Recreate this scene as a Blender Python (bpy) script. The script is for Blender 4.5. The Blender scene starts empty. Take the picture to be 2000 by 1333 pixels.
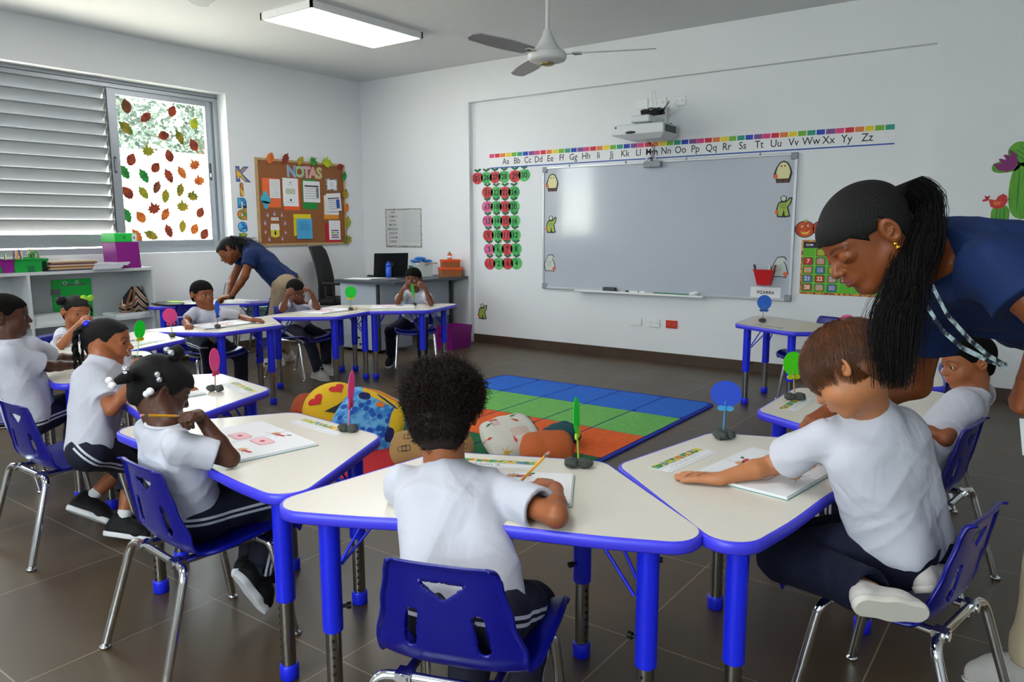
import bpy, bmesh, math, random, os
import numpy as np
from mathutils import Vector, Matrix

# ------------------------------------------------------------------ camera, world, sun, exposure
SC = bpy.context.scene
COL = SC.collection
QUICK = float(os.environ.get('MESHQ', '1'))
F_PX = 1482.16
YAW, PITCH, ROLL = -0.63075306, 0.14836135, -0.003250
CAMP = np.array([0.0, 0.0, 1.27])
def _cam_axes():
    cy, sy, cp, sp = math.cos(YAW), math.sin(YAW), math.cos(PITCH), math.sin(PITCH)
    fwd = np.array([sy*cp, cy*cp, -sp]); right = np.array([cy, -sy, 0.0]); up = np.cross(right, fwd)
    c, s = math.cos(ROLL), math.sin(ROLL)
    return c*right+s*up, -s*right+c*up, fwd
RT, UP, FW = _cam_axes()
cd = bpy.data.cameras.new('camera'); cam = bpy.data.objects.new('camera', cd); COL.objects.link(cam)
cd.sensor_width = 36.0; cd.lens = 36.0*F_PX/2000.0; cd.clip_start = 0.05; cd.clip_end = 200
cam.matrix_world = Matrix(((RT[0], UP[0], -FW[0], CAMP[0]), (RT[1], UP[1], -FW[1], CAMP[1]), (RT[2], UP[2], -FW[2], CAMP[2]), (0, 0, 0, 1)))
SC.camera = cam
SC.view_settings.view_transform = 'Standard'; SC.view_settings.look = 'None'
SC.view_settings.gamma = 1.0; SC.view_settings.use_curve_mapping = False
SC.view_settings.exposure = 0.5
W = bpy.data.worlds.new('sky'); SC.world = W; W.use_nodes = True
_bg = W.node_tree.nodes['Background']; _bg.inputs[0].default_value = (0.92, 0.97, 1.0, 1); _bg.inputs[1].default_value = 10.0
_sd = bpy.data.lights.new('sun', 'SUN'); _sd.energy = 30.0; _sd.angle = math.radians(0.6); _sd.color = (1, 0.96, 0.88)
_so = bpy.data.objects.new('sun', _sd); COL.objects.link(_so)
_so.rotation_euler = Vector((0.62, -0.25, 0.75)).to_track_quat('Z', 'Y').to_euler()   # comes over the roof from the far side

def portal(loc, size, rot):
    d = bpy.data.lights.new('window_daylight', 'AREA'); d.shape = 'RECTANGLE'; d.size, d.size_y = size
    o = bpy.data.objects.new('window_daylight', d); COL.objects.link(o); o.location = loc; o.rotation_euler = rot
    d.cycles.is_portal = True
WX = -7.01      # left wall
WY = 6.535      # back wall, main face
RY = 6.597      # back wall, recessed face
CZ = 2.99       # ceiling
TT = 0.585      # table tops
portal((WX-0.2, 2.8, 1.83), (1.6, 3.9), (0, math.radians(-90), 0))
portal((-0.9, -3.35, 1.83), (3.4, 1.6), (math.radians(90), 0, 0))

# ------------------------------------------------------------------ where a point seen in the photograph lies on a plane of the room
def ray(u, v):
    return RT*((u-1000)/F_PX) - UP*((v-666.5)/F_PX) + FW
def on_x(u, v, x=WX):
    d = ray(u, v); t = (x-CAMP[0])/d[0]; return Vector(CAMP+d*t)
def on_y(u, v, y=RY):
    d = ray(u, v); t = (y-CAMP[1])/d[1]; return Vector(CAMP+d*t)
def on_z(u, v, z=0.0):
    d = ray(u, v); t = (z-CAMP[2])/d[2]; return Vector(CAMP+d*t)
def at(u, v, depth):
    return Vector(CAMP+ray(u, v)*depth)
def proj(P):
    q = np.array(P)-CAMP; z = q@FW; return 1000+F_PX*(q@RT)/z, 666.5-F_PX*(q@UP)/z

# ------------------------------------------------------------------ materials
def lin(c):
    if isinstance(c, str): c = tuple(int(c[i:i+2], 16)/255 for i in (0, 2, 4))
    return tuple((x/12.92 if x <= 0.04045 else ((x+0.055)/1.055)**2.4) for x in c)+(1.0,)
_M = {}
def mat(name, col, rough=0.5, metal=0.0, spec=0.5, var=0.0, vscale=20.0, bump=0.0, bscale=60.0, emit=0.0, trans=0.0, alpha=1.0, coat=0.0, sss=0.0, sheen=0.0, stretch=None, col2=None):
    if name in _M: return _M[name]
    m = bpy.data.materials.new(name); m.use_nodes = True; nt = m.node_tree; b = nt.nodes['Principled BSDF']
    c = lin(col); b.inputs['Base Color'].default_value = c; b.inputs['Roughness'].default_value = rough
    b.inputs['Metallic'].default_value = metal; b.inputs['Specular IOR Level'].default_value = spec
    if coat: b.inputs['Coat Weight'].default_value = coat; b.inputs['Coat Roughness'].default_value = 0.1
    if sss: b.inputs['Subsurface Weight'].default_value = sss; b.inputs['Subsurface Radius'].default_value = (0.012, 0.005, 0.003); b.inputs['Subsurface Scale'].default_value = 1.0
    if sheen: b.inputs['Sheen Weight'].default_value = sheen
    if trans: b.inputs['Transmission Weight'].default_value = trans
    if alpha < 1: b.inputs['Alpha'].default_value = alpha
    if emit: b.inputs['Emission Color'].default_value = c; b.inputs['Emission Strength'].default_value = emit
    if var or bump or col2:
        tc = nt.nodes.new('ShaderNodeTexCoord'); mp = nt.nodes.new('ShaderNodeMapping'); nt.links.new(tc.outputs['Object'], mp.inputs[0])
        if stretch: mp.inputs['Scale'].default_value = stretch
    if var or col2:
        n = nt.nodes.new('ShaderNodeTexNoise'); n.inputs['Scale'].default_value = vscale; n.inputs['Detail'].default_value = 4
        nt.links.new(mp.outputs[0], n.inputs['Vector'])
        r = nt.nodes.new('ShaderNodeValToRGB'); nt.links.new(n.outputs[0], r.inputs[0])
        if col2: a, d = c, lin(col2); r.color_ramp.elements[0].position = 0.42; r.color_ramp.elements[1].position = 0.58
        else:
            a = tuple(x*(1-var) for x in c[:3])+(1,); d = tuple(min(1, x*(1+var)) for x in c[:3])+(1,)
            r.color_ramp.elements[0].position = 0.3; r.color_ramp.elements[1].position = 0.7
        r.color_ramp.elements[0].color = a; r.color_ramp.elements[1].color = d
        nt.links.new(r.outputs[0], b.inputs['Base Color'])
    if bump:
        n = nt.nodes.new('ShaderNodeTexNoise'); n.inputs['Scale'].default_value = bscale; n.inputs['Detail'].default_value = 5
        nt.links.new(mp.outputs[0], n.inputs['Vector'])
        bu = nt.nodes.new('ShaderNodeBump'); bu.inputs['Strength'].default_value = bump; bu.inputs['Distance'].default_value = 0.01
        nt.links.new(n.outputs[0], bu.inputs['Height']); nt.links.new(bu.outputs[0], b.inputs['Normal'])
    _M[name] = m; return m

# ------------------------------------------------------------------ mesh building
class MB:
    def __init__(s): s.v = []; s.f = []; s.m = []; s.mats = []; s.sm = []
    def mi(s, m):
        if m not in s.mats: s.mats.append(m)
        return s.mats.index(m)
    def add(s, vs, fs, m, smooth=False):
        o = len(s.v); s.v += [tuple(x) for x in vs]; k = s.mi(m)
        for f in fs: s.f.append(tuple(i+o for i in f)); s.m.append(k); s.sm.append(smooth)
        return s
    def box(s, lo, hi, m, M=None):
        x0, y0, z0 = lo; x1, y1, z1 = hi
        vs = [(x0,y0,z0),(x1,y0,z0),(x1,y1,z0),(x0,y1,z0),(x0,y0,z1),(x1,y0,z1),(x1,y1,z1),(x0,y1,z1)]
        if M is not None: vs = [M@Vector(v) for v in vs]
        return s.add(vs, [(0,3,2,1),(4,5,6,7),(0,1,5,4),(1,2,6,5),(2,3,7,6),(3,0,4,7)], m)
    def rbox(s, lo, hi, m, r=0.005, M=None, n=3):
        bm = bmesh.new(); bmesh.ops.create_cube(bm, size=1.0)
        for v in bm.verts: v.co = Vector([(lo[i]+hi[i])/2+v.co[i]*(hi[i]-lo[i]) for i in range(3)])
        bmesh.ops.bevel(bm, geom=bm.edges[:], offset=r, segments=n, affect='EDGES', profile=0.5)
        bm.verts.index_update()
        vs = [(M@v.co if M is not None else v.co.copy()) for v in bm.verts]; fs = [[v.index for v in f.verts] for f in bm.faces]; bm.free()
        return s.add(vs, fs, m, False)
    def tube(s, path, r, m, n=12, cap=True, smooth=True, closed=False):
        P = [Vector(p) for p in path]; N = len(P); rs = r if hasattr(r, '__len__') else [r]*N
        vs = []; prev = None
        for i, p in enumerate(P):
            if closed: t = (P[(i+1) % N]-P[i-1])
            else: t = (P[min(i+1, N-1)]-P[max(i-1, 0)])
            t = t.normalized() if t.length > 1e-9 else Vector((0, 0, 1))
            if prev is None:
                a = Vector((0, 0, 1)) if abs(t.z) < 0.9 else Vector((1, 0, 0)); u = t.cross(a).normalized()
            else: u = (prev-t*prev.dot(t)); u = u.normalized() if u.length > 1e-6 else t.orthogonal().normalized()
            prev = u; w = t.cross(u)
            for k in range(n): a = 2*math.pi*k/n; vs.append(p+(u*math.cos(a)+w*math.sin(a))*rs[i])
        fs = []
        for i in range(N if closed else N-1):
            j = (i+1) % N
            for k in range(n): fs.append((i*n+k, i*n+(k+1) % n, j*n+(k+1) % n, j*n+k))
        s.add(vs, fs, m, smooth)
        if cap and not closed:
            s.add(vs[:n], [tuple(range(n))[::-1]], m); s.add(vs[-n:], [tuple(range(n))], m)
        return s
    def lathe(s, prof, m, c=(0, 0, 0), n=24, M=None, smooth=True):
        vs = []
        for (r, z) in prof:
            for k in range(n): a = 2*math.pi*k/n; vs.append(Vector((c[0]+r*math.cos(a), c[1]+r*math.sin(a), c[2]+z)))
        if M is not None: vs = [M@v for v in vs]
        fs = []
        for i in range(len(prof)-1):
            for k in range(n): fs.append((i*n+k, i*n+(k+1) % n, (i+1)*n+(k+1) % n, (i+1)*n+k))
        if prof[0][0] > 1e-6: fs.append(tuple(range(n))[::-1])
        if prof[-1][0] > 1e-6: fs.append(tuple(range((len(prof)-1)*n, len(prof)*n)))
        return s.add(vs, fs, m, smooth)
    def prism(s, poly, z0, z1, m, M=None, mside=None):
        n = len(poly); vs = [Vector((x, y, z0)) for x, y in poly]+[Vector((x, y, z1)) for x, y in poly]
        if M is not None: vs = [M@v for v in vs]
        s.add(vs, [tuple(range(n, 2*n)), tuple(range(n))[::-1]], m)
        s.add(vs, [(i, (i+1) % n, n+(i+1) % n, n+i) for i in range(n)], mside or m)
        return s
    def poly(s, pts, m, M=None):
        vs = [(M@Vector((p[0], p[1], p[2] if len(p) > 2 else 0))) if M is not None else p for p in pts]
        return s.add(vs, [tuple(range(len(pts)))], m)
    def sphere(s, c, r, m, nu=16, nv=10, M=None):
        vs = []; rr = r if hasattr(r, '__len__') else (r, r, r)
        for i in range(nv+1):
            th = math.pi*i/nv
            for k in range(nu): a = 2*math.pi*k/nu; vs.append(Vector((c[0]+rr[0]*math.sin(th)*math.cos(a), c[1]+rr[1]*math.sin(th)*math.sin(a), c[2]+rr[2]*math.cos(th))))
        if M is not None: vs = [M@v for v in vs]
        fs = []
        for i in range(nv):
            for k in range(nu): fs.append((i*nu+k, (i+1)*nu+k, (i+1)*nu+(k+1) % nu, i*nu+(k+1) % nu))
        return s.add(vs, fs, m, True)
    def text(s, body, size, m, M, bold=0.0, align='CENTER', depth=0.0, sx=1.0):
        vs, fs = text_mesh(body, bold, align)
        s.add([M@Vector((v[0]*size*sx, v[1]*size, depth)) for v in vs], fs, m); return s
    def build(s, name, parent=None, data_only=False):
        me = bpy.data.meshes.new(name); me.from_pydata([tuple(v) for v in s.v], [], s.f)
        for m in s.mats: me.materials.append(m)
        me.polygons.foreach_set('material_index', s.m); me.polygons.foreach_set('use_smooth', s.sm); me.update()
        o = bpy.data.objects.new(name, me); COL.objects.link(o)
        if parent is not None: o.parent = parent
        return o
_T = {}
def text_mesh(body, bold, align):
    k = (body, bold, align)
    if k not in _T:
        cu = bpy.data.curves.new('t', 'FONT'); cu.body = body; cu.size = 1.0; cu.align_x = align; cu.align_y = 'CENTER'; cu.offset = bold; cu.resolution_u = 3
        o = bpy.data.objects.new('t', cu); COL.objects.link(o); me = bpy.data.meshes.new_from_object(o)
        _T[k] = ([tuple(v.co) for v in me.vertices], [tuple(p.vertices) for p in me.polygons])
        bpy.data.objects.remove(o); bpy.data.meshes.remove(me)
    return _T[k]
def frame(o, ex, ey):
    ex = Vector(ex).normalized(); ey = (Vector(ey)-ex*Vector(ey).dot(ex)).normalized(); ez = ex.cross(ey)
    return Matrix(((ex.x, ey.x, ez.x, o[0]), (ex.y, ey.y, ez.y, o[1]), (ex.z, ey.z, ez.z, o[2]), (0, 0, 0, 1)))
def tag(o, label=None, cat=None, group=None, kind=None):
    if label: o['label'] = label
    if cat: o['category'] = cat
    if group: o['group'] = group
    if kind: o['kind'] = kind
    return o
def thing(name, label, cat, loc=(0, 0, 0), rz=0.0, group=None):
    o = bpy.data.objects.new(name, None); o.empty_display_size = 0.1; COL.objects.link(o)
    o.location = loc; o.rotation_euler = (0, 0, rz); return tag(o, label, cat, group)
def struct(name, mb, label=None):
    o = mb.build(name); o['kind'] = 'structure'
    if label: o['label'] = label
    return o
def copy_tree(o, parent=None):
    c = o.copy(); COL.objects.link(c); c.parent = parent
    for ch in [x for x in o.children if x.name in COL.objects]: copy_tree(ch, c)
    return c
def bezier(p0, p1, p2, p3, n=8):
    P = [Vector(p) for p in (p0, p1, p2, p3)]; out = []
    for i in range(n+1):
        t = i/n; out.append(P[0]*(1-t)**3+P[1]*3*t*(1-t)**2+P[2]*3*t*t*(1-t)+P[3]*t**3)
    return out
def fillet(pts, r, n=6):
    P = [Vector(p) for p in pts]; out = [P[0]]
    for i in range(1, len(P)-1):
        a = (P[i-1]-P[i]); b = (P[i+1]-P[i]); q = min(r, a.length*0.49, b.length*0.49)
        s, e = P[i]+a.normalized()*q, P[i]+b.normalized()*q
        for k in range(n+1): t = k/n; out.append(s*(1-t)**2+P[i]*2*t*(1-t)+e*t*t)
    out.append(P[-1]); return out
# ------------------------------------------------------------------ the room
M_wall = mat('white_wall_paint', 'e2e4e7', 0.75, bump=0.06, bscale=180)
M_ceil = mat('white_ceiling_paint', 'd6d8da', 0.8, bump=0.04, bscale=120)
M_trim = mat('brown_tile_skirting', '4a3a2e', 0.35, var=0.15, vscale=8, bump=0.05)
M_alu = mat('brushed_aluminium', 'aab0b6', 0.38, metal=0.65, var=0.04, vscale=40)
M_alud = mat('dark_aluminium', '4a4e52', 0.5, metal=0.4)  # darker metal for frame strips, handle and latch plates
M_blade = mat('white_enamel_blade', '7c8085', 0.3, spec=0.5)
M_white = mat('white_plastic', 'e6e7e8', 0.4)
M_black = mat('black_plastic', '0c0c0e', 0.45)
M_grey = mat('grey_plastic', '8d9297', 0.45)

def floor_material():
    m = bpy.data.materials.new('brown_stone_tile'); m.use_nodes = True; nt = m.node_tree; b = nt.nodes['Principled BSDF']; L = nt.links.new
    tc = nt.nodes.new('ShaderNodeTexCoord'); mp = nt.nodes.new('ShaderNodeMapping'); L(tc.outputs['Object'], mp.inputs[0])
    mp.inputs['Location'].default_value = (1.008+0.64*20, -2.0+0.615*20, 0)
    br = nt.nodes.new('ShaderNodeTexBrick'); L(mp.outputs[0], br.inputs['Vector'])
    br.offset = 0.0; br.squash = 1.0
    br.inputs['Scale'].default_value = 1.0; br.inputs['Brick Width'].default_value = 0.64; br.inputs['Row Height'].default_value = 0.615
    br.inputs['Mortar Size'].default_value = 0.0022; br.inputs['Mortar Smooth'].default_value = 0.1
    br.inputs['Color1'].default_value = lin('4e3e2a'); br.inputs['Color2'].default_value = lin('473824'); br.inputs['Mortar'].default_value = lin('8a7a64')
    n = nt.nodes.new('ShaderNodeTexNoise'); n.inputs['Scale'].default_value = 3.2; n.inputs['Detail'].default_value = 8; n.inputs['Roughness'].default_value = 0.6; L(tc.outputs['Object'], n.inputs['Vector'])
    r = nt.nodes.new('ShaderNodeMapRange'); L(n.outputs[0], r.inputs[0]); r.inputs[1].default_value = 0.3; r.inputs[2].default_value = 0.7; r.inputs[3].default_value = 0.78; r.inputs[4].default_value = 1.2
    mx = nt.nodes.new('ShaderNodeMix'); mx.data_type = 'RGBA'; mx.blend_type = 'MULTIPLY'; mx.inputs[0].default_value = 1.0
    L(br.outputs['Color'], mx.inputs[6]); L(r.outputs[0], mx.inputs[7]); L(mx.outputs[2], b.inputs['Base Color'])
    r2 = nt.nodes.new('ShaderNodeMapRange'); L(n.outputs[0], r2.inputs[0]); r2.inputs[3].default_value = 0.28; r2.inputs[4].default_value = 0.48; L(r2.outputs[0], b.inputs['Roughness'])
    bu = nt.nodes.new('ShaderNodeBump'); bu.inputs['Strength'].default_value = 0.25; bu.inputs['Distance'].default_value = 0.002
    inv = nt.nodes.new('ShaderNodeMath'); inv.operation = 'SUBTRACT'; inv.inputs[0].default_value = 1.0; L(br.outputs['Fac'], inv.inputs[1]); L(inv.outputs[0], bu.inputs['Height']); L(bu.outputs[0], b.inputs['Normal'])
    return m
XR, YB = 2.3, -3.1
struct('floor', MB().box((WX-0.2, YB-0.2, -0.1), (XR+0.2, RY+0.2, 0), floor_material()))
struct('ceiling', MB().box((WX-0.2, YB-0.2, CZ), (XR+0.2, RY+0.2, CZ+0.15), M_ceil))
OY0, OY1, OZ0, OZ1 = 0.62, 4.711, 1.043, 2.616
mb = MB()
def wall_with_holes(mb, axis, a, b, lo, hi, holes, z1):
    # a,b: wall faces on its axis; lo..hi along the wall; holes = [(s0,s1,z0,z1)]
    def bx(s0, s1, z0, zz):
        if axis == 'x': mb.box((min(a, b), s0, z0), (max(a, b), s1, zz), M_wall)
        else: mb.box((s0, min(a, b), z0), (s1, max(a, b), zz), M_wall)
    s = lo
    for (h0, h1, z0, zz) in holes:
        bx(s, h0, 0, z1); bx(h0, h1, 0, z0); bx(h0, h1, zz, z1); s = h1
    bx(s, hi, 0, z1)
wall_with_holes(mb, 'x', WX-0.2, WX, YB-0.2, RY+0.2, [(OY0, OY1, OZ0, OZ1)], CZ)
struct('wall_left', mb)
RX0, RX1, RZ = -5.34, -0.908, 2.601
mb = MB(); mb.box((WX, WY, 0), (RX0, RY+0.2, CZ), M_wall); mb.box((RX1, WY, 0), (XR+0.2, RY+0.2, CZ), M_wall)
mb.box((RX0, WY, RZ), (RX1, RY+0.2, CZ), M_wall); mb.box((RX0, RY, 0), (RX1, RY+0.2, RZ), M_wall)
struct('wall_back', mb)
struct('wall_right', MB().box((XR, YB-0.2, 0), (XR+0.2, WY, CZ), M_wall))
mb = MB(); wall_with_holes(mb, 'y', YB-0.2, YB, WX, XR, [(-2.6, 0.8, 1.08, 2.58)], CZ); struct('wall_rear', mb)
def skirting(name, p0, p1, nrm):
    mb = MB(); p0 = Vector(p0); p1 = Vector(p1); d = (p1-p0); L = d.length; d.normalize(); n = Vector(nrm); s = 0
    while s < L-1e-4:
        e = min(s+0.62, L); a = p0+d*(s+0.0012); b = p0+d*(e-0.0012)+n*0.012
        mb.box((min(a.x, b.x), min(a.y, b.y), 0), (max(a.x, b.x), max(a.y, b.y), 0.092), M_trim); s = e
    return struct(name, mb)
skirting('baseboard_back', (RX0, RY, 0), (RX1, RY, 0), (0, -1, 0))
skirting('baseboard_corner', (WX+0.013, WY, 0), (RX0, WY, 0), (0, -1, 0))
skirting('baseboard_right_end', (RX1, WY, 0), (XR-0.013, WY, 0), (0, -1, 0))
skirting('baseboard_left', (WX, YB, 0), (WX, WY, 0), (1, 0, 0))
skirting('baseboard_right', (XR, YB, 0), (XR, WY, 0), (-1, 0, 0))

# glass
def glass_material():
    m = bpy.data.materials.new('window_glass'); m.use_nodes = True; nt = m.node_tree; nt.nodes.clear()
    o = nt.nodes.new('ShaderNodeOutputMaterial'); t = nt.nodes.new('ShaderNodeBsdfTransparent'); g = nt.nodes.new('ShaderNodeBsdfGlossy'); g.inputs['Roughness'].default_value = 0.02
    t.inputs[0].default_value = (0.93, 0.97, 0.96, 1); f = nt.nodes.new('ShaderNodeFresnel'); f.inputs[0].default_value = 1.45; mx = nt.nodes.new('ShaderNodeMixShader')
    ge = nt.nodes.new('ShaderNodeNewGeometry'); iv = nt.nodes.new('ShaderNodeMath'); iv.operation = 'SUBTRACT'; iv.inputs[0].default_value = 1.0; nt.links.new(ge.outputs['Backfacing'], iv.inputs[1]); ml = nt.nodes.new('ShaderNodeMath'); ml.operation = 'MULTIPLY'; nt.links.new(f.outputs[0], ml.inputs[0]); nt.links.new(iv.outputs[0], ml.inputs[1]); nt.links.new(ml.outputs[0], mx.inputs[0]); nt.links.new(t.outputs[0], mx.inputs[1]); nt.links.new(g.outputs[0], mx.inputs[2]); nt.links.new(mx.outputs[0], o.inputs[0]); return m
M_glass = glass_material()

def window_bank(name, y0, y1, ym, z0, z1, yl):
    """aluminium frame in the left wall: louvres from y0 to ym, a sliding pane from ym to y1"""
    w = thing(name, None, None, (0, 0, 0)); w['kind'] = 'structure'
    fr = MB(); xi, xo = WX-0.150, WX-0.20; t = 0.055
    fr.box((xo, y0, z1-t), (xi, y1, z1), M_alu); fr.box((xo, y0, z0), (xi, y1, z0+t), M_alu)
    fr.box((xo, y0, z0+t), (xi, y0+t, z1-t), M_alu); fr.box((xo, y1-t, z0+t), (xi, y1, z1-t), M_alu)
    fr.box((xo+0.01, y0, z1-t-0.018), (xi+0.012, y1-t, z1-t), M_alu); fr.box((xi-0.002, y0, z1-t+0.018), (xi+0.006, y1, z1-t+0.024), M_alud)
    fr.box((xo, ym-0.012, z0+t), (xi, ym, z1-t), M_alud)
    fr.build('window_frame', w)
    # sliding sash
    sx0, sx1 = WX-0.195, WX-0.158; a, b = ym, y1-0.085; st = 0.085; zl, zh = z0+t+0.0, z1-t-0.018
    sh = MB(); sh.box((sx0, a, zl), (sx1, a+st, zh), M_alu); sh.box((sx0, b-0.055, zl), (sx1, b, zh), M_alu)
    sh.box((sx0, a+st, zh-0.055), (sx1, b-0.05, zh), M_alu); sh.box((sx0, a+st, zl), (sx1, b-0.05, zl+0.062), M_alu)
    sh.box((sx0-0.01, b, zl), (sx0+0.02, y1-t, zh), M_alu); sh.box((sx0-0.03, b+0.035, zl), (sx0+0.005, b+0.042, zh), M_alud)
    s = sh.build('sash', w)
    MB().box((WX-0.180, a+st-0.005, zl+0.055), (WX-0.175, b-0.045, zh-0.05), M_glass).build('pane', s)
    MB().box((WX-0.182, b+0.03, zl), (WX-0.179, y1-t, zh), M_glass).build('pane', s)
    h = MB(); h.rbox((sx1-0.002, a+0.022, 1.78), (sx1+0.006, a+0.046, 1.93), M_alud, 0.003); h.rbox((sx1+0.004, a+0.028, 1.80), (sx1+0.012, a+0.040, 1.91), M_alu, 0.003); h.build('pull_handle', s)
    h = MB(); h.rbox((sx1-0.002, b-0.04, 1.76), (sx1+0.006, b-0.02, 1.93), M_alud, 0.003); h.rbox((sx1+0.004, b-0.044, 1.79), (sx1+0.026, b-0.028, 1.83), M_grey, 0.004); h.build('latch', s)
    # second sliding sash at the near end
    s2 = MB(); e0, e1 = y0+t+0.06, yl
    s2.box((sx0, e1-st, zl), (sx1, e1, zh), M_alu); s2.box((sx0, e0, zl), (sx1, e0+0.05, zh), M_alu); s2.box((sx0, e0+0.05, zh-0.055), (sx1, e1-st, zh), M_alu); s2.box((sx0, e0+0.05, zl), (sx1, e1-st, zl+0.062), M_alu); s2 = s2.build('sash', w)
    MB().box((WX-0.180, e0+0.045, zl+0.055), (WX-0.175, e1-st+0.005, zh-0.05), M_glass).build('pane', s2); MB().box((WX-0.182, y0+t, zl), (WX-0.179, e0+0.005, zh), M_glass).build('pane', s2)
    # louvre panel
    lz0, lz1 = z0+t+0.135, z1-t-0.03
    lf = MB(); lf.box((WX-0.19, yl, z0+t+0.012), (WX-0.155, ym-0.012, lz0-0.01), M_alu); lf.box((WX-0.19, yl, lz1+0.004), (WX-0.155, ym-0.012, lz1+0.018), M_alud)
    lf.build('louvre_frame', w)
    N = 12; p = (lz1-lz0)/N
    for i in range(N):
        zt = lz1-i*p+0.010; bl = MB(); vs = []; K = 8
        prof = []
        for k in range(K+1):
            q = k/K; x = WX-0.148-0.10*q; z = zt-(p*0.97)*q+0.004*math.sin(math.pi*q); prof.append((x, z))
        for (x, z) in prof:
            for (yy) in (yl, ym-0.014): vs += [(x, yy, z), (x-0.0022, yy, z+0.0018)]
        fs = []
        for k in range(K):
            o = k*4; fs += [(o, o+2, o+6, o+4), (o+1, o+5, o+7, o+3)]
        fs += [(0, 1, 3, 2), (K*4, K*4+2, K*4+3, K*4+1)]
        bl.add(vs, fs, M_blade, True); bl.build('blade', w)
    return w
window_bank('window_1', OY0, OY1, 3.594, OZ0, OZ1, 1.93)
# rear windows: plain sliding panes, never in view but they light the room
w3 = thing('window_2', None, None); w3['kind'] = 'structure'
fr = MB(); y0, y1 = YB-0.13, YB-0.05
for z in (1.08, 2.525): fr.box((-2.6, y0, z), (0.8, y1, z+0.055), M_alu)
for x in (-2.6, -1.77, -0.93, -0.1, 0.745): fr.box((x, y0, 1.135), (x+0.055, y1, 2.525), M_alu)
fr.build('window_frame', w3); MB().box((-2.6, YB-0.092, 1.135), (0.8, YB-0.088, 2.525), M_glass).build('pane', w3)

# ------------------------------------------------------------------ outdoors, seen through the pane
M_render = mat('sunlit_white_render', 'eceae4', 0.85, var=0.04, vscale=3)
tag(MB().box((-11.3, -6, -0.1), (-11.1, 14, 2.42), M_render).build('garden_wall'), 'sunlit white garden wall outside the window', 'wall')
struct('floor_outdoors', MB().box((-24, -14, -0.3), (WX-0.2, 20, -0.1), mat('pale_gravel', 'c9c2b4', 0.9, var=0.1)))
M_leafg = mat('tree_leaf', '303c34', 0.8, col2='465448', vscale=4); M_bark = mat('tree_bark', '6b5a48', 0.9)
def tree(x, y, h, r, seed, label):
    rnd = random.Random(seed); t = thing('garden_tree', label, 'tree', (x, y, -0.1), 0, 'trees beyond the garden wall')
    b = MB(); b.tube([(0, 0, 0), (0.05, 0, h*0.3), (0, 0.05, h*0.62)], [0.14, 0.11, 0.07], M_bark, 8)
    for k in range(5): a = rnd.random()*6.28; b.tube([(0, 0.03, h*0.5), (r*0.5*math.cos(a), r*0.5*math.sin(a), h*0.75)], [0.05, 0.02], M_bark, 6)
    b.build('trunk', t); f = MB()
    for k in range(3400):
        while True:
            p = Vector((rnd.uniform(-1, 1), rnd.uniform(-1, 1), rnd.uniform(-1, 1)))
            if 0.35 < p.length < 1 and math.sin(p.x*5+seed)*math.sin(p.y*6)*math.sin(p.z*5) > -0.12: break
        c = Vector((p.x*r, p.y*r, h*0.72+p.z*r*0.95)); u = Vector((rnd.gauss(0, 1), rnd.gauss(0, 1), rnd.gauss(0, 1))).normalized(); v = u.orthogonal().normalized(); s = rnd.uniform(0.05, 0.1)
        f.add([c-u*s, c+v*s*0.4, c+u*s, c-v*s*0.4], [(0, 1, 2, 3)], M_leafg)
    f.build('foliage', t)
tree(-13.2, 6.0, 4.6, 1.5, 1, 'tree with dense dappled leaves at the left of the window pane')
tree(-14.6, 9.6, 4.4, 1.2, 5, 'smaller leafy tree at the right of the window pane')
# ------------------------------------------------------------------ ceiling lights and fans
M_led = mat('lit_led_diffuser', 'ffffff', 0.5, emit=9.0)
M_ledf = mat('led_frame_white', 'eceded', 0.4)
def led(x, y, label):
    t = thing('ceiling_light', label, 'light', (x, y, CZ), 0, 'led panels on the ceiling')
    a, b = 0.315, 0.62; mb = MB()
    for (lo, hi) in (((-a, -b, -0.055), (-a+0.018, b, 0)), ((a-0.018, -b, -0.055), (a, b, 0)), ((-a, -b, -0.055), (a, -b+0.018, 0)), ((-a, b-0.018, -0.055), (a, b, 0))): mb.box(lo, hi, M_ledf)
    mb.box((-a+0.018, -b+0.018, -0.01), (a-0.018, b-0.018, -0.001), M_ledf); mb.build('frame', t)
    MB().box((-a+0.016, -b+0.016, -0.052), (a-0.016, b-0.016, -0.045), M_led).build('diffuser', t)
led(-5.12, 4.63, 'lit rectangular white led panel on the ceiling above the desks')
for (x, y) in ((-5.12, 1.2), (-5.12, -1.9), (-1.6, -1.9), (-1.6, 0.9)): led(x, y, 'added lit led panel on the ceiling, out of view')  # unseen panels, added to light the room from outside the frame
M_fan = mat('white_fan_enamel', 'd2d3d2', 0.35)
M_fanb = mat('grey_fan_blade', '9fa1a2', 0.4)
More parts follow.
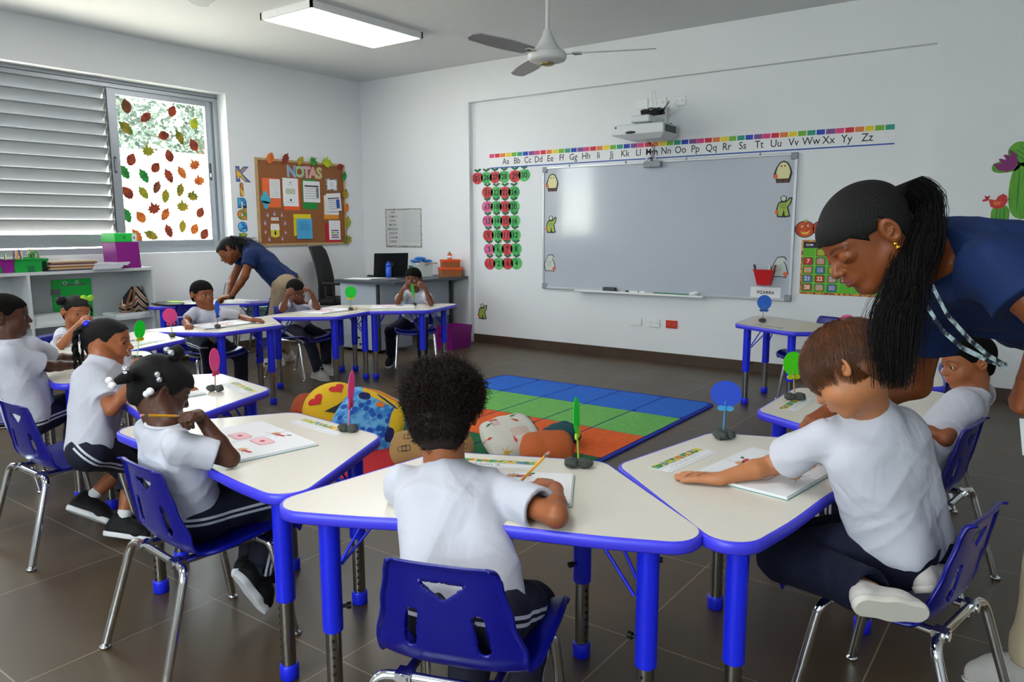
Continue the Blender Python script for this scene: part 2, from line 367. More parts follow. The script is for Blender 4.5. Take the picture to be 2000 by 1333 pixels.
def fan(hub, angs, label):
    t = thing('ceiling_fan', label, 'fan', tuple(hub), 0, 'ceiling fans')
    top = CZ-hub[2]
    mb = MB(); mb.tube([(0, 0, 0.13), (0, 0, top)], 0.0125, M_fan, 14); mb.lathe([(0.012, top-0.07), (0.05, top-0.05), (0.065, top-0.001)], M_fan); mb.build('downrod', t)
    mb = MB(); mb.lathe([(0.016, 0.145), (0.022, 0.14), (0.035, 0.10), (0.06, 0.055), (0.085, 0.022), (0.088, 0.02), (0.088, 0.012), (0.112, 0.006), (0.122, -0.008), (0.122, -0.03), (0.112, -0.045), (0.1, -0.05), (0.06, -0.058), (0.045, -0.06)], M_fan, n=40); h = mb.build('motor_housing', t)
    mb = MB(); mb.lathe([(0.045, -0.058), (0.046, -0.068), (0.03, -0.075), (0.012, -0.078), (0.0, -0.078)], mat('brass_cap', 'a8a070', 0.3, metal=0.8), n=24); mb.build('bottom_cap', t)
    for a in angs:
        M = Matrix.Rotation(a, 4, 'Z'); mb = MB()
        arm = MB(); arm.box((0.10, -0.016, -0.012), (0.20, 0.016, -0.007), M_fan, M); arm.box((0.16, -0.045, -0.012), (0.215, 0.045, -0.008), M_fan, M)
        N = 14; vs = []; fs = []
        for i in range(N+1):
            q = i/N; x = 0.17+0.50*q; w = 0.048+0.012*math.sin(math.pi*min(1, q*1.2)); w *= 1 if q < 0.93 else math.sqrt(max(0.02, 1-((q-0.93)/0.075)**2))
            tl = math.tan(math.radians(11))
            for s in (-1, 1): vs += [M@Vector((x, s*w, -0.006+s*w*tl)), M@Vector((x, s*w, -0.012+s*w*tl))]
        for i in range(N):
            o = i*4; fs += [(o, o+4, o+6, o+2), (o+1, o+3, o+7, o+5), (o, o+1, o+5, o+4), (o+2, o+6, o+7, o+3)]
        fs += [(0, 2, 3, 1), (N*4, N*4+1, N*4+3, N*4+2)]
        mb.add(vs, fs, M_fanb); b = mb.build('blade', t); arm.build('blade_bracket', b)
    return t
FH = at(1069, 104, 4.75)
fan(FH, [math.radians(a) for a in (23, 143, 263)], 'white three-blade ceiling fan hanging in front of the whiteboard wall')
fan(on_z(440, -75, FH[2]), [math.radians(a) for a in (38, 158, 278)], 'ceiling fan near the led panel, only a blade tip in view')

# ------------------------------------------------------------------ activity tables
M_top = mat('cream_laminate', 'dcd5c8', 0.28, spec=0.4, var=0.015, vscale=60)
M_edge = mat('blue_edge_band', '403ce0', 0.38, bump=0.02, bscale=300)
M_leg = mat('blue_painted_tube', '1826e0', 0.3, spec=0.5)
M_chrome = mat('chrome', 'd8dadc', 0.08, metal=1.0)
M_steel = mat('dull_steel_tube', 'a09c96', 0.22, metal=1.0)
M_hole = mat('dark_hole', '0a0a0a', 0.9)
SH = (1.155, 0.513, 0.568, 0.079)
def table_outline(inset=0.0, n=10, conc=0.02):
    L, S, D, r = SH; V = [(-L/2, 0), (L/2, 0), (S/2, D), (-S/2, D)]; o = []
    for i in range(4):
        p0, p1, p2 = (np.array(V[i-1]), np.array(V[i]), np.array(V[(i+1) % 4]))
        n1 = np.array([-(p1-p0)[1], (p1-p0)[0]])/np.hypot(*(p1-p0)); n2 = np.array([-(p2-p1)[1], (p2-p1)[0]])/np.hypot(*(p2-p1))
        o.append((np.linalg.solve(np.array([n1, n2]), [n1@p1+r, n2@p1+r])))
    pts = []; rr = r-inset
    for i in range(4):
        p0, p1, p2 = o[i-1], o[i], o[(i+1) % 4]; e1 = (p1-p0)/np.hypot(*(p1-p0)); e2 = (p2-p1)/np.hypot(*(p2-p1))
        a1 = math.atan2(-e1[0], e1[1]); a2 = math.atan2(-e2[0], e2[1])
        while a2 < a1: a2 += 2*math.pi
        for t in np.linspace(0, 1, n): a = a1+(a2-a1)*t; pts.append((p1[0]+rr*math.cos(a), p1[1]+rr*math.sin(a)))
        if i == 0:
            w = abs(o[1][0])
            for x in np.linspace(o[0][0], o[1][0], 22)[1:-1]: pts.append((x, inset+conc*math.cos(math.pi/2*min(1, abs(x)/w/0.8))**2))
    return pts
def make_table(first=True):
    t = thing('activity_table', 'x', 'table')
    A = table_outline(); B = table_outline(0.004); Cc = table_outline(0.009)
    mb = MB(); mb.prism(Cc, TT-0.020, TT, M_top); mb.build('tabletop', t)
    mb = MB(); n = len(A); rings = [(Cc, TT-0.0005), (B, TT-0.0002), (A, TT-0.004), (A, TT-0.026), (B, TT-0.030), (table_outline(0.03), TT-0.030)]
    vs = []; fs = []
    for (P, z) in rings: vs += [(x, y, z) for x, y in P]
    for k in range(len(rings)-1):
        for i in range(n): j = (i+1) % n; fs.append((k*n+i, (k+1)*n+i, (k+1)*n+j, k*n+j))
    mb.add(vs, fs, M_edge, True); mb.build('edge_band', t)
    mb = MB(); mb.prism(table_outline(0.028), TT-0.0295, TT-0.0275, mat('underside_board', '8f8a82', 0.7)); mb.build('underside', t)
    for (x, y) in ((-0.4, 0.085), (0.4, 0.085), (0.2, 0.49), (-0.2, 0.49)):
        top = TT-0.030; mb = MB()
        mb.tube([(x, y, top), (x, y, 0.24)], 0.0265, M_leg, 24); mb.tube([(x, y, 0.2405), (x, y, 0.236)], 0.022, M_leg, 20)
        mb.box((x-0.05, y-0.05, top-0.004), (x+0.05, y+0.05, top), M_leg); l = mb.build('leg', t)
        mb = MB(); mb.tube([(x, y, 0.26), (x, y, 0.02)], 0.0205, M_steel, 20)
        c = Vector((0, 0.28, 0))-Vector((x, y, 0)); c.normalize()
        s_ = Vector((-c.y, c.x, 0))
        mb.build('inner_tube', l)
        mb = MB()
        for k in range(8):
            p = Vector((x, y, 0.055+k*0.023))+s_*0.0206*(1 if x > 0 else -1)
            Mx = frame(p, (0, 0, 1), s_.cross(Vector((0, 0, 1)))); mb.prism([(0.0045*math.cos(a*math.pi/5), 0.0045*math.sin(a*math.pi/5)) for a in range(10)], -0.0006, 0.0006, M_hole, Mx)
        mb.build('adjustment_holes', l)
        mb = MB(); mb.lathe([(0.023, 0.0), (0.0265, 0.004), (0.0265, 0.042), (0.0245, 0.046), (0.0205, 0.046)], M_leg, (x, y, 0), 24); mb.build('foot_cap', l)
        mb = MB(); kp = Vector((x, y, 0.30))+c*0.0265; mb.tube([kp, kp+c*0.012], [0.005, 0.005], M_black, 10); mb.tube([kp+c*0.010, kp+c*0.022], 0.009, M_black, 12); mb.build('screw_knob', l)
        br = MB(); e = Vector((x, y, top-0.002))
        br.tube(fillet([e+c*0.15+s_*0.012, Vector((x, y, 0.41))+c*0.028+s_*0.012], 0.01), 0.0042, M_leg, 8)
        br.tube(fillet([e+c*0.10-s_*0.012, Vector((x, y, 0.43))+c*0.028-s_*0.012], 0.01), 0.0042, M_leg, 8); br.build('brace', l)
    return t
TAB = [  # x, y, turn (degrees), label
 ('centre', -1.062, 1.296, 24.1, 'front centre cream table with blue rim where the curly-haired boy sits'),
 ('left', -2.101, 1.189, -4.7, 'front left cream table under the workbook of the girl with white hair beads'),
 ('right', -0.415, 2.054, 80.0, 'front right cream table where the brown-haired boy stretches his arm'),
 ('scrunchie', -3.071, 1.463, -9.1, 'bright table with a tall pink balloon on a stone, between two girls'),
 ('sideboy', -4.09, 1.60, -15.0, 'table at the far left where a boy rests both forearms'),
 ('bow', -4.881, 2.17, -68.3, 'table of the girl with the lime bow, pointing to the pink balloon'),
 ('blueballoon', -5.088, 3.139, -89.0, 'table with the thin blue balloon before the boy with arms spread'),
 ('cheeks', -5.191, 4.104, -78.7, 'table of the boy with fists on his cheeks'),
 ('desk', -4.88, 4.944, -136.4, 'table in front of the grey teacher desk'),
 ('empty', -1.42, 5.696, 154.3, 'empty table under the right end of the whiteboard'),
 ('farright', -0.34, 3.05, 90.0, 'table behind the brown-haired boy with a lime balloon'),
 ('last', -0.44, 4.17, 97.0, 'table behind the arm of the leaning teacher at the right'),
 ('teacher', -6.27, 3.93, 56.0, 'blue rimmed table under the window where the far teacher writes'),
]
proto = make_table(); TB = {}
for i, (k, x, y, a, lab) in enumerate(TAB):
    o = proto if i == 0 else copy_tree(proto); o.location = (x, y, 0); o.rotation_euler = (0, 0, math.radians(a)); o['label'] = lab; o['group'] = 'trapezoid tables in a horseshoe'
    TB[k] = (x, y, math.radians(a))
def tl(k, x, y, z=0.0):
    X, Y, a = TB[k]; return Vector((X+x*math.cos(a)-y*math.sin(a), Y+x*math.sin(a)+y*math.cos(a), z))

# ------------------------------------------------------------------ chairs
M_shell = mat('blue_moulded_plastic', '050a7c', 0.28, spec=0.5, bump=0.08, bscale=400)
def shell_mesh():
    # profile along v: seat front -> seat back -> backrest top ; u across
    prof = [(0.235, 0.318), (0.232, 0.338), (0.215, 0.353), (0.18, 0.358), (0.10, 0.352), (-0.01, 0.340), (-0.07, 0.340), (-0.105, 0.354), (-0.128, 0.385), (-0.138, 0.42), (-0.147, 0.47), (-0.157, 0.53), (-0.166, 0.585), (-0.172, 0.602), (-0.184, 0.608)]
    P = [Vector((0, y, z)) for y, z in prof]; d = [0]
    for i in range(1, len(P)): d.append(d[-1]+(P[i]-P[i-1]).length)
    Ltot = d[-1]; NU, NV = 84, 144
    def pv(s):
        i = max(k for k in range(len(d)) if d[k] <= s+1e-9); i = min(i, len(d)-2); t = (s-d[i])/(d[i+1]-d[i]); m0 = P[max(i-1, 0)]; m3 = P[min(i+2, len(P)-1)]
        a, b = P[i], P[i+1]; return 0.5*((2*a)+(b-m0)*t+(2*m0-5*a+4*b-m3)*t*t+(3*a-m0-3*b+m3)*t**3)
    def halfw(s):
        q = s/Ltot; k = [(0, 0.165), (0.04, 0.182), (0.2, 0.188), (0.45, 0.182), (0.56, 0.17), (0.66, 0.170), (0.8, 0.146), (0.93, 0.128), (0.975, 0.120), (1, 0.108)]
        for (a, wa), (b, wb) in zip(k, k[1:]):
            if a <= q <= b: t = (q-a)/(b-a); t = t*t*(3-2*t); return wa+(wb-wa)*t
        return 0.14
    bs = d[8]    # backrest starts
    def hole(u, s):
        h = s-bs; best = 1
        # handle: triangular hole near the top
        hy = h-0.165; tri = max(abs(u)*0.60+(-hy)*0.80-0.022, hy-0.014); best = min(best, tri)
        for sx in (-1, 1):
            a = np.array([sx*0.082, 0.03]); b = np.array([sx*0.072, 0.10]); p = np.array([u, h]); t = np.clip(((p-a)@(b-a))/((b-a)@(b-a)), 0, 1); best = min(best, np.linalg.norm(p-a-t*(b-a))-0.0135)
        return best
    vs = []; keep = []
    for j in range(NV+1):
        s = Ltot*j/NV; hw = halfw(s)
        for i in range(NU+1):
            u = (2*i/NU-1)*hw; ss = s
            hh = hole(u, ss)
            if abs(hh) < 0.0036:
                e = 1e-4; g = np.array([hole(u+e, ss)-hh, hole(u, ss+e)-hh])/e; g /= max(1e-6, g@g)**0.5; u -= g[0]*hh; ss = min(max(ss-g[1]*hh, 0), Ltot)
            keep.append(hole(u, ss) > -0.0008)
            c = pv(ss); q = abs(u)/0.18
            # seat dish, backrest wraps forward, rolled lip
            back = min(1, max(0, (ss-d[6])/(d[9]-d[6])))
            y = c.y+back*0.035*q*q*q; z = c.z+(1-back)*(0.026*q**3-0.004)
            if ss < 0.03: z -= 0.0
            rim = max(0, (abs(u)-(halfw(ss)-0.012))/0.012)
            z -= (1-back)*0.012*rim**1.5*0.9; y -= back*0.012*rim**1.5
            vs.append((u, y, z))
    fs = []
    for j in range(NV):
        for i in range(NU):
            q = (j*(NU+1)+i, j*(NU+1)+i+1, (j+1)*(NU+1)+i+1, (j+1)*(NU+1)+i)
            if sum(keep[k] for k in q) >= 4: fs.append(q)
    return vs, fs
def make_chair():
    t = thing('classroom_chair', 'x', 'chair'); vs, fs = shell_mesh()
    mb = MB(); mb.add(vs, fs, M_shell, True); s = mb.build('seat_shell', t)
    md = s.modifiers.new('thickness', 'SOLIDIFY'); md.thickness = 0.0065; md.offset = 0
    zt = 0.322
    for sx in (-1, 1):
        l = MB(); l.tube(fillet([(sx*0.10, -0.13, zt), (sx*0.165, -0.140, zt), (sx*0.190, -0.23, 0.016)], 0.085, 10), 0.0128, M_chrome, 16); L = l.build('leg', t)
        g = MB(); g.lathe([(0.0, 0.0), (0.012, 0.0), (0.017, 0.004), (0.016, 0.009), (0.008, 0.014), (0.006, 0.02)], M_chrome, (sx*0.192, -0.234, 0), 18); g.build('glide', L)
        l = MB(); l.tube(fillet([(sx*0.10, 0.12, zt), (sx*0.165, 0.13, zt), (sx*0.187, 0.186, 0.016)], 0.085, 10), 0.0128, M_chrome, 16); L = l.build('leg', t)
        g = MB(); g.lathe([(0.0, 0.0), (0.012, 0.0), (0.017, 0.004), (0.016, 0.009), (0.008, 0.014), (0.006, 0.02)], M_chrome, (sx*0.188, 0.189, 0), 18); g.build('glide', L)
    l = MB()
    for sx in (-1, 1): l.tube([(sx*0.10, -0.15, zt+0.002), (sx*0.10, 0.14, zt+0.002)], 0.0118, M_chrome, 14)
    l.tube([(-0.10, -0.13, zt), (0.10, -0.13, zt)], 0.0118, M_chrome, 14); l.tube([(-0.10, 0.12, zt), (0.10, 0.12, zt)], 0.0118, M_chrome, 14); l.build('under_frame', t)
    for sx in (-1, 1):
        for y in (-0.13, 0.12): MB().box((sx*0.10-0.018, y-0.016, zt-0.004), (sx*0.10+0.018, y+0.016, zt+0.014), M_chrome).build('bracket', t)
    return t
CH = [
 ('centre', 'blue chair seen from behind in the front centre, carrying the curly-haired boy'),
 ('left', 'blue chair under the girl with white hair beads'),
 ('right', 'blue chair at the right on which the brown-haired boy kneels'),
 ('scrunchie', 'blue chair under the girl with the blue hair tie'),
 ('sideboy', 'blue chair at the left edge under the boy with shaved hair'),
 ('bow', 'blue chair under the girl with the lime bow'),
 ('blueballoon', 'blue chair under the boy with his arms spread'),
 ('cheeks', 'blue chair under the boy with fists on his cheeks'),
 ('desk', 'blue chair under the boy with both hands at his mouth'),
 ('empty', 'empty blue chair at the table under the whiteboard'),
 ('farright', 'blue chair under the boy in white behind the leaning teacher'),
 ('last', 'blue chair mostly hidden behind the leaning teacher'),
]
# world x, y, turn for each chair
CP = {'centre': (-1.02, 1.23, 20), 'left': (-2.075, 1.228, -4), 'right': (-0.274, 2.055, 78), 'scrunchie': (-3.242, 1.342, 0), 'sideboy': (-4.2, 1.42, -25),
      'bow': (-5.15, 2.25, -65), 'blueballoon': (-5.28, 3.20, -92), 'cheeks': (-5.18, 3.93, -70), 'desk': (-4.86, 5.08, -150), 'empty': (-1.42, 5.72, 160), 'farright': (-0.378, 2.983, 81), 'last': (-0.54, 4.0, 86)}
chair0 = make_chair()
CHO = {}
for i, (k, lab) in enumerate(CH):
    o = chair0 if i == 0 else copy_tree(chair0); x, y, a = CP[k]; o.location = (x, y, 0); o.rotation_euler = (0, 0, math.radians(a)); o['label'] = lab; o['group'] = 'blue classroom chairs'; CHO[k] = o
# ------------------------------------------------------------------ flat paper goods
def paper(name, col): return mat('paper_'+name, col, 0.7)
M_pw = paper('white', 'e8e8ea'); M_ink = mat('black_ink', '15151a', 0.6); M_inkb = mat('blue_ink', '1f4fa8', 0.6)
def wallM(side, u, v, roll=0.0, off=0.0, plane=None):
    if side == 'back': y = plane or RY; p = on_y(u, v, y-off); M = frame(p, (1, 0, 0), (0, 0, 1))
    else: x = plane or WX; p = on_x(u, v, x+off); M = frame(p, (0, 1, 0), (0, 0, 1))
    return M @ Matrix.Rotation(roll, 4, 'Z')
def ell(cx, cy, rx, ry, n=20, a0=0.0): return [(cx+rx*math.cos(2*math.pi*i/n+a0), cy+ry*math.sin(2*math.pi*i/n+a0)) for i in range(n)]
def cutout(name, label, cat, M, base, mbase, layers=(), th=0.0015, group=None, parent=None):
    """a piece of card with printed shapes: base outline, then coloured layers on top"""
    mb = MB(); base = base if hasattr(base[0][0], '__len__') else [base]
    for b in base: mb.prism(b, 0.0003, th, mbase, M)
    z = th
    for l in layers:
        z += 0.0002
        if l[0] == 'text': mb.text(l[1], l[2], l[3], M @ Matrix.Translation((l[4], l[5], 0)), l[6] if len(l) > 6 else 0.0, depth=z)
        else: mb.prism(l[0], z-0.0002, z, l[1], M)
    o = mb.build(name, parent)
    if parent is None: tag(o, label, cat, group)
    return o
def rrect(w, h, r=0.006, cx=0, cy=0, n=4):
    pts = []
    for (sx, sy, a0) in ((1, -1, -90), (1, 1, 0), (-1, 1, 90), (-1, -1, 180)):
        for k in range(n+1): a = math.radians(a0+90*k/n); pts.append((cx+sx*(w/2-r)+r*math.cos(a), cy+sy*(h/2-r)+r*math.sin(a)))
    return pts
def heart(s, cx=0, cy=0, n=24): return [(cx+s*math.sin(t)**3, cy+s*(13*math.cos(t)-5*math.cos(2*t)-2*math.cos(3*t)-math.cos(4*t))/16) for t in [2*math.pi*i/n for i in range(n)]][::-1]
def rect(w, h, cx=0, cy=0): return [(cx-w/2, cy-h/2), (cx+w/2, cy-h/2), (cx+w/2, cy+h/2), (cx-w/2, cy+h/2)]

# ------------------------------------------------------------------ whiteboard
def W2(u, v): p = on_y(u, v, RY); return p.x, p.z
M_wb = mat('glossy_whiteboard', 'b9bfca', 0.10, spec=0.5, coat=0.0, var=0.02, vscale=2)
x0, x1, z0, z1 = -4.409, -1.874, 0.642, 1.878
t = thing('whiteboard', 'large glossy whiteboard in an aluminium frame on the back wall', 'whiteboard', ((x0+x1)/2, RY, z0)); ox, oy, oz_ = (x0+x1)/2, RY, z0
def L_(x, y, z): return (x-ox, y-oy, z-oz_)
MB().box(L_(x0+0.02, RY-0.016, z0+0.02), L_(x1-0.02, RY, z1-0.02), M_wb).build('writing_surface', t)
fr = MB()
for (a, b) in (((x0, z0), (x1, z0+0.022)), ((x0, z1-0.022), (x1, z1)), ((x0, z0+0.022), (x0+0.022, z1-0.022)), ((x1-0.022, z0+0.022), (x1, z1-0.022))): fr.rbox(L_(a[0], RY-0.026, a[1]), L_(b[0], RY, b[1]), mat('light_aluminium', 'c3c7cc', 0.35, metal=0.5), 0.004)
fr.build('frame', t)
for (cx, cz) in ((x0, z0), (x1, z0), (x0, z1), (x1, z1)):
    sx = 1 if cx == x0 else -1; sz = 1 if cz == z0 else -1; mb = MB(); a = (min(cx, cx+sx*0.055), min(cz, cz+sz*0.055)); mb.rbox(L_(a[0]-0.002, RY-0.029, a[1]-0.002), L_(a[0]+0.057, RY-0.001, a[1]+0.057), M_grey, 0.008); mb.build('corner_cap', t)
for u in (1115, 1225, 1343, 1487): p = on_y(u, 324-(u-1062)*0.058, RY); mb = MB(); mb.rbox(L_(p.x-0.006, RY-0.034, z1-0.012), L_(p.x+0.006, RY-0.02, z1+0.012), M_grey, 0.003); mb.build('clip', t)
tr = MB(); tx0, tx1 = -3.98, -2.63
tr.rbox(L_(tx0, RY-0.085, z0-0.006), L_(tx1, RY-0.026, z0+0.004), M_white, 0.003); tr.rbox(L_(tx0, RY-0.088, z0-0.006), L_(tx1, RY-0.082, z0+0.014), M_white, 0.002); tr.build('pen_tray', t)
zt = z0+0.004; YT = RY-0.055
tag(MB().rbox((-3.66, RY-0.08, zt), (-3.53, RY-0.03, zt+0.045), mat('grey_felt', '4c4f50', 0.9), 0.004).build('board_eraser'), 'grey felt board eraser on the whiteboard tray', 'eraser')
mb = MB(); mb.tube([(-3.42, YT, zt+0.012), (-3.29, YT, zt+0.012)], 0.011, M_white, 12); mb.tube([(-3.42, YT, zt+0.012), (-3.38, YT, zt+0.012)], 0.0115, M_black, 12); tag(mb.build('board_marker'), 'white marker with black cap lying left of the green pointer', 'marker')
mb = MB(); mb.tube([(-3.31, YT+0.01, zt+0.013), (-3.21, YT-0.008, zt+0.013)], 0.011, M_white, 12); mb.tube([(-3.31, YT+0.01, zt+0.013), (-3.27, YT+0.003, zt+0.013)], 0.0115, M_grey, 12); tag(mb.build('board_marker'), 'white marker with grey cap next to the green pointer', 'marker')
mb = MB(); mb.tube([(-3.13, YT, zt+0.010), (-2.78, YT, zt+0.010)], 0.009, mat('green_lacquer', '0c7a50', 0.35), 12); tag(mb.build('pointer_stick'), 'long green pointer stick on the whiteboard tray', 'pointer')
mb = MB(); mb.sphere((-2.73, YT, zt+0.022), (0.045, 0.025, 0.02), M_pw, 12, 8); mb.sphere((-2.70, YT-0.01, zt+0.035), (0.03, 0.02, 0.015), M_pw, 12, 8); tag(mb.build('wiping_cloth'), 'crumpled white wiping cloth on the whiteboard tray', 'cloth')
# stickers on the board and the wall (costumed children, generic)
M_ol = mat('dark_outline_print', '2a2a26', 0.6); M_gh = mat('cream_print', 'ddd6a0', 0.6); M_gc = mat('lime_print', '9fb84a', 0.6); M_gw = mat('pale_grey_print', 'c9ccc6', 0.6); M_or = mat('orange_print', 'd8642a', 0.6); M_br = mat('brown_print', '6b2f22', 0.6)
def scale(P, s): return [(x*s, y*s) for x, y in P]
def ghost(M, s, label, kind, parent=None):
    body = [(-0.30, -0.36), (-0.38, -0.05), (-0.30, 0.22), (-0.16, 0.42), (0.0, 0.48), (0.16, 0.42), (0.30, 0.22), (0.38, -0.05), (0.30, -0.36)]
    if kind == 'sheet':
        base = [(-0.30, -0.5), (-0.34, -0.30), (-0.46, -0.22), (-0.42, -0.02), (-0.33, 0.22), (-0.19, 0.44), (0.0, 0.52), (0.19, 0.44), (0.33, 0.22), (0.42, -0.06), (0.36, -0.30), (0.30, -0.5)]
        lay = [([(x*0.86, y*0.90+0.02) for x, y in body], M_gh), (ell(-0.09, 0.27, 0.035, 0.045, 8), M_ol), (ell(0.07, 0.27, 0.035, 0.045, 8), M_ol), (ell(-0.34, -0.20, 0.10, 0.11, 12), M_or), (ell(-0.13, -0.43, 0.12, 0.06, 10), M_br), (ell(0.15, -0.43, 0.12, 0.06, 10), M_br)]
    elif kind == 'lime':
        base = [(-0.28, -0.52), (-0.34, -0.1), (-0.24, 0.18), (-0.12, 0.24), (-0.16, 0.42), (0.0, 0.52), (0.16, 0.42), (0.14, 0.26), (0.28, 0.42), (0.42, 0.40), (0.36, 0.12), (0.24, -0.05), (0.36, -0.50), (0.10, -0.54)]
        lay = [([(-0.22, -0.46), (-0.27, -0.08), (-0.18, 0.15), (0.14, 0.18), (0.30, 0.35), (0.36, 0.33), (0.29, 0.12), (0.17, -0.05), (0.28, -0.44), (0.10, -0.46), (0.03, -0.14), (-0.04, -0.46)], M_gc), (ell(0.0, 0.36, 0.11, 0.11, 14), M_gw), (ell(-0.30, -0.28, 0.09, 0.11, 12), M_or)]
        lay += [(rect(0.30, 0.018, -0.01, yy), M_ol) for yy in (0.08, -0.0, -0.08)]
    else:
        base = [(-0.32, -0.5), (-0.42, -0.1), (-0.28, 0.24), (-0.14, 0.48), (0.06, 0.52), (0.24, 0.50), (0.32, 0.36), (0.18, 0.28), (0.32, 0.08), (0.42, -0.30), (0.30, -0.52), (0.02, -0.48)]
        lay = [([(x*0.87, y*0.91) for x, y in base], M_gw), (ell(0.28, -0.34, 0.11, 0.11, 12), M_or)]+[(rect(0.40-0.05*i, 0.012, -0.03, 0.1-0.09*i), M_ol) for i in range(4)]
    return cutout('costume_cutout', label, 'decoration', M, scale(base, s), M_ol, [(scale(l[0], s), l[1]) for l in lay], group='costumed figure cutouts')
WBF = RY-0.0165
ghost(wallM('back', 1079, 357, plane=WBF), 0.175, 'sheet ghost cutout at the top left of the whiteboard', 'sheet')
ghost(wallM('back', 1076, 438, plane=WBF), 0.17, 'lime costumed figure cutout at the left edge of the whiteboard', 'lime')
ghost(wallM('back', 1074, 514, plane=WBF), 0.17, 'white bandaged figure cutout at the lower left of the whiteboard', 'mummy')
ghost(wallM('back', 1530, 336, plane=WBF), 0.18, 'sheet ghost cutout at the top right of the whiteboard', 'sheet')
ghost(wallM('back', 1530, 403, plane=WBF), 0.175, 'lime costumed figure cutout at the right edge of the whiteboard', 'lime')
ghost(wallM('back', 1523, 522, plane=WBF), 0.175, 'white bandaged figure cutout beside the red bucket', 'mummy')
ghost(wallM('back', 942, 608), 0.17, 'lime costumed figure cutout low on the wall beside the desk', 'lime')
M_redp = mat('red_plastic', 'c8141c', 0.35)
Mx = wallM('back', 1495, 541, plane=WBF); b = thing('magnetic_bucket', 'red bucket of markers stuck on the lower right of the whiteboard', 'bucket', Mx.translation)
mb = MB(); rot = Matrix.Identity(4)
vs = [(-0.085, 0, 0.06), (0.085, 0, 0.06), (0.055, 0, -0.07), (-0.055, 0, -0.07), (-0.085, -0.07, 0.06), (0.085, -0.07, 0.06), (0.055, -0.05, -0.07), (-0.055, -0.05, -0.07)]
mb.add(vs, [(4, 5, 6, 7), (0, 4, 7, 3), (1, 2, 6, 5), (2, 3, 7, 6), (0, 3, 2, 1)], M_redp); mb.rbox((-0.09, -0.075, 0.055), (0.09, -0.066, 0.066), M_redp, 0.003); mb.build('bucket_body', b)
for (dx, tl_, c, lab) in ((-0.06, -0.03, '2a1a4a', 'purple marker leaning left in the red bucket'), (0.035, 0.01, 'd8d8dc', 'white marker upright in the red bucket'), (0.06, 0.03, '7a4030', 'brown marker leaning right in the red bucket')):
    p = Mx.translation+Vector((dx, -0.035, -0.02)); mb = MB(); mb.tube([p, p+Vector((tl_, 0, 0.125))], 0.009, mat('marker_'+c, c, 0.4), 10); tag(mb.build('board_marker'), lab, 'marker')
cutout('sign_card', 'white card reading PIZARRA under the red bucket', 'sign', wallM('back', 1495, 572, plane=WBF), rect(0.26, 0.095), M_pw, [('text', 'PIZARRA', 0.038, M_ink, 0, 0, 0.02)])

# ------------------------------------------------------------------ alphabet strip
al = thing('alphabet_strip', 'long alphabet banner with coloured squares above the whiteboard', 'banner', (-3.134, RY, 1.897)); W_ = 3.95
M_sq = [mat('print_'+c, c, 0.6) for c in ('d83a7a', 'cf1f38', 'e07a30', 'e8cc1e', '6fae2a', '1f9478', '1440b0', '7a4a90')]
mb = MB(); mb.box((-W_/2, -0.0015, 0), (W_/2, 0, 0.152), M_pw); mb.box((-W_/2, -0.0022, 0), (W_/2, -0.0015, 0.011), M_inkb)
for i in range(3): mb.box((-W_/2, -0.0019, 0.030+0.030*i), (W_/2, -0.0015, 0.0306+0.030*i), mat('faint_rule', 'b8bcc8', 0.7))
mb.build('strip_card', al)
mb = MB(); n = 54
for i in range(n): a = -W_/2+W_*i/n; mb.box((a+0.002, -0.0022, 0.112), (a+W_/n-(0.006 if i % 8 != 7 else 0.0), -0.0015, 0.152), M_sq[i % 8])
mb.build('coloured_squares', al)
us = [988, 1010, 1031, 1052, 1075, 1097, 1120, 1145, 1169, 1195, 1221, 1247, 1273, 1301, 1329, 1358, 1389, 1419, 1450, 1482, 1515, 1549, 1583, 1617, 1652, 1692]
for c, u in zip('ABCDEFGHIJKLMNOPQRSTUVWXYZ', us):
    px = on_y(u, 300, RY).x+3.134; mb = MB()
    mb.text(c+c.lower(), 0.088, M_ink, frame((px, -0.0026, 0.064), (1, 0, 0), (0, 0, 1)), 0.004, sx=0.92); mb.build('letter_pair', al)

# ------------------------------------------------------------------ number apples
M_apr = mat('apple_red_print', 'b8262e', 0.6, col2='c8444a', vscale=20); M_app = mat('apple_pink_print', 'c44a7a', 0.6, col2='d0709a', vscale=20); M_apg = mat('apple_green_print', '1f9a48', 0.6, col2='56b860', vscale=14); M_lfg = mat('apple_leaf_print', '0f6a3c', 0.6); M_cb = mat('card_edge_pale', 'c9cdd0', 0.7)
def apple(n, u, v, s=0.155):
    red = n % 2 == 1; c = M_app if n in (17, 13, 5) else (M_apr if red else M_apg)
    out = [(s*0.46*math.cos(a)*(1+0.05*math.cos(2*a)), s*(0.43*math.sin(a)-(0.06 if math.sin(a) > 0.9 else 0))) for a in [2*math.pi*i/26 for i in range(26)]]
    lv = [(0, 0.38), (-0.16, 0.44), (-0.34, 0.58), (-0.14, 0.62), (0, 0.50), (0.12, 0.64), (0.36, 0.60), (0.22, 0.46)]; lv = scale(lv, s)
    cutout('number_apple', '%s apple cutout with the number %d left of the whiteboard' % ('pink' if c == M_app else 'red' if red else 'green', n), 'decoration', wallM('back', u, v), [[(x*1.06, y*1.06) for x, y in out]], M_cb, [(out, c), (lv, M_lfg), (rect(0.008, 0.03, 0, s*0.46), M_br), ('text', str(n), s*0.50, M_ink, 0, -s*0.02, 0.022)], group='number apples')
rows = [(1, 515, 957), (5, 487, 956), (9, 460, 954), (13, 432, 953), (17, 404, 952), (21, 376, 952)]
for (n0, v, u0) in rows:
    for k in range(4): apple(n0+k, u0+17.3*k, v-0.2*k)
for k, (u, v) in enumerate(((933, 348), (950, 347), (967, 346), (985, 345), (1006, 344), (1024, 342))): apple(25+k, u, v)

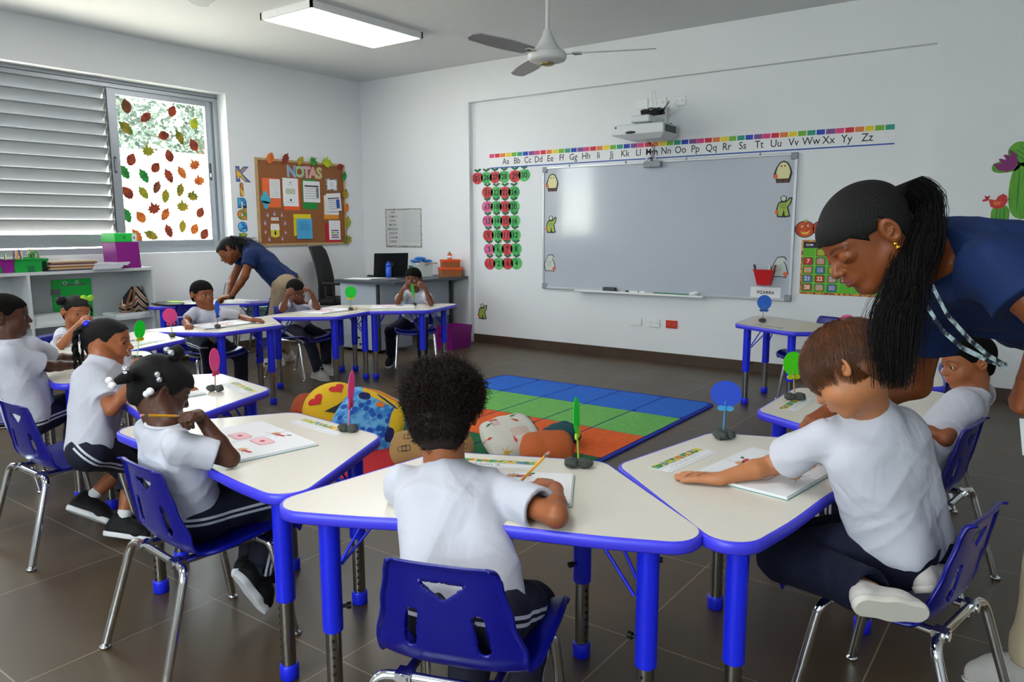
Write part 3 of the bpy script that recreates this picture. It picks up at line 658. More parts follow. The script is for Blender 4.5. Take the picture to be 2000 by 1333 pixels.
# ------------------------------------------------------------------ sockets, projector, sensor
def socket(u, v, w, h, m, label, slots=True, plane=None):
    Mx = wallM('back', u, v, plane=plane); t = thing('wall_socket', label, 'socket', Mx.translation); mb = MB(); mb.rbox((-w/2, -0.010, -h/2), (w/2, 0, h/2), m, 0.003); mb.build('cover_plate', t)
    if slots:
        mb = MB()
        for sx in (-0.25, 0.25):
            for q in (-1, 1): mb.box((sx*w+q*0.006-0.0012, -0.0106, -0.009), (sx*w+q*0.006+0.0012, -0.009, 0.009), M_grey)
        mb.build('slots', t)
    return t
socket(1243, 628, 0.115, 0.075, M_white, 'blank white cover plate, leftmost of three below the whiteboard', False)
socket(1278, 631.5, 0.115, 0.075, M_white, 'white double socket between a blank plate and a red socket')
socket(1312, 634, 0.115, 0.075, mat('red_socket', 'c8351e', 0.4), 'red double socket below the whiteboard')
socket(1254, 203, 0.125, 0.085, M_white, 'blank white plate behind the projector cables', False); socket(1290, 201, 0.125, 0.085, M_white, 'white plate with a plugged cable above the projector'); socket(1328, 197, 0.115, 0.08, M_white, 'white double socket at the upper right of the projector')
M_prj = mat('projector_white', 'd4d7da', 0.35); M_vent = mat('vent_grey', '6f7478', 0.6)
pc = Vector((-3.13, 6.28, 2.045)); pr = thing('projector', 'white short-throw projector mounted above the whiteboard', 'projector', pc, math.radians(2))
mb = MB(); mb.rbox((-0.245, -0.15, 0.025), (0.245, 0.16, 0.115), M_prj, 0.012); 
mb.add([(-0.25, -0.155, 0.03), (0.25, -0.155, 0.03), (0.25, 0.16, 0.03), (-0.25, 0.16, 0.03), (-0.12, -0.10, -0.012), (0.20, -0.10, -0.012), (0.20, 0.14, -0.012), (-0.12, 0.14, -0.012)], [(4, 7, 6, 5), (0, 4, 5, 1), (1, 5, 6, 2), (2, 6, 7, 3), (3, 7, 4, 0), (0, 1, 2, 3)], M_prj); mb.build('housing', pr)
mb = MB(); mb.box((0.2445, -0.12, 0.04), (0.2465, 0.13, 0.10), M_vent)
for k in range(14): mb.box((0.2465, -0.11+k*0.017, 0.042), (0.2475, -0.104+k*0.017, 0.098), M_black)
mb.build('side_vent', pr)
mb = MB(); mb.prism(ell(0, 0, 0.05, 0.012, 16), 0, 0.003, M_black, frame((-0.06, -0.151, 0.045), (1, 0, 0), (0, 0, 1))); mb.build('lens_window', pr)
mb = MB(); mb.box((-0.215, -0.1515, 0.085), (-0.195, -0.150, 0.10), M_inkb); mb.build('badge', pr)
for (x, y) in ((-0.13, 0.02), (0.215, 0.06)): MB().lathe([(0.02, 0.114), (0.02, 0.122), (0.012, 0.126)], M_black, (x, y, 0), 14).build('mount_foot', pr)
mb = MB(); mb.rbox((-0.09, -0.10, 0.135), (0.09, 0.25, 0.195), M_prj, 0.014); mb.rbox((-0.07, -0.06, 0.115), (0.07, 0.2, 0.137), M_grey, 0.004); mb.rbox((-0.10, 0.245, 0.05), (0.10, 0.316, 0.30), M_prj, 0.006); mb.build('wall_arm', pr)
rnd = random.Random(4); mb = MB()
def coilpath(c, r1, r2, n, sd):
    rr = random.Random(sd); return [Vector(c)+Vector((r1*math.cos(t*6.283*n/40)+rr.uniform(-.008, .008), r2*math.sin(t*6.283*n/40)+rr.uniform(-.008, .008), rr.uniform(-.012, .016))) for t in range(40)]
for k in range(5): mb.tube(coilpath((pc.x+0.03, pc.y+0.10, 2.265+0.008*k), 0.10+0.01*(k % 2), 0.06, 3, k), 0.0042, M_black, 6)
mb.tube(bezier((pc.x+0.06, pc.y+0.12, 2.27), (pc.x+0.12, pc.y+0.2, 2.33), (pc.x+0.1, RY-0.06, 2.38), (pc.x+0.02+0.07, RY-0.012, 2.395)), 0.0045, M_black, 8)
tag(mb.build('cable_bundle'), 'tangled black cable bundle on top of the projector arm', 'cable')
mb = MB(); mb.tube(bezier((pc.x-0.07, RY-0.012, 2.36), (pc.x-0.09, RY-0.05, 2.56), (pc.x-0.01, RY-0.05, 2.56), (pc.x-0.02, RY-0.04, 2.30), 14), 0.003, M_white, 6); mb.tube(bezier((pc.x+0.10, pc.y+0.15, 2.27), (pc.x+0.18, RY-0.05, 2.27), (pc.x+0.24, RY-0.03, 2.31), (-2.985, RY-0.012, 2.375), 12), 0.0035, M_white, 6); tag(mb.build('white_cable'), 'thin white cables looping above the projector', 'cable')
rnd = random.Random(7); mb = MB(); cz = [(pc.x-0.03, 6.42, 2.05), (pc.x+0.02, 6.5, 1.98), (pc.x-0.03, RY-0.05, 1.90), (pc.x-0.045, RY-0.055, 1.83)]
for k in range(2): mb.tube([Vector(p)+Vector((rnd.uniform(-.03, .03), rnd.uniform(-.02, .005), rnd.uniform(-.02, .02))) for p in cz], 0.0032, M_black, 6)
for k in range(1): mb.tube([Vector((pc.x-0.03+0.02*k+0.035*math.cos(t), RY-0.05, 1.92+0.05*math.sin(t)+0.01*k)) for t in np.linspace(0, 5.5, 16)], 0.0032, M_black, 6)
tag(mb.build('hanging_cable'), 'looped black cables hanging from the projector to the board sensor', 'cable')
sx_ = on_y(1279, 322, RY); se = thing('board_sensor', 'small grey sensor box clipped to the top of the whiteboard', 'sensor', (sx_.x, RY-0.027, sx_.z))
MB().rbox((-0.085, -0.045, -0.028), (0.085, 0, 0.028), M_grey, 0.008).build('sensor_case', se); mb = MB(); mb.tube([(0.055*math.cos(a)-0.02, -0.02, 0.02+0.055*math.sin(a)) for a in np.linspace(0, 3.14, 12)], 0.009, M_prj, 10); mb.build('loop_handle', se)

# ------------------------------------------------------------------ behaviour chart, calendar, pumpkins, cactus wall stickers
M_faint = mat('grey_rule', '8a8c90', 0.7); M_pinkg = mat('pinkish_cell', 'dccfcf', 0.7)
Mx = wallM('back', 788, 446, plane=WY); ch = thing('wall_chart', 'gridded name chart with speckled border beside the corner', 'chart', Mx.translation); w, h = 0.585, 0.455
mb = MB(); mb.box((-w/2, -0.002, -h/2), (w/2, 0, h/2), mat('speckled_border', 'c9cac8', 0.7, col2='5a564e', vscale=90)); mb.box((-w/2+0.018, -0.003, -h/2+0.025), (w/2-0.018, -0.001, h/2-0.018), mat('chart_paper', 'd0d2d2', 0.7)); mb.build('chart_card', ch)
mb = MB()
for i in range(22): x = -0.02+i*0.0135; mb.box((x, -0.0034, -h/2+0.06), (x+0.0012, -0.003, h/2-0.03), M_faint)
for i in range(16): z = -h/2+0.06+i*0.0235; mb.box((-w/2+0.02, -0.0034, z), (w/2-0.02, -0.003, z+0.0012), M_faint)
mb.build('grid_lines', ch); mb = MB(); rnd = random.Random(2)
for i, nm in enumerate(('LUIS', 'CAMILO', 'EVAN', 'MATEO', 'MARIANA', 'CELESTE', 'ELIAS M', 'DAFNE')): mb.text(nm, 0.034, M_ink, frame((-0.165, -0.0036, 0.185-i*0.049), (1, 0, 0), (0, 0, 1)), 0.006, sx=1.1)
mb.build('name_writing', ch)
Mx = wallM('back', 1640, 524); cal = thing('calendar_poster', 'green pocket calendar poster behind the leaning teacher', 'calendar', Mx.translation); w, h = 0.72, 0.45
M_calg = mat('calendar_green', '58b41e', 0.6); M_autumn = mat('autumn_leaf_border', '9a3a1e', 0.6, col2='e0a040', vscale=45); M_navyd = mat('calendar_header', '12182a', 0.6)
x0_ = -1.812-Mx.translation.x; 
mb = MB(); mb.box((x0_, -0.002, -h/2), (x0_+w, 0, h/2), M_autumn); mb.box((x0_+0.015, -0.003, -h/2+0.018), (x0_+w-0.015, -0.001, h/2-0.015), M_calg); mb.box((x0_+0.015, -0.0034, h/2-0.065), (x0_+w-0.015, -0.0028, h/2-0.015), M_navyd); mb.build('poster_sheet', cal)
mb = MB(); cw, chh = 0.0985, 0.0725
for i in range(1, 7): mb.box((x0_+0.015+i*cw, -0.0034, -h/2+0.018), (x0_+0.017+i*cw, -0.003, h/2-0.065), M_calg if False else mat('pale_green_line', 'a4d878', 0.6))
for i in range(1, 5): z = h/2-0.065-i*chh; mb.box((x0_+0.015, -0.0034, z), (x0_+w-0.015, -0.003, z+0.0015), mat('pale_green_line', 'a4d878', 0.6))
mb.build('pocket_grid', cal)
tilec = ['2a86b8', 'c82a34', 'e09a3a', '2a86b8', 'c8404a', '9ab828', 'd88a5a']; numc = ['e8a0b0', 'f0e8b0', '8ab0e0', 'f0c0d0', 'f0e8b0', 'e0a830', '90b0e8']
k = 0
for row in range(5):
    for colm in range(7):
        n = row*7+colm
        if n < 1 or n > 30: continue
        cx = x0_+0.015+(colm+0.45)*cw; cz = h/2-0.065-(row+0.5)*chh; mb = MB(); kk = (n*5+row) % 7
        Mq = frame((cx, -0.0034, cz), (1, 0, 0), (0, 0, 1)); mb.prism(rrect(0.076, 0.062, 0.012), 0, 0.001, mat('tile_rim_'+('a' if kk % 2 else 'b'), '7a1a1e' if kk % 2 else '0f5a4a', 0.6), Mq); mb.prism(rrect(0.062, 0.050, 0.010), 0.001, 0.0014, mat('tile_'+tilec[kk], tilec[kk], 0.6), Mq); mb.text(str(n), 0.046, mat('num_'+numc[kk], numc[kk], 0.6), Mq, 0.03, depth=0.0018); mb.build('number_card', cal)
mb = MB()
for i, d in enumerate(('DOM', 'LUN', 'MAR', 'MIE', 'JUE', 'VIE', 'SAB')): mb.text(d, 0.024, M_pw, frame((x0_+0.015+(i+0.5)*cw, -0.0036, h/2-0.04), (1, 0, 0), (0, 0, 1)), 0.02)
mb.build('weekday_names', cal)
def pumpkin(u, v, s, label):
    M_pk = mat('pumpkin_print', 'd2521e', 0.6, col2='b83c14', vscale=12); eye = [(-0.19, 0.10), (-0.08, 0.08), (-0.13, 0.20)]; eye2 = [(0.08, 0.12), (0.19, 0.12), (0.14, 0.24)]; mouth = [(-0.26, -0.06), (-0.10, -0.14), (0.10, -0.14), (0.28, -0.02), (0.12, -0.24), (-0.08, -0.24)]
    cutout('pumpkin_cutout', label, 'decoration', wallM('back', u, v), scale(ell(0, 0, 0.47, 0.40, 24), s), M_ol, [(scale(ell(0, 0, 0.43, 0.36, 24), s), M_pk), (scale([(-0.05, 0.34), (0.08, 0.34), (0.10, 0.48), (-0.02, 0.46)], s), M_gc), (scale(eye, s), M_gh), (scale(eye2, s), M_gh), (scale(mouth, s), mat('pumpkin_yellow', 'e8b83a', 0.6))], group='pumpkin cutouts')
pumpkin(1572, 448, 0.175, 'smiling orange pumpkin cutout right of the whiteboard'); pumpkin(1603, 446, 0.15, 'second pumpkin cutout, half hidden behind the teacher\'s forehead')
M_c1 = mat('cactus_green', '5aa61c', 0.6, col2='4a9418', vscale=8, stretch=(6, 1, 0.6)); M_mag = mat('magenta_print', '7d1468', 0.6)
def sticker(name, u, v, pts, m, label, extra=(), cat='decoration', grp=None, off=0.0): return cutout(name, label, cat, wallM('back', u, v, 0, off, plane=WY), pts, m, extra, th=0.001, group=grp)
def blob(w, h, n=26, p=2.6): return [(w/2*abs(math.cos(a))**(2/p)*(1 if math.cos(a) > 0 else -1), h/2*abs(math.sin(a))**(2/p)*(1 if math.sin(a) > 0 else -1)) for a in [2*math.pi*i/n for i in range(n)]]
def rot2(P, a, dx=0, dy=0): return [(x*math.cos(a)-y*math.sin(a)+dx, x*math.sin(a)+y*math.cos(a)+dy) for x, y in P]
def ribs(w, h, a=0, dx=0, dy=0): return [(rot2(blob(0.006, h*0.8, 10, 2), a, dx+k*w*0.22*math.cos(a), dy+k*w*0.22*math.sin(a)), M_lfg) for k in (-1, 0, 1)]
sticker('cactus_sticker', 2003, 372, [blob(0.20, 0.40), rot2(blob(0.14, 0.20), 0.9, -0.03, 0.25), rot2(blob(0.17, 0.085), 0.1, -0.13, 0.17)], M_c1, 'tall green cactus wall sticker with a magenta flower at the right edge', ribs(0.2, 0.4)+ribs(0.12, 0.16, 0.9, -0.03, 0.25))
tul = [(-0.085, 0.01), (-0.055, -0.035), (0.0, -0.05), (0.05, -0.03), (0.065, 0.02), (0.05, 0.07), (0.02, 0.10), (0.005, 0.095), (0.02, 0.06), (-0.012, 0.072), (-0.028, 0.068), (-0.008, 0.035), (-0.045, 0.045), (-0.055, 0.038), (-0.03, 0.012)]
sticker('flower_sticker', 1967, 322, tul, M_mag, 'magenta tulip-shaped flower sticker on top of the cactus', off=0.003)
sticker('cactus_sticker', 1953, 421, [blob(0.115, 0.15), rot2(blob(0.12, 0.06), 0, 0.06, -0.075)], M_c1, 'small green cactus wall sticker carrying the red bird', ribs(0.11, 0.15))
M_bird = mat('bird_red', 'c4281c', 0.6)
sticker('bird_sticker', 1948, 394, [[(-0.055, 0.02), (-0.04, -0.035), (0.0, -0.055), (0.04, -0.04), (0.062, 0.0), (0.055, 0.04), (0.03, 0.055), (0.0, 0.035), (-0.01, 0.01)], rot2(ell(0, 0, 0.02, 0.009, 12), 0.2, -0.075, 0.012), rot2(ell(0, 0, 0.016, 0.007, 12), 2.2, -0.07, 0.03), rot2(ell(0, 0, 0.016, 0.007, 12), 1.1, -0.058, 0.03)], M_bird, 'red bird wall sticker with an orange wing', [([(-0.03, 0.0), (0.03, 0.002), (0.015, -0.025), (-0.015, -0.028)], M_or), ([(0.062, 0.02), (0.08, 0.014), (0.062, 0.008)], M_br)], off=0.003)
sticker('cactus_sticker', 1897, 432, blob(0.05, 0.04), M_c1, 'tip of a green cactus wall sticker just above the teacher\'s back')

# ------------------------------------------------------------------ left wall: Kinder letters and the notice board
kc = ['1a5cc0', 'c8302a', '1f7ac0', '3a9a3a', '2a6ad0', 'c8c020']; kc2 = ['e0b020', 'e8d030', '40b0e0', 'e88020', '50c0f0', '3a9a3a']
for i, (c, u, v) in enumerate((('K', 472, 342), ('i', 472, 371), ('n', 472.5, 394), ('d', 473, 417), ('e', 473.5, 441), ('r', 474, 463))):
    Mq = wallM('left', u, v); s_ = 0.20 if c == 'K' else 0.19; t = thing('wall_letter', 'colourful letter %s in the vertical word beside the window' % c, 'letter', Mq.translation, 0, 'letters of the vertical word')
    Ml = frame((0, 0, 0), (0, 1, 0), (0, 0, 1)); mb = MB(); mb.text(c, s_, M_ink, Ml, 0.055, depth=0.0015, sx=1.15); mb.text(c, s_, mat('letter_'+kc[i], kc[i], 0.5, col2=kc2[i], vscale=14), Ml, 0.03, depth=0.003, sx=1.15); mb.build('letter_shape', t)
by0, by1, bz0, bz1 = 5.01, 6.235, 1.083, 2.012; BC = ((by0+by1)/2, (bz0+bz1)/2)
nb = thing('notice_board', 'cork notice board headed NOTAS on the left wall', 'notice board', (WX, BC[0], bz0)); M_cork = mat('cork', '8f5a32', 0.9, var=0.18, vscale=140, bump=0.2); M_woodf = mat('pale_wood_frame', 'b89a6c', 0.6, var=0.1, vscale=20)
hh, ww = bz1-bz0, by1-by0
MB().box((0, -ww/2+0.02, 0.02), (0.014, ww/2-0.02, hh-0.02), M_cork).build('cork_panel', nb)
mb = MB()
for (a, b) in (((-ww/2, 0), (ww/2, 0.024)), ((-ww/2, hh-0.024), (ww/2, hh)), ((-ww/2, 0.024), (-ww/2+0.024, hh-0.024)), ((ww/2-0.024, 0.024), (ww/2, hh-0.024))): mb.box((0, a[0], a[1]), (0.022, b[0], b[1]), M_woodf)
mb.build('frame', nb)
BX = WX+0.0145
def Bp(px, py): return (490+px/6.667, 290+py/6.667)       # coordinates read from a close view of the board
def note(name, label, cat, cx, cy, w, h, m, layers=(), roll=0.0, off=0.0, grp=None): u, v = Bp(cx, cy); return cutout(name, label, cat, wallM('left', u, v, roll, off, BX), rect(w, h), m, layers, th=0.001, group=grp)
for c, x, col_, in (('N', 528, '7aa0c8'), ('O', 632, '9ac08a'), ('T', 726, 'c8a0b8'), ('A', 808, 'd8a090'), ('S', 890, 'b8c060')):
    u, v = Bp(x, 305 + (x-528)*0.07); Mq = wallM('left', u, v, 0, 0, BX); mb = MB(); mb.text(c, 0.165, M_pw, Mq, 0.04, depth=0.001, sx=1.0); mb.text(c, 0.165, mat('soft_'+col_, col_, 0.6), Mq, 0.025, depth=0.002, sx=1.0); tag(mb.build('heading_letter'), 'pastel letter %s of the heading on the notice board' % c, 'letter', 'heading letters')
M_corp = mat('orange_card', 'e86a32', 0.65); M_corp2 = mat('bright_orange_card', 'f05a1e', 0.65); M_grc = mat('green_card', '0f8a34', 0.65); M_yc = mat('yellow_card', 'e0cc1e', 0.65); M_bluc = mat('sky_card', '4aa8d8', 0.65); M_rc = mat('red_card', 'b81420', 0.65); M_oc = mat('amber_card', 'e0902a', 0.65); M_cy = mat('cyan_card', '3ab0c8', 0.65)
G = 'papers on the notice board'
def lines(n, w, h, m=M_faint, cx=0, cy=0, t=0.003): return [(rect(w, t, cx, cy+h/2-h*i/max(1, n-1)), m) for i in range(n)]
note('card_sheet', 'orange card at the upper left of the notice board', 'paper', 270, 580, 0.23, 0.31, M_corp, grp=G); note('printed_sheet', 'small printed sheet on the upper left orange card', 'paper', 312, 525, 0.135, 0.20, M_pw, lines(9, 0.1, 0.16), off=0.0015, grp=G)
u, v = Bp(193, 672); cutout('cactus_cutout', 'turquoise paper cactus at the left of the notice board', 'decoration', wallM('left', u, v, 0, 0.002, BX), [blob(0.065, 0.19), rot2(blob(0.03, 0.075), 0, -0.045, 0.01), rot2(blob(0.03, 0.075), 0, 0.045, 0.0), rect(0.06, 0.02, -0.02, -0.02), rect(0.06, 0.02, 0.02, -0.03)], M_cy)
note('card_sheet', 'orange card showing under the second sheet of the top row', 'paper', 530, 600, 0.215, 0.34, M_corp2, grp=G); note('printed_sheet', 'white sheet with a small table and doodle, second in the top row', 'paper', 516, 572, 0.205, 0.305, M_pw, [(rect(0.13, 0.06, 0, 0.01), mat('table_tint', 'c4c8b0', 0.7))]+[(rect(0.10, 0.002, 0, -0.11), M_ink), (ell(0.0, -0.085, 0.012, 0.014, 10), M_ink), (ell(0, 0.105, 0.009, 0.009, 10), M_lfg), (rect(0.07, 0.003, 0, 0.08), M_faint)], off=0.0015, grp=G)
note('card_sheet', 'green card at the top centre of the notice board', 'paper', 768, 600, 0.205, 0.33, M_grc, grp=G); note('printed_sheet', 'white schedule sheet over the green card', 'paper', 792, 566, 0.235, 0.235, M_pw, [(rect(0.20, 0.016, 0, 0.062), M_ink)]+lines(5, 0.20, 0.11, M_ink, 0, -0.02, 0.0035)+[(rect(0.035, 0.115, 0.08, -0.01), M_vent)], off=0.0015, grp=G)
note('bordered_card', 'small white card with a striped border at the upper right', 'paper', 1052, 472, 0.165, 0.135, mat('striped_border', 'd8d8d8', 0.6, col2='2a2a34', vscale=70), [(rect(0.13, 0.10), M_pw)]+lines(5, 0.06, 0.05), grp=G)
note('card_sheet', 'amber card at the right of the notice board', 'paper', 1045, 770, 0.22, 0.27, M_oc, grp=G); note('printed_sheet', 'white sheet over the amber card', 'paper', 1050, 740, 0.21, 0.22, M_pw, lines(8, 0.16, 0.16), off=0.0015, grp=G)
note('printed_sheet', 'tilted sheet with blue table rows at the right of the board', 'paper', 1080, 702, 0.215, 0.205, M_pw, [(rect(0.17, 0.012, 0, 0.045), M_navyd)]+lines(5, 0.17, 0.10, M_navyd, 0, -0.025, 0.004)+[(rect(0.05, 0.10, 0.06, -0.02), M_inkb)], roll=0.07, off=0.012, grp=G)
note('card_sheet', 'yellow card at the lower centre of the notice board', 'paper', 672, 998, 0.24, 0.24, M_yc, grp=G); note('card_sheet', 'sky blue sheet with a word list over the yellow card', 'paper', 700, 1048, 0.215, 0.225, M_bluc, sum([[(rect(0.008, 0.008, -0.07+0.012*k, 0.07-0.026*r), mat('blue_scribble', '2a6aa0', 0.7)) for k in range(12 if r < 4 else 0)] for r in range(5)], []), off=0.010, grp=G)
note('card_sheet', 'red card at the lower right corner of the notice board', 'paper', 1070, 1105, 0.235, 0.235, M_rc, grp=G); rl = []
for r, cols_ in enumerate((('1440b0', 'cf1f38', '1440b0', '701858'), ('1f9478', '6fae2a', 'e8cc1e', '1440b0'), ('cf1f38', '701858', '1440b0', '6fae2a'), ('7a2a80', '7a2a80', '7a2a80', '7a2a80'))):
    for k, c in enumerate(cols_): rl.append((rect(0.026, 0.014, -0.040+0.028*k, -0.005-0.026*r), mat('print_'+c, c, 0.6)))
note('printed_sheet', 'white sheet with rainbow table over the red card', 'paper', 1092, 1065, 0.17, 0.225, M_pw, rl, off=0.0015, grp=G)
u, v = Bp(315, 1055); cutout('cake_cutout', 'yellow and white birthday cake cutout on the notice board', 'decoration', wallM('left', u, v, 0, 0, BX), [[(-0.055, -0.075), (0, -0.09), (0.055, -0.075), (0.058, 0.03), (0.05, 0.06), (-0.05, 0.06), (-0.058, 0.03)]], mat('cake_yellow', 'd8c83a', 0.6), [([(-0.058, 0.0), (-0.03, -0.012), (0.0, 0.0), (0.03, -0.012), (0.058, 0.0), (0.052, 0.06), (-0.052, 0.06)], M_pw)]+[(ell(0.0, -0.04, 0.012, 0.025, 10), M_ink)]+[(rect(0.005, 0.025, x, 0.07), m) for x, m in ((-0.03, M_or), (0, M_rc), (0.03, M_grc))]+[(ell(x, y, 0.004, 0.004, 6), M_rc) for x, y in ((-0.03, 0.03), (0.01, 0.045), (0.035, 0.03), (-0.01, 0.02))])
note('word_strip', 'white strip with a handwritten word above the cake cutout', 'paper', 312, 920, 0.095, 0.032, M_pw, [('text', 'OCTUBRE', 0.018, M_ink, 0, 0, 0.02)])
for i, (x, y) in enumerate(((218, 865), (307, 850), (403, 865), (185, 970), (443, 970), (190, 1085), (452, 1090), (240, 1180), (408, 1172))):
    u, v = Bp(x, y); cutout('candle_cutout', 'small blue cupcake cutout in the ring around the cake', 'decoration', wallM('left', u, v, 0, 0, BX), [rect(0.034, 0.036, 0, -0.008), [(-0.018, 0.01), (0.018, 0.01), (0.0, 0.032)]], mat('cupcake_blue', '6a86b0', 0.6, col2='b84a3a', vscale=60), [(rect(0.010, 0.02, 0, -0.008), M_pw)], group='cupcake cutouts around the cake')
for (x, y) in ((407, 408), (425, 735), (925, 952), (1175, 1182), (150, 385), (930, 585), (562, 918)):
    u, v = Bp(x, y); p = on_x(u, v, BX+0.003); mb = MB(); mb.sphere(p, 0.005, M_black, 8, 6); tag(mb.build('push_pin'), 'small push pin holding papers on the notice board', 'pin', 'push pins')
# leaves: three outlines
def leaf_shape(kind, s):
    if kind == 'round': P = [(0, -0.5), (-0.22, -0.38), (-0.36, -0.12), (-0.34, 0.12), (-0.18, 0.34), (0, 0.52), (0.18, 0.34), (0.34, 0.12), (0.36, -0.12), (0.22, -0.38)]; st = (0, -0.48)
    elif kind == 'long': P = [(0, -0.5), (-0.14, -0.40), (-0.17, -0.30), (-0.26, -0.22), (-0.23, -0.08), (-0.32, 0.0), (-0.24, 0.12), (-0.26, 0.24), (-0.13, 0.32), (0, 0.54), (0.13, 0.32), (0.26, 0.24), (0.24, 0.12), (0.32, 0.0), (0.23, -0.08), (0.26, -0.22), (0.17, -0.30), (0.14, -0.40)]; st = (0, -0.48)
    else: P = [(0, -0.32), (-0.22, -0.36), (-0.20, -0.24), (-0.46, -0.20), (-0.36, -0.06), (-0.52, 0.10), (-0.32, 0.12), (-0.30, 0.32), (-0.14, 0.20), (0, 0.54), (0.14, 0.20), (0.30, 0.32), (0.32, 0.12), (0.52, 0.10), (0.36, -0.06), (0.46, -0.20), (0.20, -0.24), (0.22, -0.36)]; st = (0, -0.3)
    return [(x*s, y*s) for x, y in P], [(-0.012*s, st[1]*s), (-0.03*s, (st[1]-0.24)*s), (0.0, (st[1]-0.25)*s), (0.014*s, st[1]*s)]
LC = {'rust': ('a8401c', '7e2c18', 'rust red'), 'brown': ('6a3a1e', '8a4a22', 'brown'), 'orange': ('e07a24', 'c85a20', 'orange'), 'yellow': ('b8961e', '8a9a1e', 'mustard yellow'), 'lime': ('9ab81e', 'c8c81e', 'lime green'), 'green': ('1f7a34', '2a9a3c', 'green'), 'olive': ('6a7a1e', 'a88a20', 'olive'), 'red': ('a02a20', '7a1c1a', 'dark red')}
def leaf_mat(c): a, b, _ = LC[c]; return mat('leaf_'+c, a, 0.7, col2=b, vscale=18)
KN = {'round': 'rounded', 'long': 'toothed', 'maple': 'maple-shaped'}
def leaf(Mx, kind, c, s, label, grp):
    P, st = leaf_shape(kind, s); mb = MB(); m = leaf_mat(c)
    # folded card: two halves slightly bent along the midrib
    cx = [(x, y) for x, y in P]; n = len(P); vs = [Mx@Vector((x, y, 0.001+0.12*abs(x))) for x, y in cx]+[Mx@Vector((x, y, 0.0002+0.12*abs(x))) for x, y in cx]
    tip = n//2 if kind != 'maple' else 9; ctr = [Mx@Vector((0, y*s, 0.001)) for y in (-0.2, 0.1)]
    mb.add(vs+[Mx@Vector((0, 0, 0.001)), Mx@Vector((0, 0, 0.0002))], [(i, (i+1) % n, 2*n) for i in range(n)]+[(n+(i+1) % n, n+i, 2*n+1) for i in range(n)]+[(i, n+i, n+(i+1) % n, (i+1) % n) for i in range(n)], m)
    mb.prism(st, 0.0002, 0.0012, leaf_mat('brown'), Mx); return tag(mb.build('paper_leaf'), label, 'leaf', grp)
LW = [  # position in a close view of the window, shape, colour, size, turn
 (820, 358, 'round', 'brown', .085, 10), (948, 430, 'long', 'rust', .085, -50), (1120, 390, 'round', 'rust', .075, -25), (818, 500, 'long', 'olive', .10, 50), (1262, 470, 'round', 'lime', .075, -20), (1066, 550, 'round', 'rust', .075, -75), (1168, 560, 'long', 'olive', .095, 25), (1258, 612, 'round', 'rust', .08, 25),
 (962, 650, 'maple', 'yellow', .085, 15), (1100, 682, 'round', 'rust', .08, 15), (853, 705, 'round', 'rust', .08, -25), (1264, 740, 'maple', 'orange', .085, 30), (1012, 757, 'round', 'rust', .075, -40), (805, 785, 'long', 'green', .10, 35), (935, 812, 'long', 'green', .095, 30), (1097, 812, 'long', 'rust', .095, 25), (1182, 790, 'long', 'orange', .09, 30),
 (1294, 843, 'maple', 'orange', .085, 10), (1020, 885, 'long', 'brown', .085, -25), (830, 922, 'round', 'rust', .085, 35), (932, 922, 'long', 'yellow', .09, 35), (1076, 943, 'long', 'yellow', .09, -10), (1172, 903, 'long', 'olive', .09, -15), (1252, 943, 'maple', 'olive', .085, -15), (1000, 1025, 'maple', 'rust', .09, 20), (1186, 1010, 'maple', 'yellow', .09, 0), (1075, 1062, 'long', 'orange', .09, -30),
 (824, 1068, 'long', 'green', .095, 20), (915, 1080, 'round', 'orange', .08, 35), (1303, 1050, 'round', 'rust', .075, -30), (890, 1205, 'long', 'orange', .10, 30), (982, 1198, 'long', 'olive', .095, 65), (1097, 1170, 'long', 'rust', .09, 20), (1187, 1140, 'long', 'yellow', .085, -10), (1266, 1157, 'round', 'orange', .075, -30), (1330, 1190, 'round', 'rust', .08, -35)]
GX = WX-0.1745
rowname = lambda z: 'top' if z > 2.2 else 'upper middle' if z > 1.9 else 'middle' if z > 1.62 else 'lower middle' if z > 1.4 else 'bottom'
seen = {}
for (x, y, k, c, s, a) in LW:
    Mq = wallM('left', x/3.332, 100+y/3.332, math.radians(a), 0.0015, GX); yy, zz = Mq.translation.y, Mq.translation.z
    side = 'left' if yy < 3.9 else 'centre' if yy < 4.15 else 'right'; lab = '%s %s paper leaf, %s %s of the window pane' % (LC[c][2], KN[k], rowname(zz), side); seen[lab] = seen.get(lab, 0)+1
    if seen[lab] > 1: lab = '%s %s paper leaf, %s %s of the window pane, %s one' % (LC[c][2], KN[k], rowname(zz), side, ('', '', 'lower', 'lowest')[min(3, seen[lab])])
    leaf(Mq, k, c, s*1.6, lab, 'paper leaves on the window')
for i in range(16): leaf(frame(Vector((GX+0.002, 0.84+0.24*(i % 4)+0.06*(i//4 % 2), 1.30+0.30*(i//4))), (0, math.cos(i), math.sin(i)), (0, -math.sin(i), math.cos(i))), ('round', 'long', 'maple')[i % 3], ('rust', 'olive', 'orange', 'yellow', 'green')[i % 5], 0.14, 'paper leaf on the far left pane, seen only as a blur in the whiteboard', 'paper leaves on the far left pane')
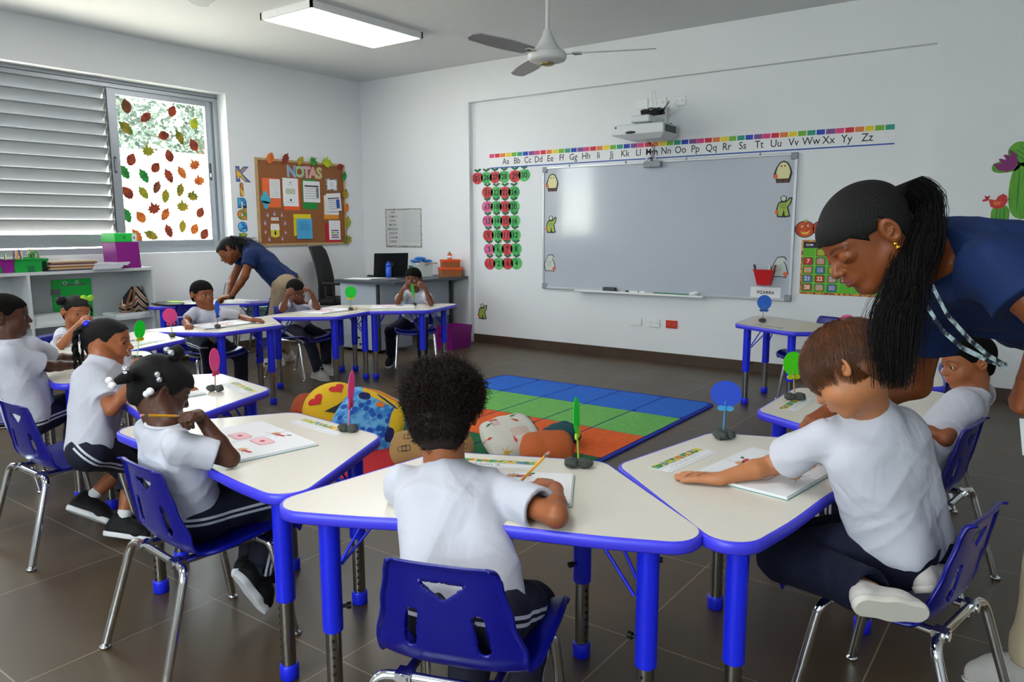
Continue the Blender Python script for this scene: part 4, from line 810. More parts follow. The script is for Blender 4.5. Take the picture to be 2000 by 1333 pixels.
for (x, y, k, c, s, a, w) in ((252, 125, 'round', 'orange', .13, -25, 'at the top left corner'), (450, 135, 'long', 'rust', .14, -30, 'on the top edge, second from left'), (645, 160, 'long', 'yellow', .12, -40, 'at the middle of the top edge'), (815, 170, 'maple', 'green', .12, -40, 'on the top edge above the letter S'), (990, 185, 'maple', 'lime', .15, -10, 'on the top edge, fifth from left'), (1165, 240, 'round', 'red', .10, -80, 'at the top right corner'), (1215, 365, 'long', 'green', .12, -20, 'on the right edge, uppermost'),
        (1228, 590, 'round', 'olive', .12, -20, 'on the right edge beside the bordered card'), (1245, 775, 'long', 'orange', .12, -20, 'on the right edge beside the tilted sheet'), (1260, 960, 'long', 'yellow', .15, -10, 'on the right edge above the red card'), (1255, 1190, 'maple', 'olive', .14, 10, 'at the bottom right corner')):
    u, v = Bp(x, y); leaf(wallM('left', u, v, math.radians(a), 0.012, BX), k, c, s, '%s %s leaf %s of the notice board' % (LC[c][2], KN[k], w), 'leaves around the notice board')

# ------------------------------------------------------------------ low shelf unit under the window
M_mel = mat('white_melamine', 'c3c7ca', 0.4); sx, sy0, sy1, sz = -6.66, 0.9, 3.64, 0.93
sh = thing('shelf_unit', 'long white shelf unit under the window', 'shelf', (sx, (sy0+sy1)/2, 0)); cy = (sy0+sy1)/2; dp = WX+0.013-sx
MB().box((dp, sy0-cy, sz-0.025), (0, sy1-cy, sz), M_mel).build('top_board', sh)
for y in (sy0, 1.72, 2.60, sy1-0.022): MB().box((dp, y-cy, 0.0), (0, y+0.022-cy, sz-0.025), M_mel).build('upright', sh)
for (z) in (0.05, 0.49):
    for (a, b) in ((sy0+0.022, 1.72), (1.742, 2.60), (2.622, sy1-0.022)): MB().box((dp, a-cy, z-0.011), (-0.004, b-cy, z+0.011), M_mel).build('shelf_board', sh)
MB().box((dp, sy0-cy, 0.02), (dp+0.006, sy1-cy, sz-0.025), M_mel).build('back_panel', sh)
M_pur = mat('purple_plastic', '86127e', 0.4); M_grn = mat('green_plastic', '0f9a3c', 0.4); M_grn2 = mat('bright_green_plastic', '1fc24a', 0.4)
def on_shelf(u, dx=-0.12, z=sz):   # a spot on the top board seen at column u
    p = on_x(u, 530, sx+dx); return Vector((sx+dx, p.y, z))
def openbox(mb, w, d, h, m, t=0.004, taper=0.9, M=None):
    a, b = w/2, d/2; vs = []
    for (s_, z) in ((taper, 0), (1, h)): vs += [(-a*s_, -b*s_, z), (a*s_, -b*s_, z), (a*s_, b*s_, z), (-a*s_, b*s_, z)]
    for (s_, z) in ((taper, t), (1, h)): vs += [(-(a-t)*s_, -(b-t)*s_, z), ((a-t)*s_, -(b-t)*s_, z), ((a-t)*s_, (b-t)*s_, z), (-(a-t)*s_, (b-t)*s_, z)]
    fs = [(0, 3, 2, 1), (0, 1, 5, 4), (1, 2, 6, 5), (2, 3, 7, 6), (3, 0, 4, 7), (8, 9, 10, 11), (8, 12, 13, 9), (9, 13, 14, 10), (10, 14, 15, 11), (11, 15, 12, 8), (4, 5, 13, 12), (5, 6, 14, 13), (6, 7, 15, 14), (7, 4, 12, 15)]
    mb.add([M@Vector(v) for v in vs] if M is not None else vs, fs, m)
p = on_shelf(238); t = thing('storage_box', 'tall purple box on the shelf top before the window frame', 'box', p); mb = MB(); mb.add([(-0.12, -0.085, 0), (0.12, -0.085, 0), (0.12, 0.115, 0), (-0.12, 0.115, 0), (-0.12, -0.10, 0.225), (0.12, -0.10, 0.225), (0.12, 0.105, 0.225), (-0.12, 0.105, 0.225)], [(0, 3, 2, 1), (4, 5, 6, 7), (0, 1, 5, 4), (1, 2, 6, 5), (2, 3, 7, 6), (3, 0, 4, 7)], M_pur); mb.build('box_body', t)
mb = MB(); mb.rbox((p.x-0.12, p.y-0.10, sz+0.226), (p.x+0.12, p.y+0.095, sz+0.305), M_grn2, 0.006); mb.box((p.x+0.12, p.y+0.05, sz+0.23), (p.x+0.122, p.y+0.09, sz+0.298), M_pw); mb.text('C', 0.03, M_ink, frame((p.x+0.1212, p.y-0.015, sz+0.265), (0, 1, 0), (0, 0, 1)), 0.03); mb.text('R', 0.03, M_ink, frame((p.x+0.1225, p.y+0.07, sz+0.262), (0, 1, 0), (0, 0, 1)), 0.03); tag(mb.build('storage_box'), 'bright green box with a label on top of the purple box', 'box')
rnd = random.Random(9)
def caddy(u, w, m, label, nm):
    p = on_shelf(u, -0.13); t = thing('supply_caddy', label, 'caddy', p); mb = MB(); openbox(mb, 0.20, w, 0.105, m, taper=0.88); mb.rbox((-0.104, -w/2-0.006, 0.098), (0.104, -w/2+0.004, 0.106), m, 0.002); mb.rbox((0.096, -w/2, 0.098), (0.106, w/2, 0.106), m, 0.002); mb.build('tray', t)
    mb = MB(); mb.box((-0.09, -0.004, 0.005), (0.09, 0.004, 0.12), m); mb.box((0.094, -0.022, 0.0), (0.101, 0.022, 0.05), M_lfg); mb.build('divider_handle', t); return p
pg = caddy(52, 0.26, M_grn, 'green supply caddy on the shelf top', 'g'); pp = caddy(-12, 0.24, M_pur, 'purple supply caddy at the left edge on the shelf top', 'p')
cols = [('e0b040', 'yellow'), ('b81c20', 'red'), ('d87a20', 'orange'), ('1f4aa0', 'blue'), ('2a8a3a', 'green'), ('2a2a2a', 'black'), ('d8c8a0', 'natural wood'), ('5a3a1e', 'brown')]
for i in range(26):
    left = i < 13; q = pp if left else pg; x = q.x+rnd.uniform(-0.07, 0.07); y = q.y+rnd.uniform(-0.10, 0.10); c, cn = cols[(i*3+(1 if left else 0)) % 8]; h = rnd.uniform(0.15, 0.185)
    mb = MB(); mb.tube([(x, y, sz+0.006), (x+rnd.uniform(-.012, .012), y+rnd.uniform(-.022, .022), sz+h)], 0.0045, mat('pencil_'+c, c, 0.4), 7, smooth=False); tag(mb.build('pencil'), 'upright %s pencil in the %s supply caddy' % (cn, 'purple' if left else 'green'), 'pencil', 'pencils in the caddies')
for (du, lab, m) in ((18, 'green-handled scissors standing in the green caddy', M_grn),):
    p = on_shelf(52+du, -0.13); mb = MB(); mb.tube([(p.x+0.02, p.y+0.022*math.cos(a), sz+0.13+0.030*math.sin(a)) for a in np.linspace(0, 6.28, 18)], 0.006, m, 8, closed=False); mb.tube([(p.x+0.02, p.y-0.035+0.018*math.cos(a), sz+0.125+0.022*math.sin(a)) for a in np.linspace(0, 6.28, 18)], 0.005, m, 8); mb.box((p.x+0.018, p.y-0.02, sz+0.02), (p.x+0.022, p.y-0.008, sz+0.11), M_steel); tag(mb.build('scissors'), lab, 'scissors')
p = on_shelf(72, -0.22); MBk = MB(); MBk.rbox((p.x-0.03, p.y-0.05, sz+0.0), (p.x+0.03, p.y+0.02, sz+0.16), mat('cream_carton', 'b8ad98', 0.7), 0.003, Matrix.Translation((0, 0, 0))); tag(MBk.build('paper_carton'), 'cream carton standing behind the green caddy', 'box')
p = on_shelf(133, -0.13); z = sz
for i, (c, th, w) in enumerate((('14204a', .010, .40), ('b89a70', .014, .37), ('8a5a3a', .012, .38), ('c8b098', .010, .36), ('5a3a4a', .013, .38), ('a8845a', .010, .37), ('d8c8b8', .008, .37))):
    mb = MB(); mb.box((p.x-0.12, p.y-w/2+0.01*(i % 3-1), z), (p.x+0.12, p.y+w/2, z+th), mat('folder_'+c, c, 0.7)); z += th+0.0008; tag(mb.build('folder'), '%s folder in the stack on the shelf top, %s' % (('navy', 'tan', 'brown', 'pale tan', 'plum', 'ochre', 'cream')[i], ('bottom', 'second', 'third', 'middle', 'fifth', 'sixth', 'topmost')[i]), 'folder', 'folders stacked on the shelf')
mb = MB(); mb.box((p.x-0.1, p.y-0.235, sz), (p.x+0.1, p.y-0.205, sz+0.085), M_black); tag(mb.build('file_holder'), 'black file holder at the left of the folder stack', 'holder')
p = on_shelf(205, -0.07); z = sz
for i in range(4): mb = MB(); mb.box((p.x-0.10, p.y-0.13+0.008*i, z), (p.x+0.11, p.y+0.12+0.016*i-(0.03 if i < 2 else 0), z+0.013), mat('paper_pad_%d' % (i % 2), ('c4c6d2', 'd4d4dc')[i % 2], 0.7)); z += 0.0138; tag(mb.build('paper_pad'), 'white paper pad in front of the purple box, %s of four' % ('bottom', 'second', 'third', 'top')[i], 'pad', 'pads before the purple box')
# inside the shelf
p = Vector((sx-0.33, on_x(142, 575, sx-0.33).y, 0.50)); t = thing('green_poster', 'bright green folder with two ring prints standing in the shelf', 'folder', p); mb = MB(); mb.box((0.0, -0.17, 0.0), (0.006, 0.16, 0.34), M_grn2); mb.build('folder_sheet', t); mb = MB()
for y in (-0.06, 0.04): mb.tube([(0.008, y+0.014*math.cos(a), 0.31+0.014*math.sin(a)) for a in np.linspace(0, 6.28, 16)], 0.003, M_white, 6)
mb.box((0.006, -0.09, 0.285), (0.0075, 0.12, 0.30), M_vent); mb.box((0.006, -0.18, 0.21), (0.0075, -0.10, 0.26), M_vent); mb.build('printed_rings', t)
z = 0.502
for i in range(5): p = on_x(75+2*(i % 2), 605, sx-0.10); mb = MB(); mb.box((sx-0.30, p.y-0.16, z), (sx-0.03, p.y+0.28, z+0.013), mat('sheet_stack_%d' % (i % 2), ('c8ccce', '9fc4a8')[1 if i == 4 else 0], 0.7)); z += 0.0136; tag(mb.build('paper_stack'), 'stack of sheets on the middle shelf behind the girl with the bow, layer %s' % ('one', 'two', 'three', 'four', 'five')[i], 'paper', 'sheet stacks on the middle shelf')
z = 0.502
for i in range(2): p = on_x(252, 602, sx-0.08); mb = MB(); mb.box((sx-0.28, p.y-0.14, z), (sx-0.03, p.y+0.16, z+0.014), mat('sheet_stack_%d' % i, 'c8ccce', 0.7)); z += 0.0146; tag(mb.build('paper_stack'), '%s stack of papers beside the striped bag' % ('lower', 'upper')[i], 'paper', 'papers by the striped bag')
bp = Vector((sx-0.14, on_x(264, 590, sx-0.1).y, 0.53)); bg = thing('striped_bag', 'zigzag striped cloth bag standing on the middle shelf', 'bag', bp)
M_zig = bpy.data.materials.new('zigzag_cloth'); M_zig.use_nodes = True; nt = M_zig.node_tree; bs = nt.nodes['Principled BSDF']; tc = nt.nodes.new('ShaderNodeTexCoord'); wv = nt.nodes.new('ShaderNodeTexWave'); wv.wave_type = 'BANDS'; wv.bands_direction = 'DIAGONAL'; wv.inputs['Scale'].default_value = 11; mpp = nt.nodes.new('ShaderNodeMapping'); ab = nt.nodes.new('ShaderNodeVectorMath'); ab.operation = 'ABSOLUTE'; nt.links.new(tc.outputs['Object'], ab.inputs[0]); nt.links.new(ab.outputs[0], wv.inputs['Vector']); rp = nt.nodes.new('ShaderNodeValToRGB'); rp.color_ramp.interpolation = 'CONSTANT'; rp.color_ramp.elements[0].color = lin('15131c'); rp.color_ramp.elements[1].position = 0.45; rp.color_ramp.elements[1].color = lin('c9c2b4'); e_ = rp.color_ramp.elements.new(0.8); e_.color = lin('8a5a34'); nt.links.new(wv.outputs[0], rp.inputs[0]); nt.links.new(rp.outputs[0], bs.inputs['Base Color']); bs.inputs['Roughness'].default_value = 0.8
mb = MB(); vs = []; fs = []
for i, (z, r1, r2) in enumerate(((0, .115, .10), (0.06, .13, .11), (0.13, .10, .085), (0.19, .06, .05), (0.225, .04, .03))):
    for k in range(20): a = 2*math.pi*k/20; vs.append((r2*math.cos(a)*0.9, r1*math.sin(a)*(1+0.06*math.sin(3*a))+0.01*i, z))
for i in range(4):
    for k in range(20): fs.append((i*20+k, i*20+(k+1) % 20, (i+1)*20+(k+1) % 20, (i+1)*20+k))
fs += [tuple(range(20))[::-1], tuple(range(80, 100))]; mb.add(vs, fs, M_zig, True); mb.build('bag_body', bg); mb = MB(); mb.tube([(0.05, -0.03, 0.2), (0.10, -0.09, 0.12), (0.09, -0.12, 0.02)], 0.012, mat('brown_strap', '6a4228', 0.6), 8); mb.tube([(0.06, -0.01, 0.2), (0.11, -0.05, 0.1), (0.10, -0.07, 0.02)], 0.010, mat('brown_strap', '6a4228', 0.6), 8); mb.build('strap', bg)

# ------------------------------------------------------------------ teacher's desk and what stands on it
M_dtop = mat('slate_desk_top', '3c444c', 0.4); M_dpan = mat('light_grey_panel', 'aab2bc', 0.5); M_dk = mat('dark_grey_post', '30353a', 0.5)
dx0, dx1, dy0, dy1, dz = -6.16, -5.36, 5.36, 6.50, 0.74
dk = thing('teacher_desk', 'light grey desk with a slate top in front of the back wall', 'desk', (dx0, dy0, 0)); ww_, ll_ = dx1-dx0, dy1-dy0
mb = MB(); mb.prism([(-0.04, -0.02), (0.62, -0.06), (0.80, 0.02), (0.80, ll_+0.02), (0.2, ll_+0.02), (0.1, 0.66), (-0.04, 0.6)], dz-0.028, dz, M_dtop); mb.build('desktop', dk)
MB().box((0.02, 0.0, 0.03), (0.56, 0.5, dz-0.03), M_dpan).build('pedestal', dk); MB().box((0.03, 0.01, 0.0), (0.10, 0.06, 0.03), M_black).build('foot', dk)
MB().box((0.56, -0.01, 0.03), (0.585, 0.02, dz-0.028), M_dk).build('post', dk); MB().box((0.575, 0.02, 0.30), (0.59, ll_-0.06, dz-0.028), M_dpan).build('modesty_panel', dk)
mb = MB(); mb.box((0.20, ll_-0.06, 0.0), (0.60, ll_-0.035, dz-0.028), M_dpan); mb.build('end_panel', dk); MB().box((0.58, ll_-0.065, 0.0), (0.61, ll_-0.03, dz-0.028), M_dk).build('post', dk)
def on_desk(u, v): p = on_z(u, v, dz); return p
lp = Vector((-5.98, 5.93, dz)); a_ = math.radians(200); lt = thing('laptop', 'open black laptop with its lid towards the room', 'laptop', lp, math.radians(62))
mb = MB(); mb.rbox((-0.19, -0.02, 0.0), (0.19, 0.24, 0.018), M_black, 0.004); mb.build('laptop_base', lt)
Ml = Matrix.Translation((0, -0.02, 0.018)) @ Matrix.Rotation(math.radians(12), 4, 'X'); mb = MB(); mb.rbox((-0.19, -0.008, 0.0), (0.19, 0.004, 0.25), mat('laptop_lid', '101114', 0.35), 0.004, Ml); li = mb.build('laptop_lid', lt)
mb = MB(); Mt = Ml @ frame((0, -0.0085, 0.125), (1, 0, 0), (0, 0, 1)); mb.add([Mt@Vector((r*math.cos(a), r*math.sin(a), 0.0004)) for r in (0.022, 0.0195) for a in [2*math.pi*i/28 for i in range(28)]], [(i, (i+1) % 28, 28+(i+1) % 28, 28+i) for i in range(28)], M_grey); mb.text('DELL', 0.015, M_grey, Mt, 0.02, depth=0.0004); mb.build('lid_logo', li)
def deskthing(name, label, cat, u, v, x=None): return thing(name, label, cat, on_z(u, v, dz) if x is None else x)
M_orp = mat('orange_card_box', 'e0561e', 0.6)
M_bars = bpy.data.materials.new('striped_box_side'); M_bars.use_nodes = True; nt = M_bars.node_tree; bs = nt.nodes['Principled BSDF']; tc = nt.nodes.new('ShaderNodeTexCoord'); wv = nt.nodes.new('ShaderNodeTexWave'); wv.bands_direction = 'DIAGONAL'; wv.inputs['Scale'].default_value = 16; mpp = nt.nodes.new('ShaderNodeMapping'); mpp.inputs['Scale'].default_value = (1, 1, 0.0); nt.links.new(tc.outputs['Object'], mpp.inputs[0]); nt.links.new(mpp.outputs[0], wv.inputs['Vector']); rp = nt.nodes.new('ShaderNodeValToRGB'); rp.color_ramp.elements[0].color = lin('b8481e'); rp.color_ramp.elements[1].color = lin('d88a4a'); e_ = rp.color_ramp.elements.new(0.5); e_.color = lin('7a6a3a'); rp.color_ramp.interpolation = 'CONSTANT'; nt.links.new(wv.outputs[0], rp.inputs[0]); nt.links.new(rp.outputs[0], bs.inputs['Base Color']); bs.inputs['Roughness'].default_value = 0.7
bx = Vector((-5.50, 6.38, dz))
for (z, w, d, h, lab) in ((0, 0.23, 0.15, 0.10, 'lower and wider striped orange box on the desk'), (0.101, 0.19, 0.13, 0.085, 'upper striped orange box on the desk')):
    t = thing('gift_box', lab, 'box', bx+Vector((0, 0, z)), math.radians(55), 'striped orange boxes'); MB().box((-w/2, -d/2, 0), (w/2, d/2, h-0.02), M_bars).build('box_body', t); MB().rbox((-w/2-0.006, -d/2-0.006, h-0.028), (w/2+0.006, d/2+0.006, h), M_orp, 0.003).build('box_lid', t)
t = thing('glue_bottle', 'round white and orange bottle on the upper orange box', 'bottle', bx+Vector((-0.015, 0.01, 0.187))); MB().lathe([(0.024, 0), (0.026, 0.005), (0.026, 0.05), (0.020, 0.062), (0.012, 0.066)], M_orp, n=20).build('bottle_body', t); MB().lathe([(0.0265, 0.012), (0.0265, 0.04)], M_pw, n=20).build('bottle_label', t); MB().lathe([(0.011, 0.066), (0.010, 0.078), (0.004, 0.084)], M_grn, n=14).build('bottle_cap', t)
mb = MB(); openbox(mb, 0.20, 0.14, 0.13, mat('clear_grey_plastic', 'b4bcb8', 0.3), taper=0.95, M=Matrix.Translation((-5.79, 6.25, dz)) @ Matrix.Rotation(0.95, 4, 'Z')); tag(mb.build('desk_organiser'), 'pale plastic organiser box on the desk, full of papers', 'box')
for k, (dx_, dy_, c, lab) in enumerate(((0.0, 0.0, 'd8d8e0', 'white leaflet in the desk organiser'), (0.03, 0.02, 'b8a8c0', 'lilac leaflet in the desk organiser'), (-0.03, -0.03, '9fb0c8', 'pale blue leaflet in the desk organiser'))):
    mb = MB(); mb.box((-0.07, -0.001, 0.008), (0.07, 0.001, 0.15), mat('leaflet_'+c, c, 0.7), Matrix.Translation((-5.77+dx_, 6.22+dy_, dz)) @ Matrix.Rotation(0.95, 4, 'Z') @ Matrix.Rotation(-0.08, 4, 'X')); tag(mb.build('leaflet'), lab, 'paper')
for k, (dx_, dz_) in enumerate(((-0.03, 0.165), (0.02, 0.165), (-0.01, 0.195))):
    M_bb2 = mat('blue_pouch', '1a6cc0', 0.5); p = Vector((-5.84+dx_*1.5, 6.30+dx_*2, dz+dz_)); mb = MB(); mb.sphere(p, (0.075, 0.045, 0.018), M_bb2, 14, 8, None); tag(mb.build('blue_pouch'), 'blue pouch piled above the desk organiser, %s' % ('left', 'right', 'top')[k], 'pouch', 'blue pouches')
mb = MB(); mb.box((-5.92, 6.20, dz+0.134), (-5.70, 6.40, dz+0.146), mat('beige_tray', 'a8a08c', 0.6)); tag(mb.build('paper_tray'), 'beige tray lid under the blue pouches', 'tray')
for (x, y, r, h, m, nm, lab) in ((-5.93, 6.10, 0.035, 0.11, M_white, 'pen_holder', 'white pen cup on the desk beside the laptop'), (-5.87, 6.15, 0.03, 0.12, M_lfg, 'pen_holder', 'green cup beside the white pen cup'), (-5.93, 5.86, 0.032, 0.12, mat('blue_bottle', '1c50c0', 0.3), 'drink_bottle', 'blue drink bottle on the desk behind the boy')):
    t = thing(nm, lab, 'cup' if nm == 'pen_holder' else 'bottle', (x, y, dz)); MB().lathe([(r*0.9, 0), (r, 0.004), (r, h)], m, n=20).build('cup_body', t)
    if nm == 'drink_bottle': MB().lathe([(r*0.95, h), (r*0.9, h+0.03), (r*0.4, h+0.035), (r*0.35, h+0.055)], m, n=20).build('bottle_cap', t)
rnd = random.Random(3)
for i in range(6): x, y = -5.93+rnd.uniform(-.018, .018), 6.10+rnd.uniform(-.018, .018); c = cols[i % 8]; mb = MB(); mb.tube([(x, y, dz+0.01), (x+rnd.uniform(-.02, .02), y+rnd.uniform(-.02, .02), dz+0.165)], 0.0045, mat('pencil_'+c[0], c[0], 0.4), 7); tag(mb.build('pen'), '%s pen in the white pen cup on the desk' % c[1], 'pen', 'pens in the desk cup')
for i, (x, y, a, lab) in enumerate(((-6.02, 5.55, 0.3, 'loose white sheet at the left end of the desk'), (-5.83, 5.62, 0.1, 'loose white sheet in the middle of the desk front'), (-5.66, 5.58, -0.2, 'notebook lying at the desk corner'))):
    mb = MB(); mb.box((-0.15, -0.105, 0), (0.15, 0.105, 0.004+0.005*(i == 2)), M_pw if i < 2 else mat('grey_notebook', '5a5e64', 0.6), Matrix.Translation((x, y, dz+0.0005+0.0045*(i == 1))) @ Matrix.Rotation(a, 4, 'Z')); tag(mb.build('paper_sheet' if i < 2 else 'notebook'), lab, 'paper' if i < 2 else 'notebook')
mb = MB(); openbox(mb, 0.26, 0.34, 0.24, M_pur, taper=0.85, M=Matrix.Translation((-5.25, 6.12, 0))); tag(mb.build('waste_bin'), 'purple plastic bin on the floor by the desk panel', 'bin')
# office chair
M_mesh = mat('black_mesh_back', '0d0d10', 0.7, bump=0.3, bscale=500); oc = thing('office_chair', 'black mesh office chair behind the teacher desk', 'chair', (-6.55, 5.75, 0), math.radians(-60))
mb = MB(); vs = []; fs = []; nu, nv = 12, 14
for j in range(nv+1):
    for i in range(nu+1):
        q = j/nv; w = 0.225*(1-0.10*abs(q-0.35))*(1 if q < 0.92 else 1-(q-0.92)*2.0); x = (2*i/nu-1)*w; vs.append((x, -0.23-0.10*q+0.05*(x/0.22)**2+0.03*math.sin(3*q), 0.50+0.56*q))
for j in range(nv):
    for i in range(nu): fs.append((j*(nu+1)+i, j*(nu+1)+i+1, (j+1)*(nu+1)+i+1, (j+1)*(nu+1)+i))
mb.add(vs, fs, M_mesh, True); o = mb.build('backrest', oc); md = o.modifiers.new('thickness', 'SOLIDIFY'); md.thickness = 0.02
mb = MB(); e = [vs[j*(nu+1)] for j in range(nv+1)]+[vs[nv*(nu+1)+i] for i in range(nu+1)]+[vs[j*(nu+1)+nu] for j in range(nv, -1, -1)]; mb.tube(e, 0.014, M_black, 8); mb.build('back_rim', oc)
MB().rbox((-0.24, -0.22, 0.43), (0.24, 0.25, 0.50), M_mesh, 0.03).build('seat', oc); mb = MB(); mb.tube([(0, 0, 0.09), (0, 0, 0.43)], 0.025, M_black, 12); mb.build('gas_lift', oc); mb = MB(); mb.box((-0.04, -0.27, 0.42), (0.04, -0.2, 0.62), M_black); mb.build('back_bracket', oc)
for k in range(5):
    a = 2*math.pi*k/5; mb = MB(); mb.tube([(0, 0, 0.10), (0.28*math.cos(a), 0.28*math.sin(a), 0.07)], [0.022, 0.014], M_black, 8); l = mb.build('base_arm', oc); mb = MB(); mb.tube([(0.28*math.cos(a)-0.012, 0.28*math.sin(a), 0.028), (0.28*math.cos(a)+0.012, 0.28*math.sin(a), 0.028)], 0.028, M_black, 12); mb.build('caster', l)
for sx_2 in (-1, 1): mb = MB(); mb.tube(fillet([(sx_2*0.25, 0.0, 0.45), (sx_2*0.29, 0.0, 0.48), (sx_2*0.29, 0.0, 0.66)], 0.03), 0.014, M_black, 8); mb.rbox((sx_2*0.29-0.03, -0.13, 0.66), (sx_2*0.29+0.03, 0.12, 0.69), M_black, 0.01); mb.build('armrest', oc)

# things on and around the table below the window
p = tl('teacher', 0.33, 0.10, TT); cutout('sign_card', 'white card reading MESA hanging from the table edge below the far teacher', 'sign', frame(on_z(433, 598, TT)+Vector((0.012, -0.01, -0.045)), (math.cos(math.radians(56)), math.sin(math.radians(56)), 0), (0, 0, 1)), rect(0.30, 0.10), M_pw, [('text', 'MESA', 0.045, M_ink, 0, 0, 0.02)])
def flat(name, label, cat, pos, w, h, th, a, m, layers=(), grp=None):
    Mq = Matrix.Translation(pos) @ Matrix.Rotation(a, 4, 'Z'); return cutout(name, label, cat, Mq, rect(w, h), m, layers, th=th, group=grp)
A56 = math.radians(56)
flat('paper_sheet', 'white sheet under the writing hand of the far teacher', 'paper', tl('teacher', 0.30, 0.20, TT), 0.30, 0.21, 0.002, A56+0.2, M_pw, lines(7, 0.24, 0.15)); flat('paper_sheet', 'white sheet at the middle of the table below the window', 'paper', tl('teacher', -0.02, 0.16, TT), 0.30, 0.20, 0.002, A56, M_pw, lines(7, 0.24, 0.15)); flat('notebook', 'lilac notebook at the far end of the table below the window', 'notebook', tl('teacher', 0.42, 0.12, TT), 0.2, 0.14, 0.008, A56+0.4, mat('lilac_cover', '8a80c0', 0.6))
mb = MB(); mb.sphere(tl('teacher', -0.36, 0.14, TT+0.013), (0.20, 0.12, 0.013), M_black, 20, 8); o = mb.build('garment'); tag(o, 'black cloth with lime trim lying at the left end of the table below the window', 'cloth'); g2 = MB(); g2.sphere(tl('teacher', -0.30, 0.16, TT+0.025), (0.12, 0.05, 0.006), M_lime if 'M_lime' in globals() else mat('lime_ribbon', '9ad42e', 0.5), 16, 6); q_ = g2.build('lime_trim'); q_.parent = o
ce = copy_tree(chair0); ce.location = (-6.52, 4.62, 0); ce.rotation_euler = (0, 0, math.radians(125)); ce['label'] = 'blue chair stacked with green notebooks beside the far teacher'; ce['group'] = 'blue classroom chairs'
ce = copy_tree(chair0); ce.location = tl('teacher', -0.15, 0.02, 0); ce.rotation_euler = (0, 0, A56); ce['label'] = 'blue chair pushed under the table below the window'; ce['group'] = 'blue classroom chairs'
z = 0.348; M_nbk = mat('green_notebook', '2f8a5a', 0.5); M_nbw = mat('notebook_pages', 'c8d8cc', 0.7); rnd = random.Random(12)
for i in range(11):
    t = thing('notebook', 'green notebook in the stack on the chair, %s from the bottom' % ('first', 'second', 'third', 'fourth', 'fifth', 'sixth', 'seventh', 'eighth', 'ninth', 'tenth', 'eleventh')[i], 'notebook', (-6.50+rnd.uniform(-.008, .008), 4.63+rnd.uniform(-.01, .01), z), math.radians(35+rnd.uniform(-7, 7)), 'green notebooks stacked on a chair')
    MB().box((-0.105, -0.135, 0), (0.105, 0.135, 0.0012), M_nbk).build('back_cover', t); MB().box((-0.102, -0.132, 0.0013), (0.102, 0.132, 0.0125), M_nbw).build('pages', t); MB().box((-0.105, -0.135, 0.0126), (0.105, 0.135, 0.014), M_nbk if i % 2 else mat('mint_notebook', '7fc4a4', 0.5)).build('front_cover', t); z += 0.0146

# ------------------------------------------------------------------ rug and cushions
RGX0, RGX1, RGY1 = -3.875, -1.96, 5.185; CW, RHh = (RGX1-RGX0-0.05)/5, 0.535; NR = 5; RGY0 = RGY1-0.05-NR*RHh
rg = thing('rug', 'large rug of blue, green, orange and red rectangles with a blue border', 'rug', ((RGX0+RGX1)/2, (RGY0+RGY1)/2, 0)); cx_, cy_ = (RGX0+RGX1)/2, (RGY0+RGY1)/2
def pile(n, c): return mat('pile_'+n, c, 0.95, var=0.10, vscale=35, bump=0.5, bscale=600)
M_rb = pile('border_blue', '0c2aa8'); mb = MB(); mb.prism([(x-cx_+0, y-cy_) for x, y in [(p[0]+cx_, p[1]+cy_) for p in rrect(RGX1-RGX0, RGY1-RGY0, 0.08, 0, 0, 6)]], 0, 0.010, M_rb); mb.build('border', rg)
rc_m = [pile('blue', '2470dc'), pile('light_green', '74c060'), pile('orange', 'ee641e'), pile('dark_green', '0d6a3a'), pile('red', 'c0141c')]; rn = ['blue', 'light green', 'orange', 'dark green', 'red']
for r in range(NR):
    mb = MB()
    for c in range(5): x = RGX0+0.025+c*CW-cx_; y = RGY1-0.025-(r+1)*RHh-cy_; mb.prism(rrect(CW-0.012, RHh-0.010, 0.06 if (r in (0, NR-1) and c in (0, 4)) else 0.002, x+CW/2, y+RHh/2), 0.010, 0.0125, rc_m[r])
    mb.build('rectangle_row', rg)
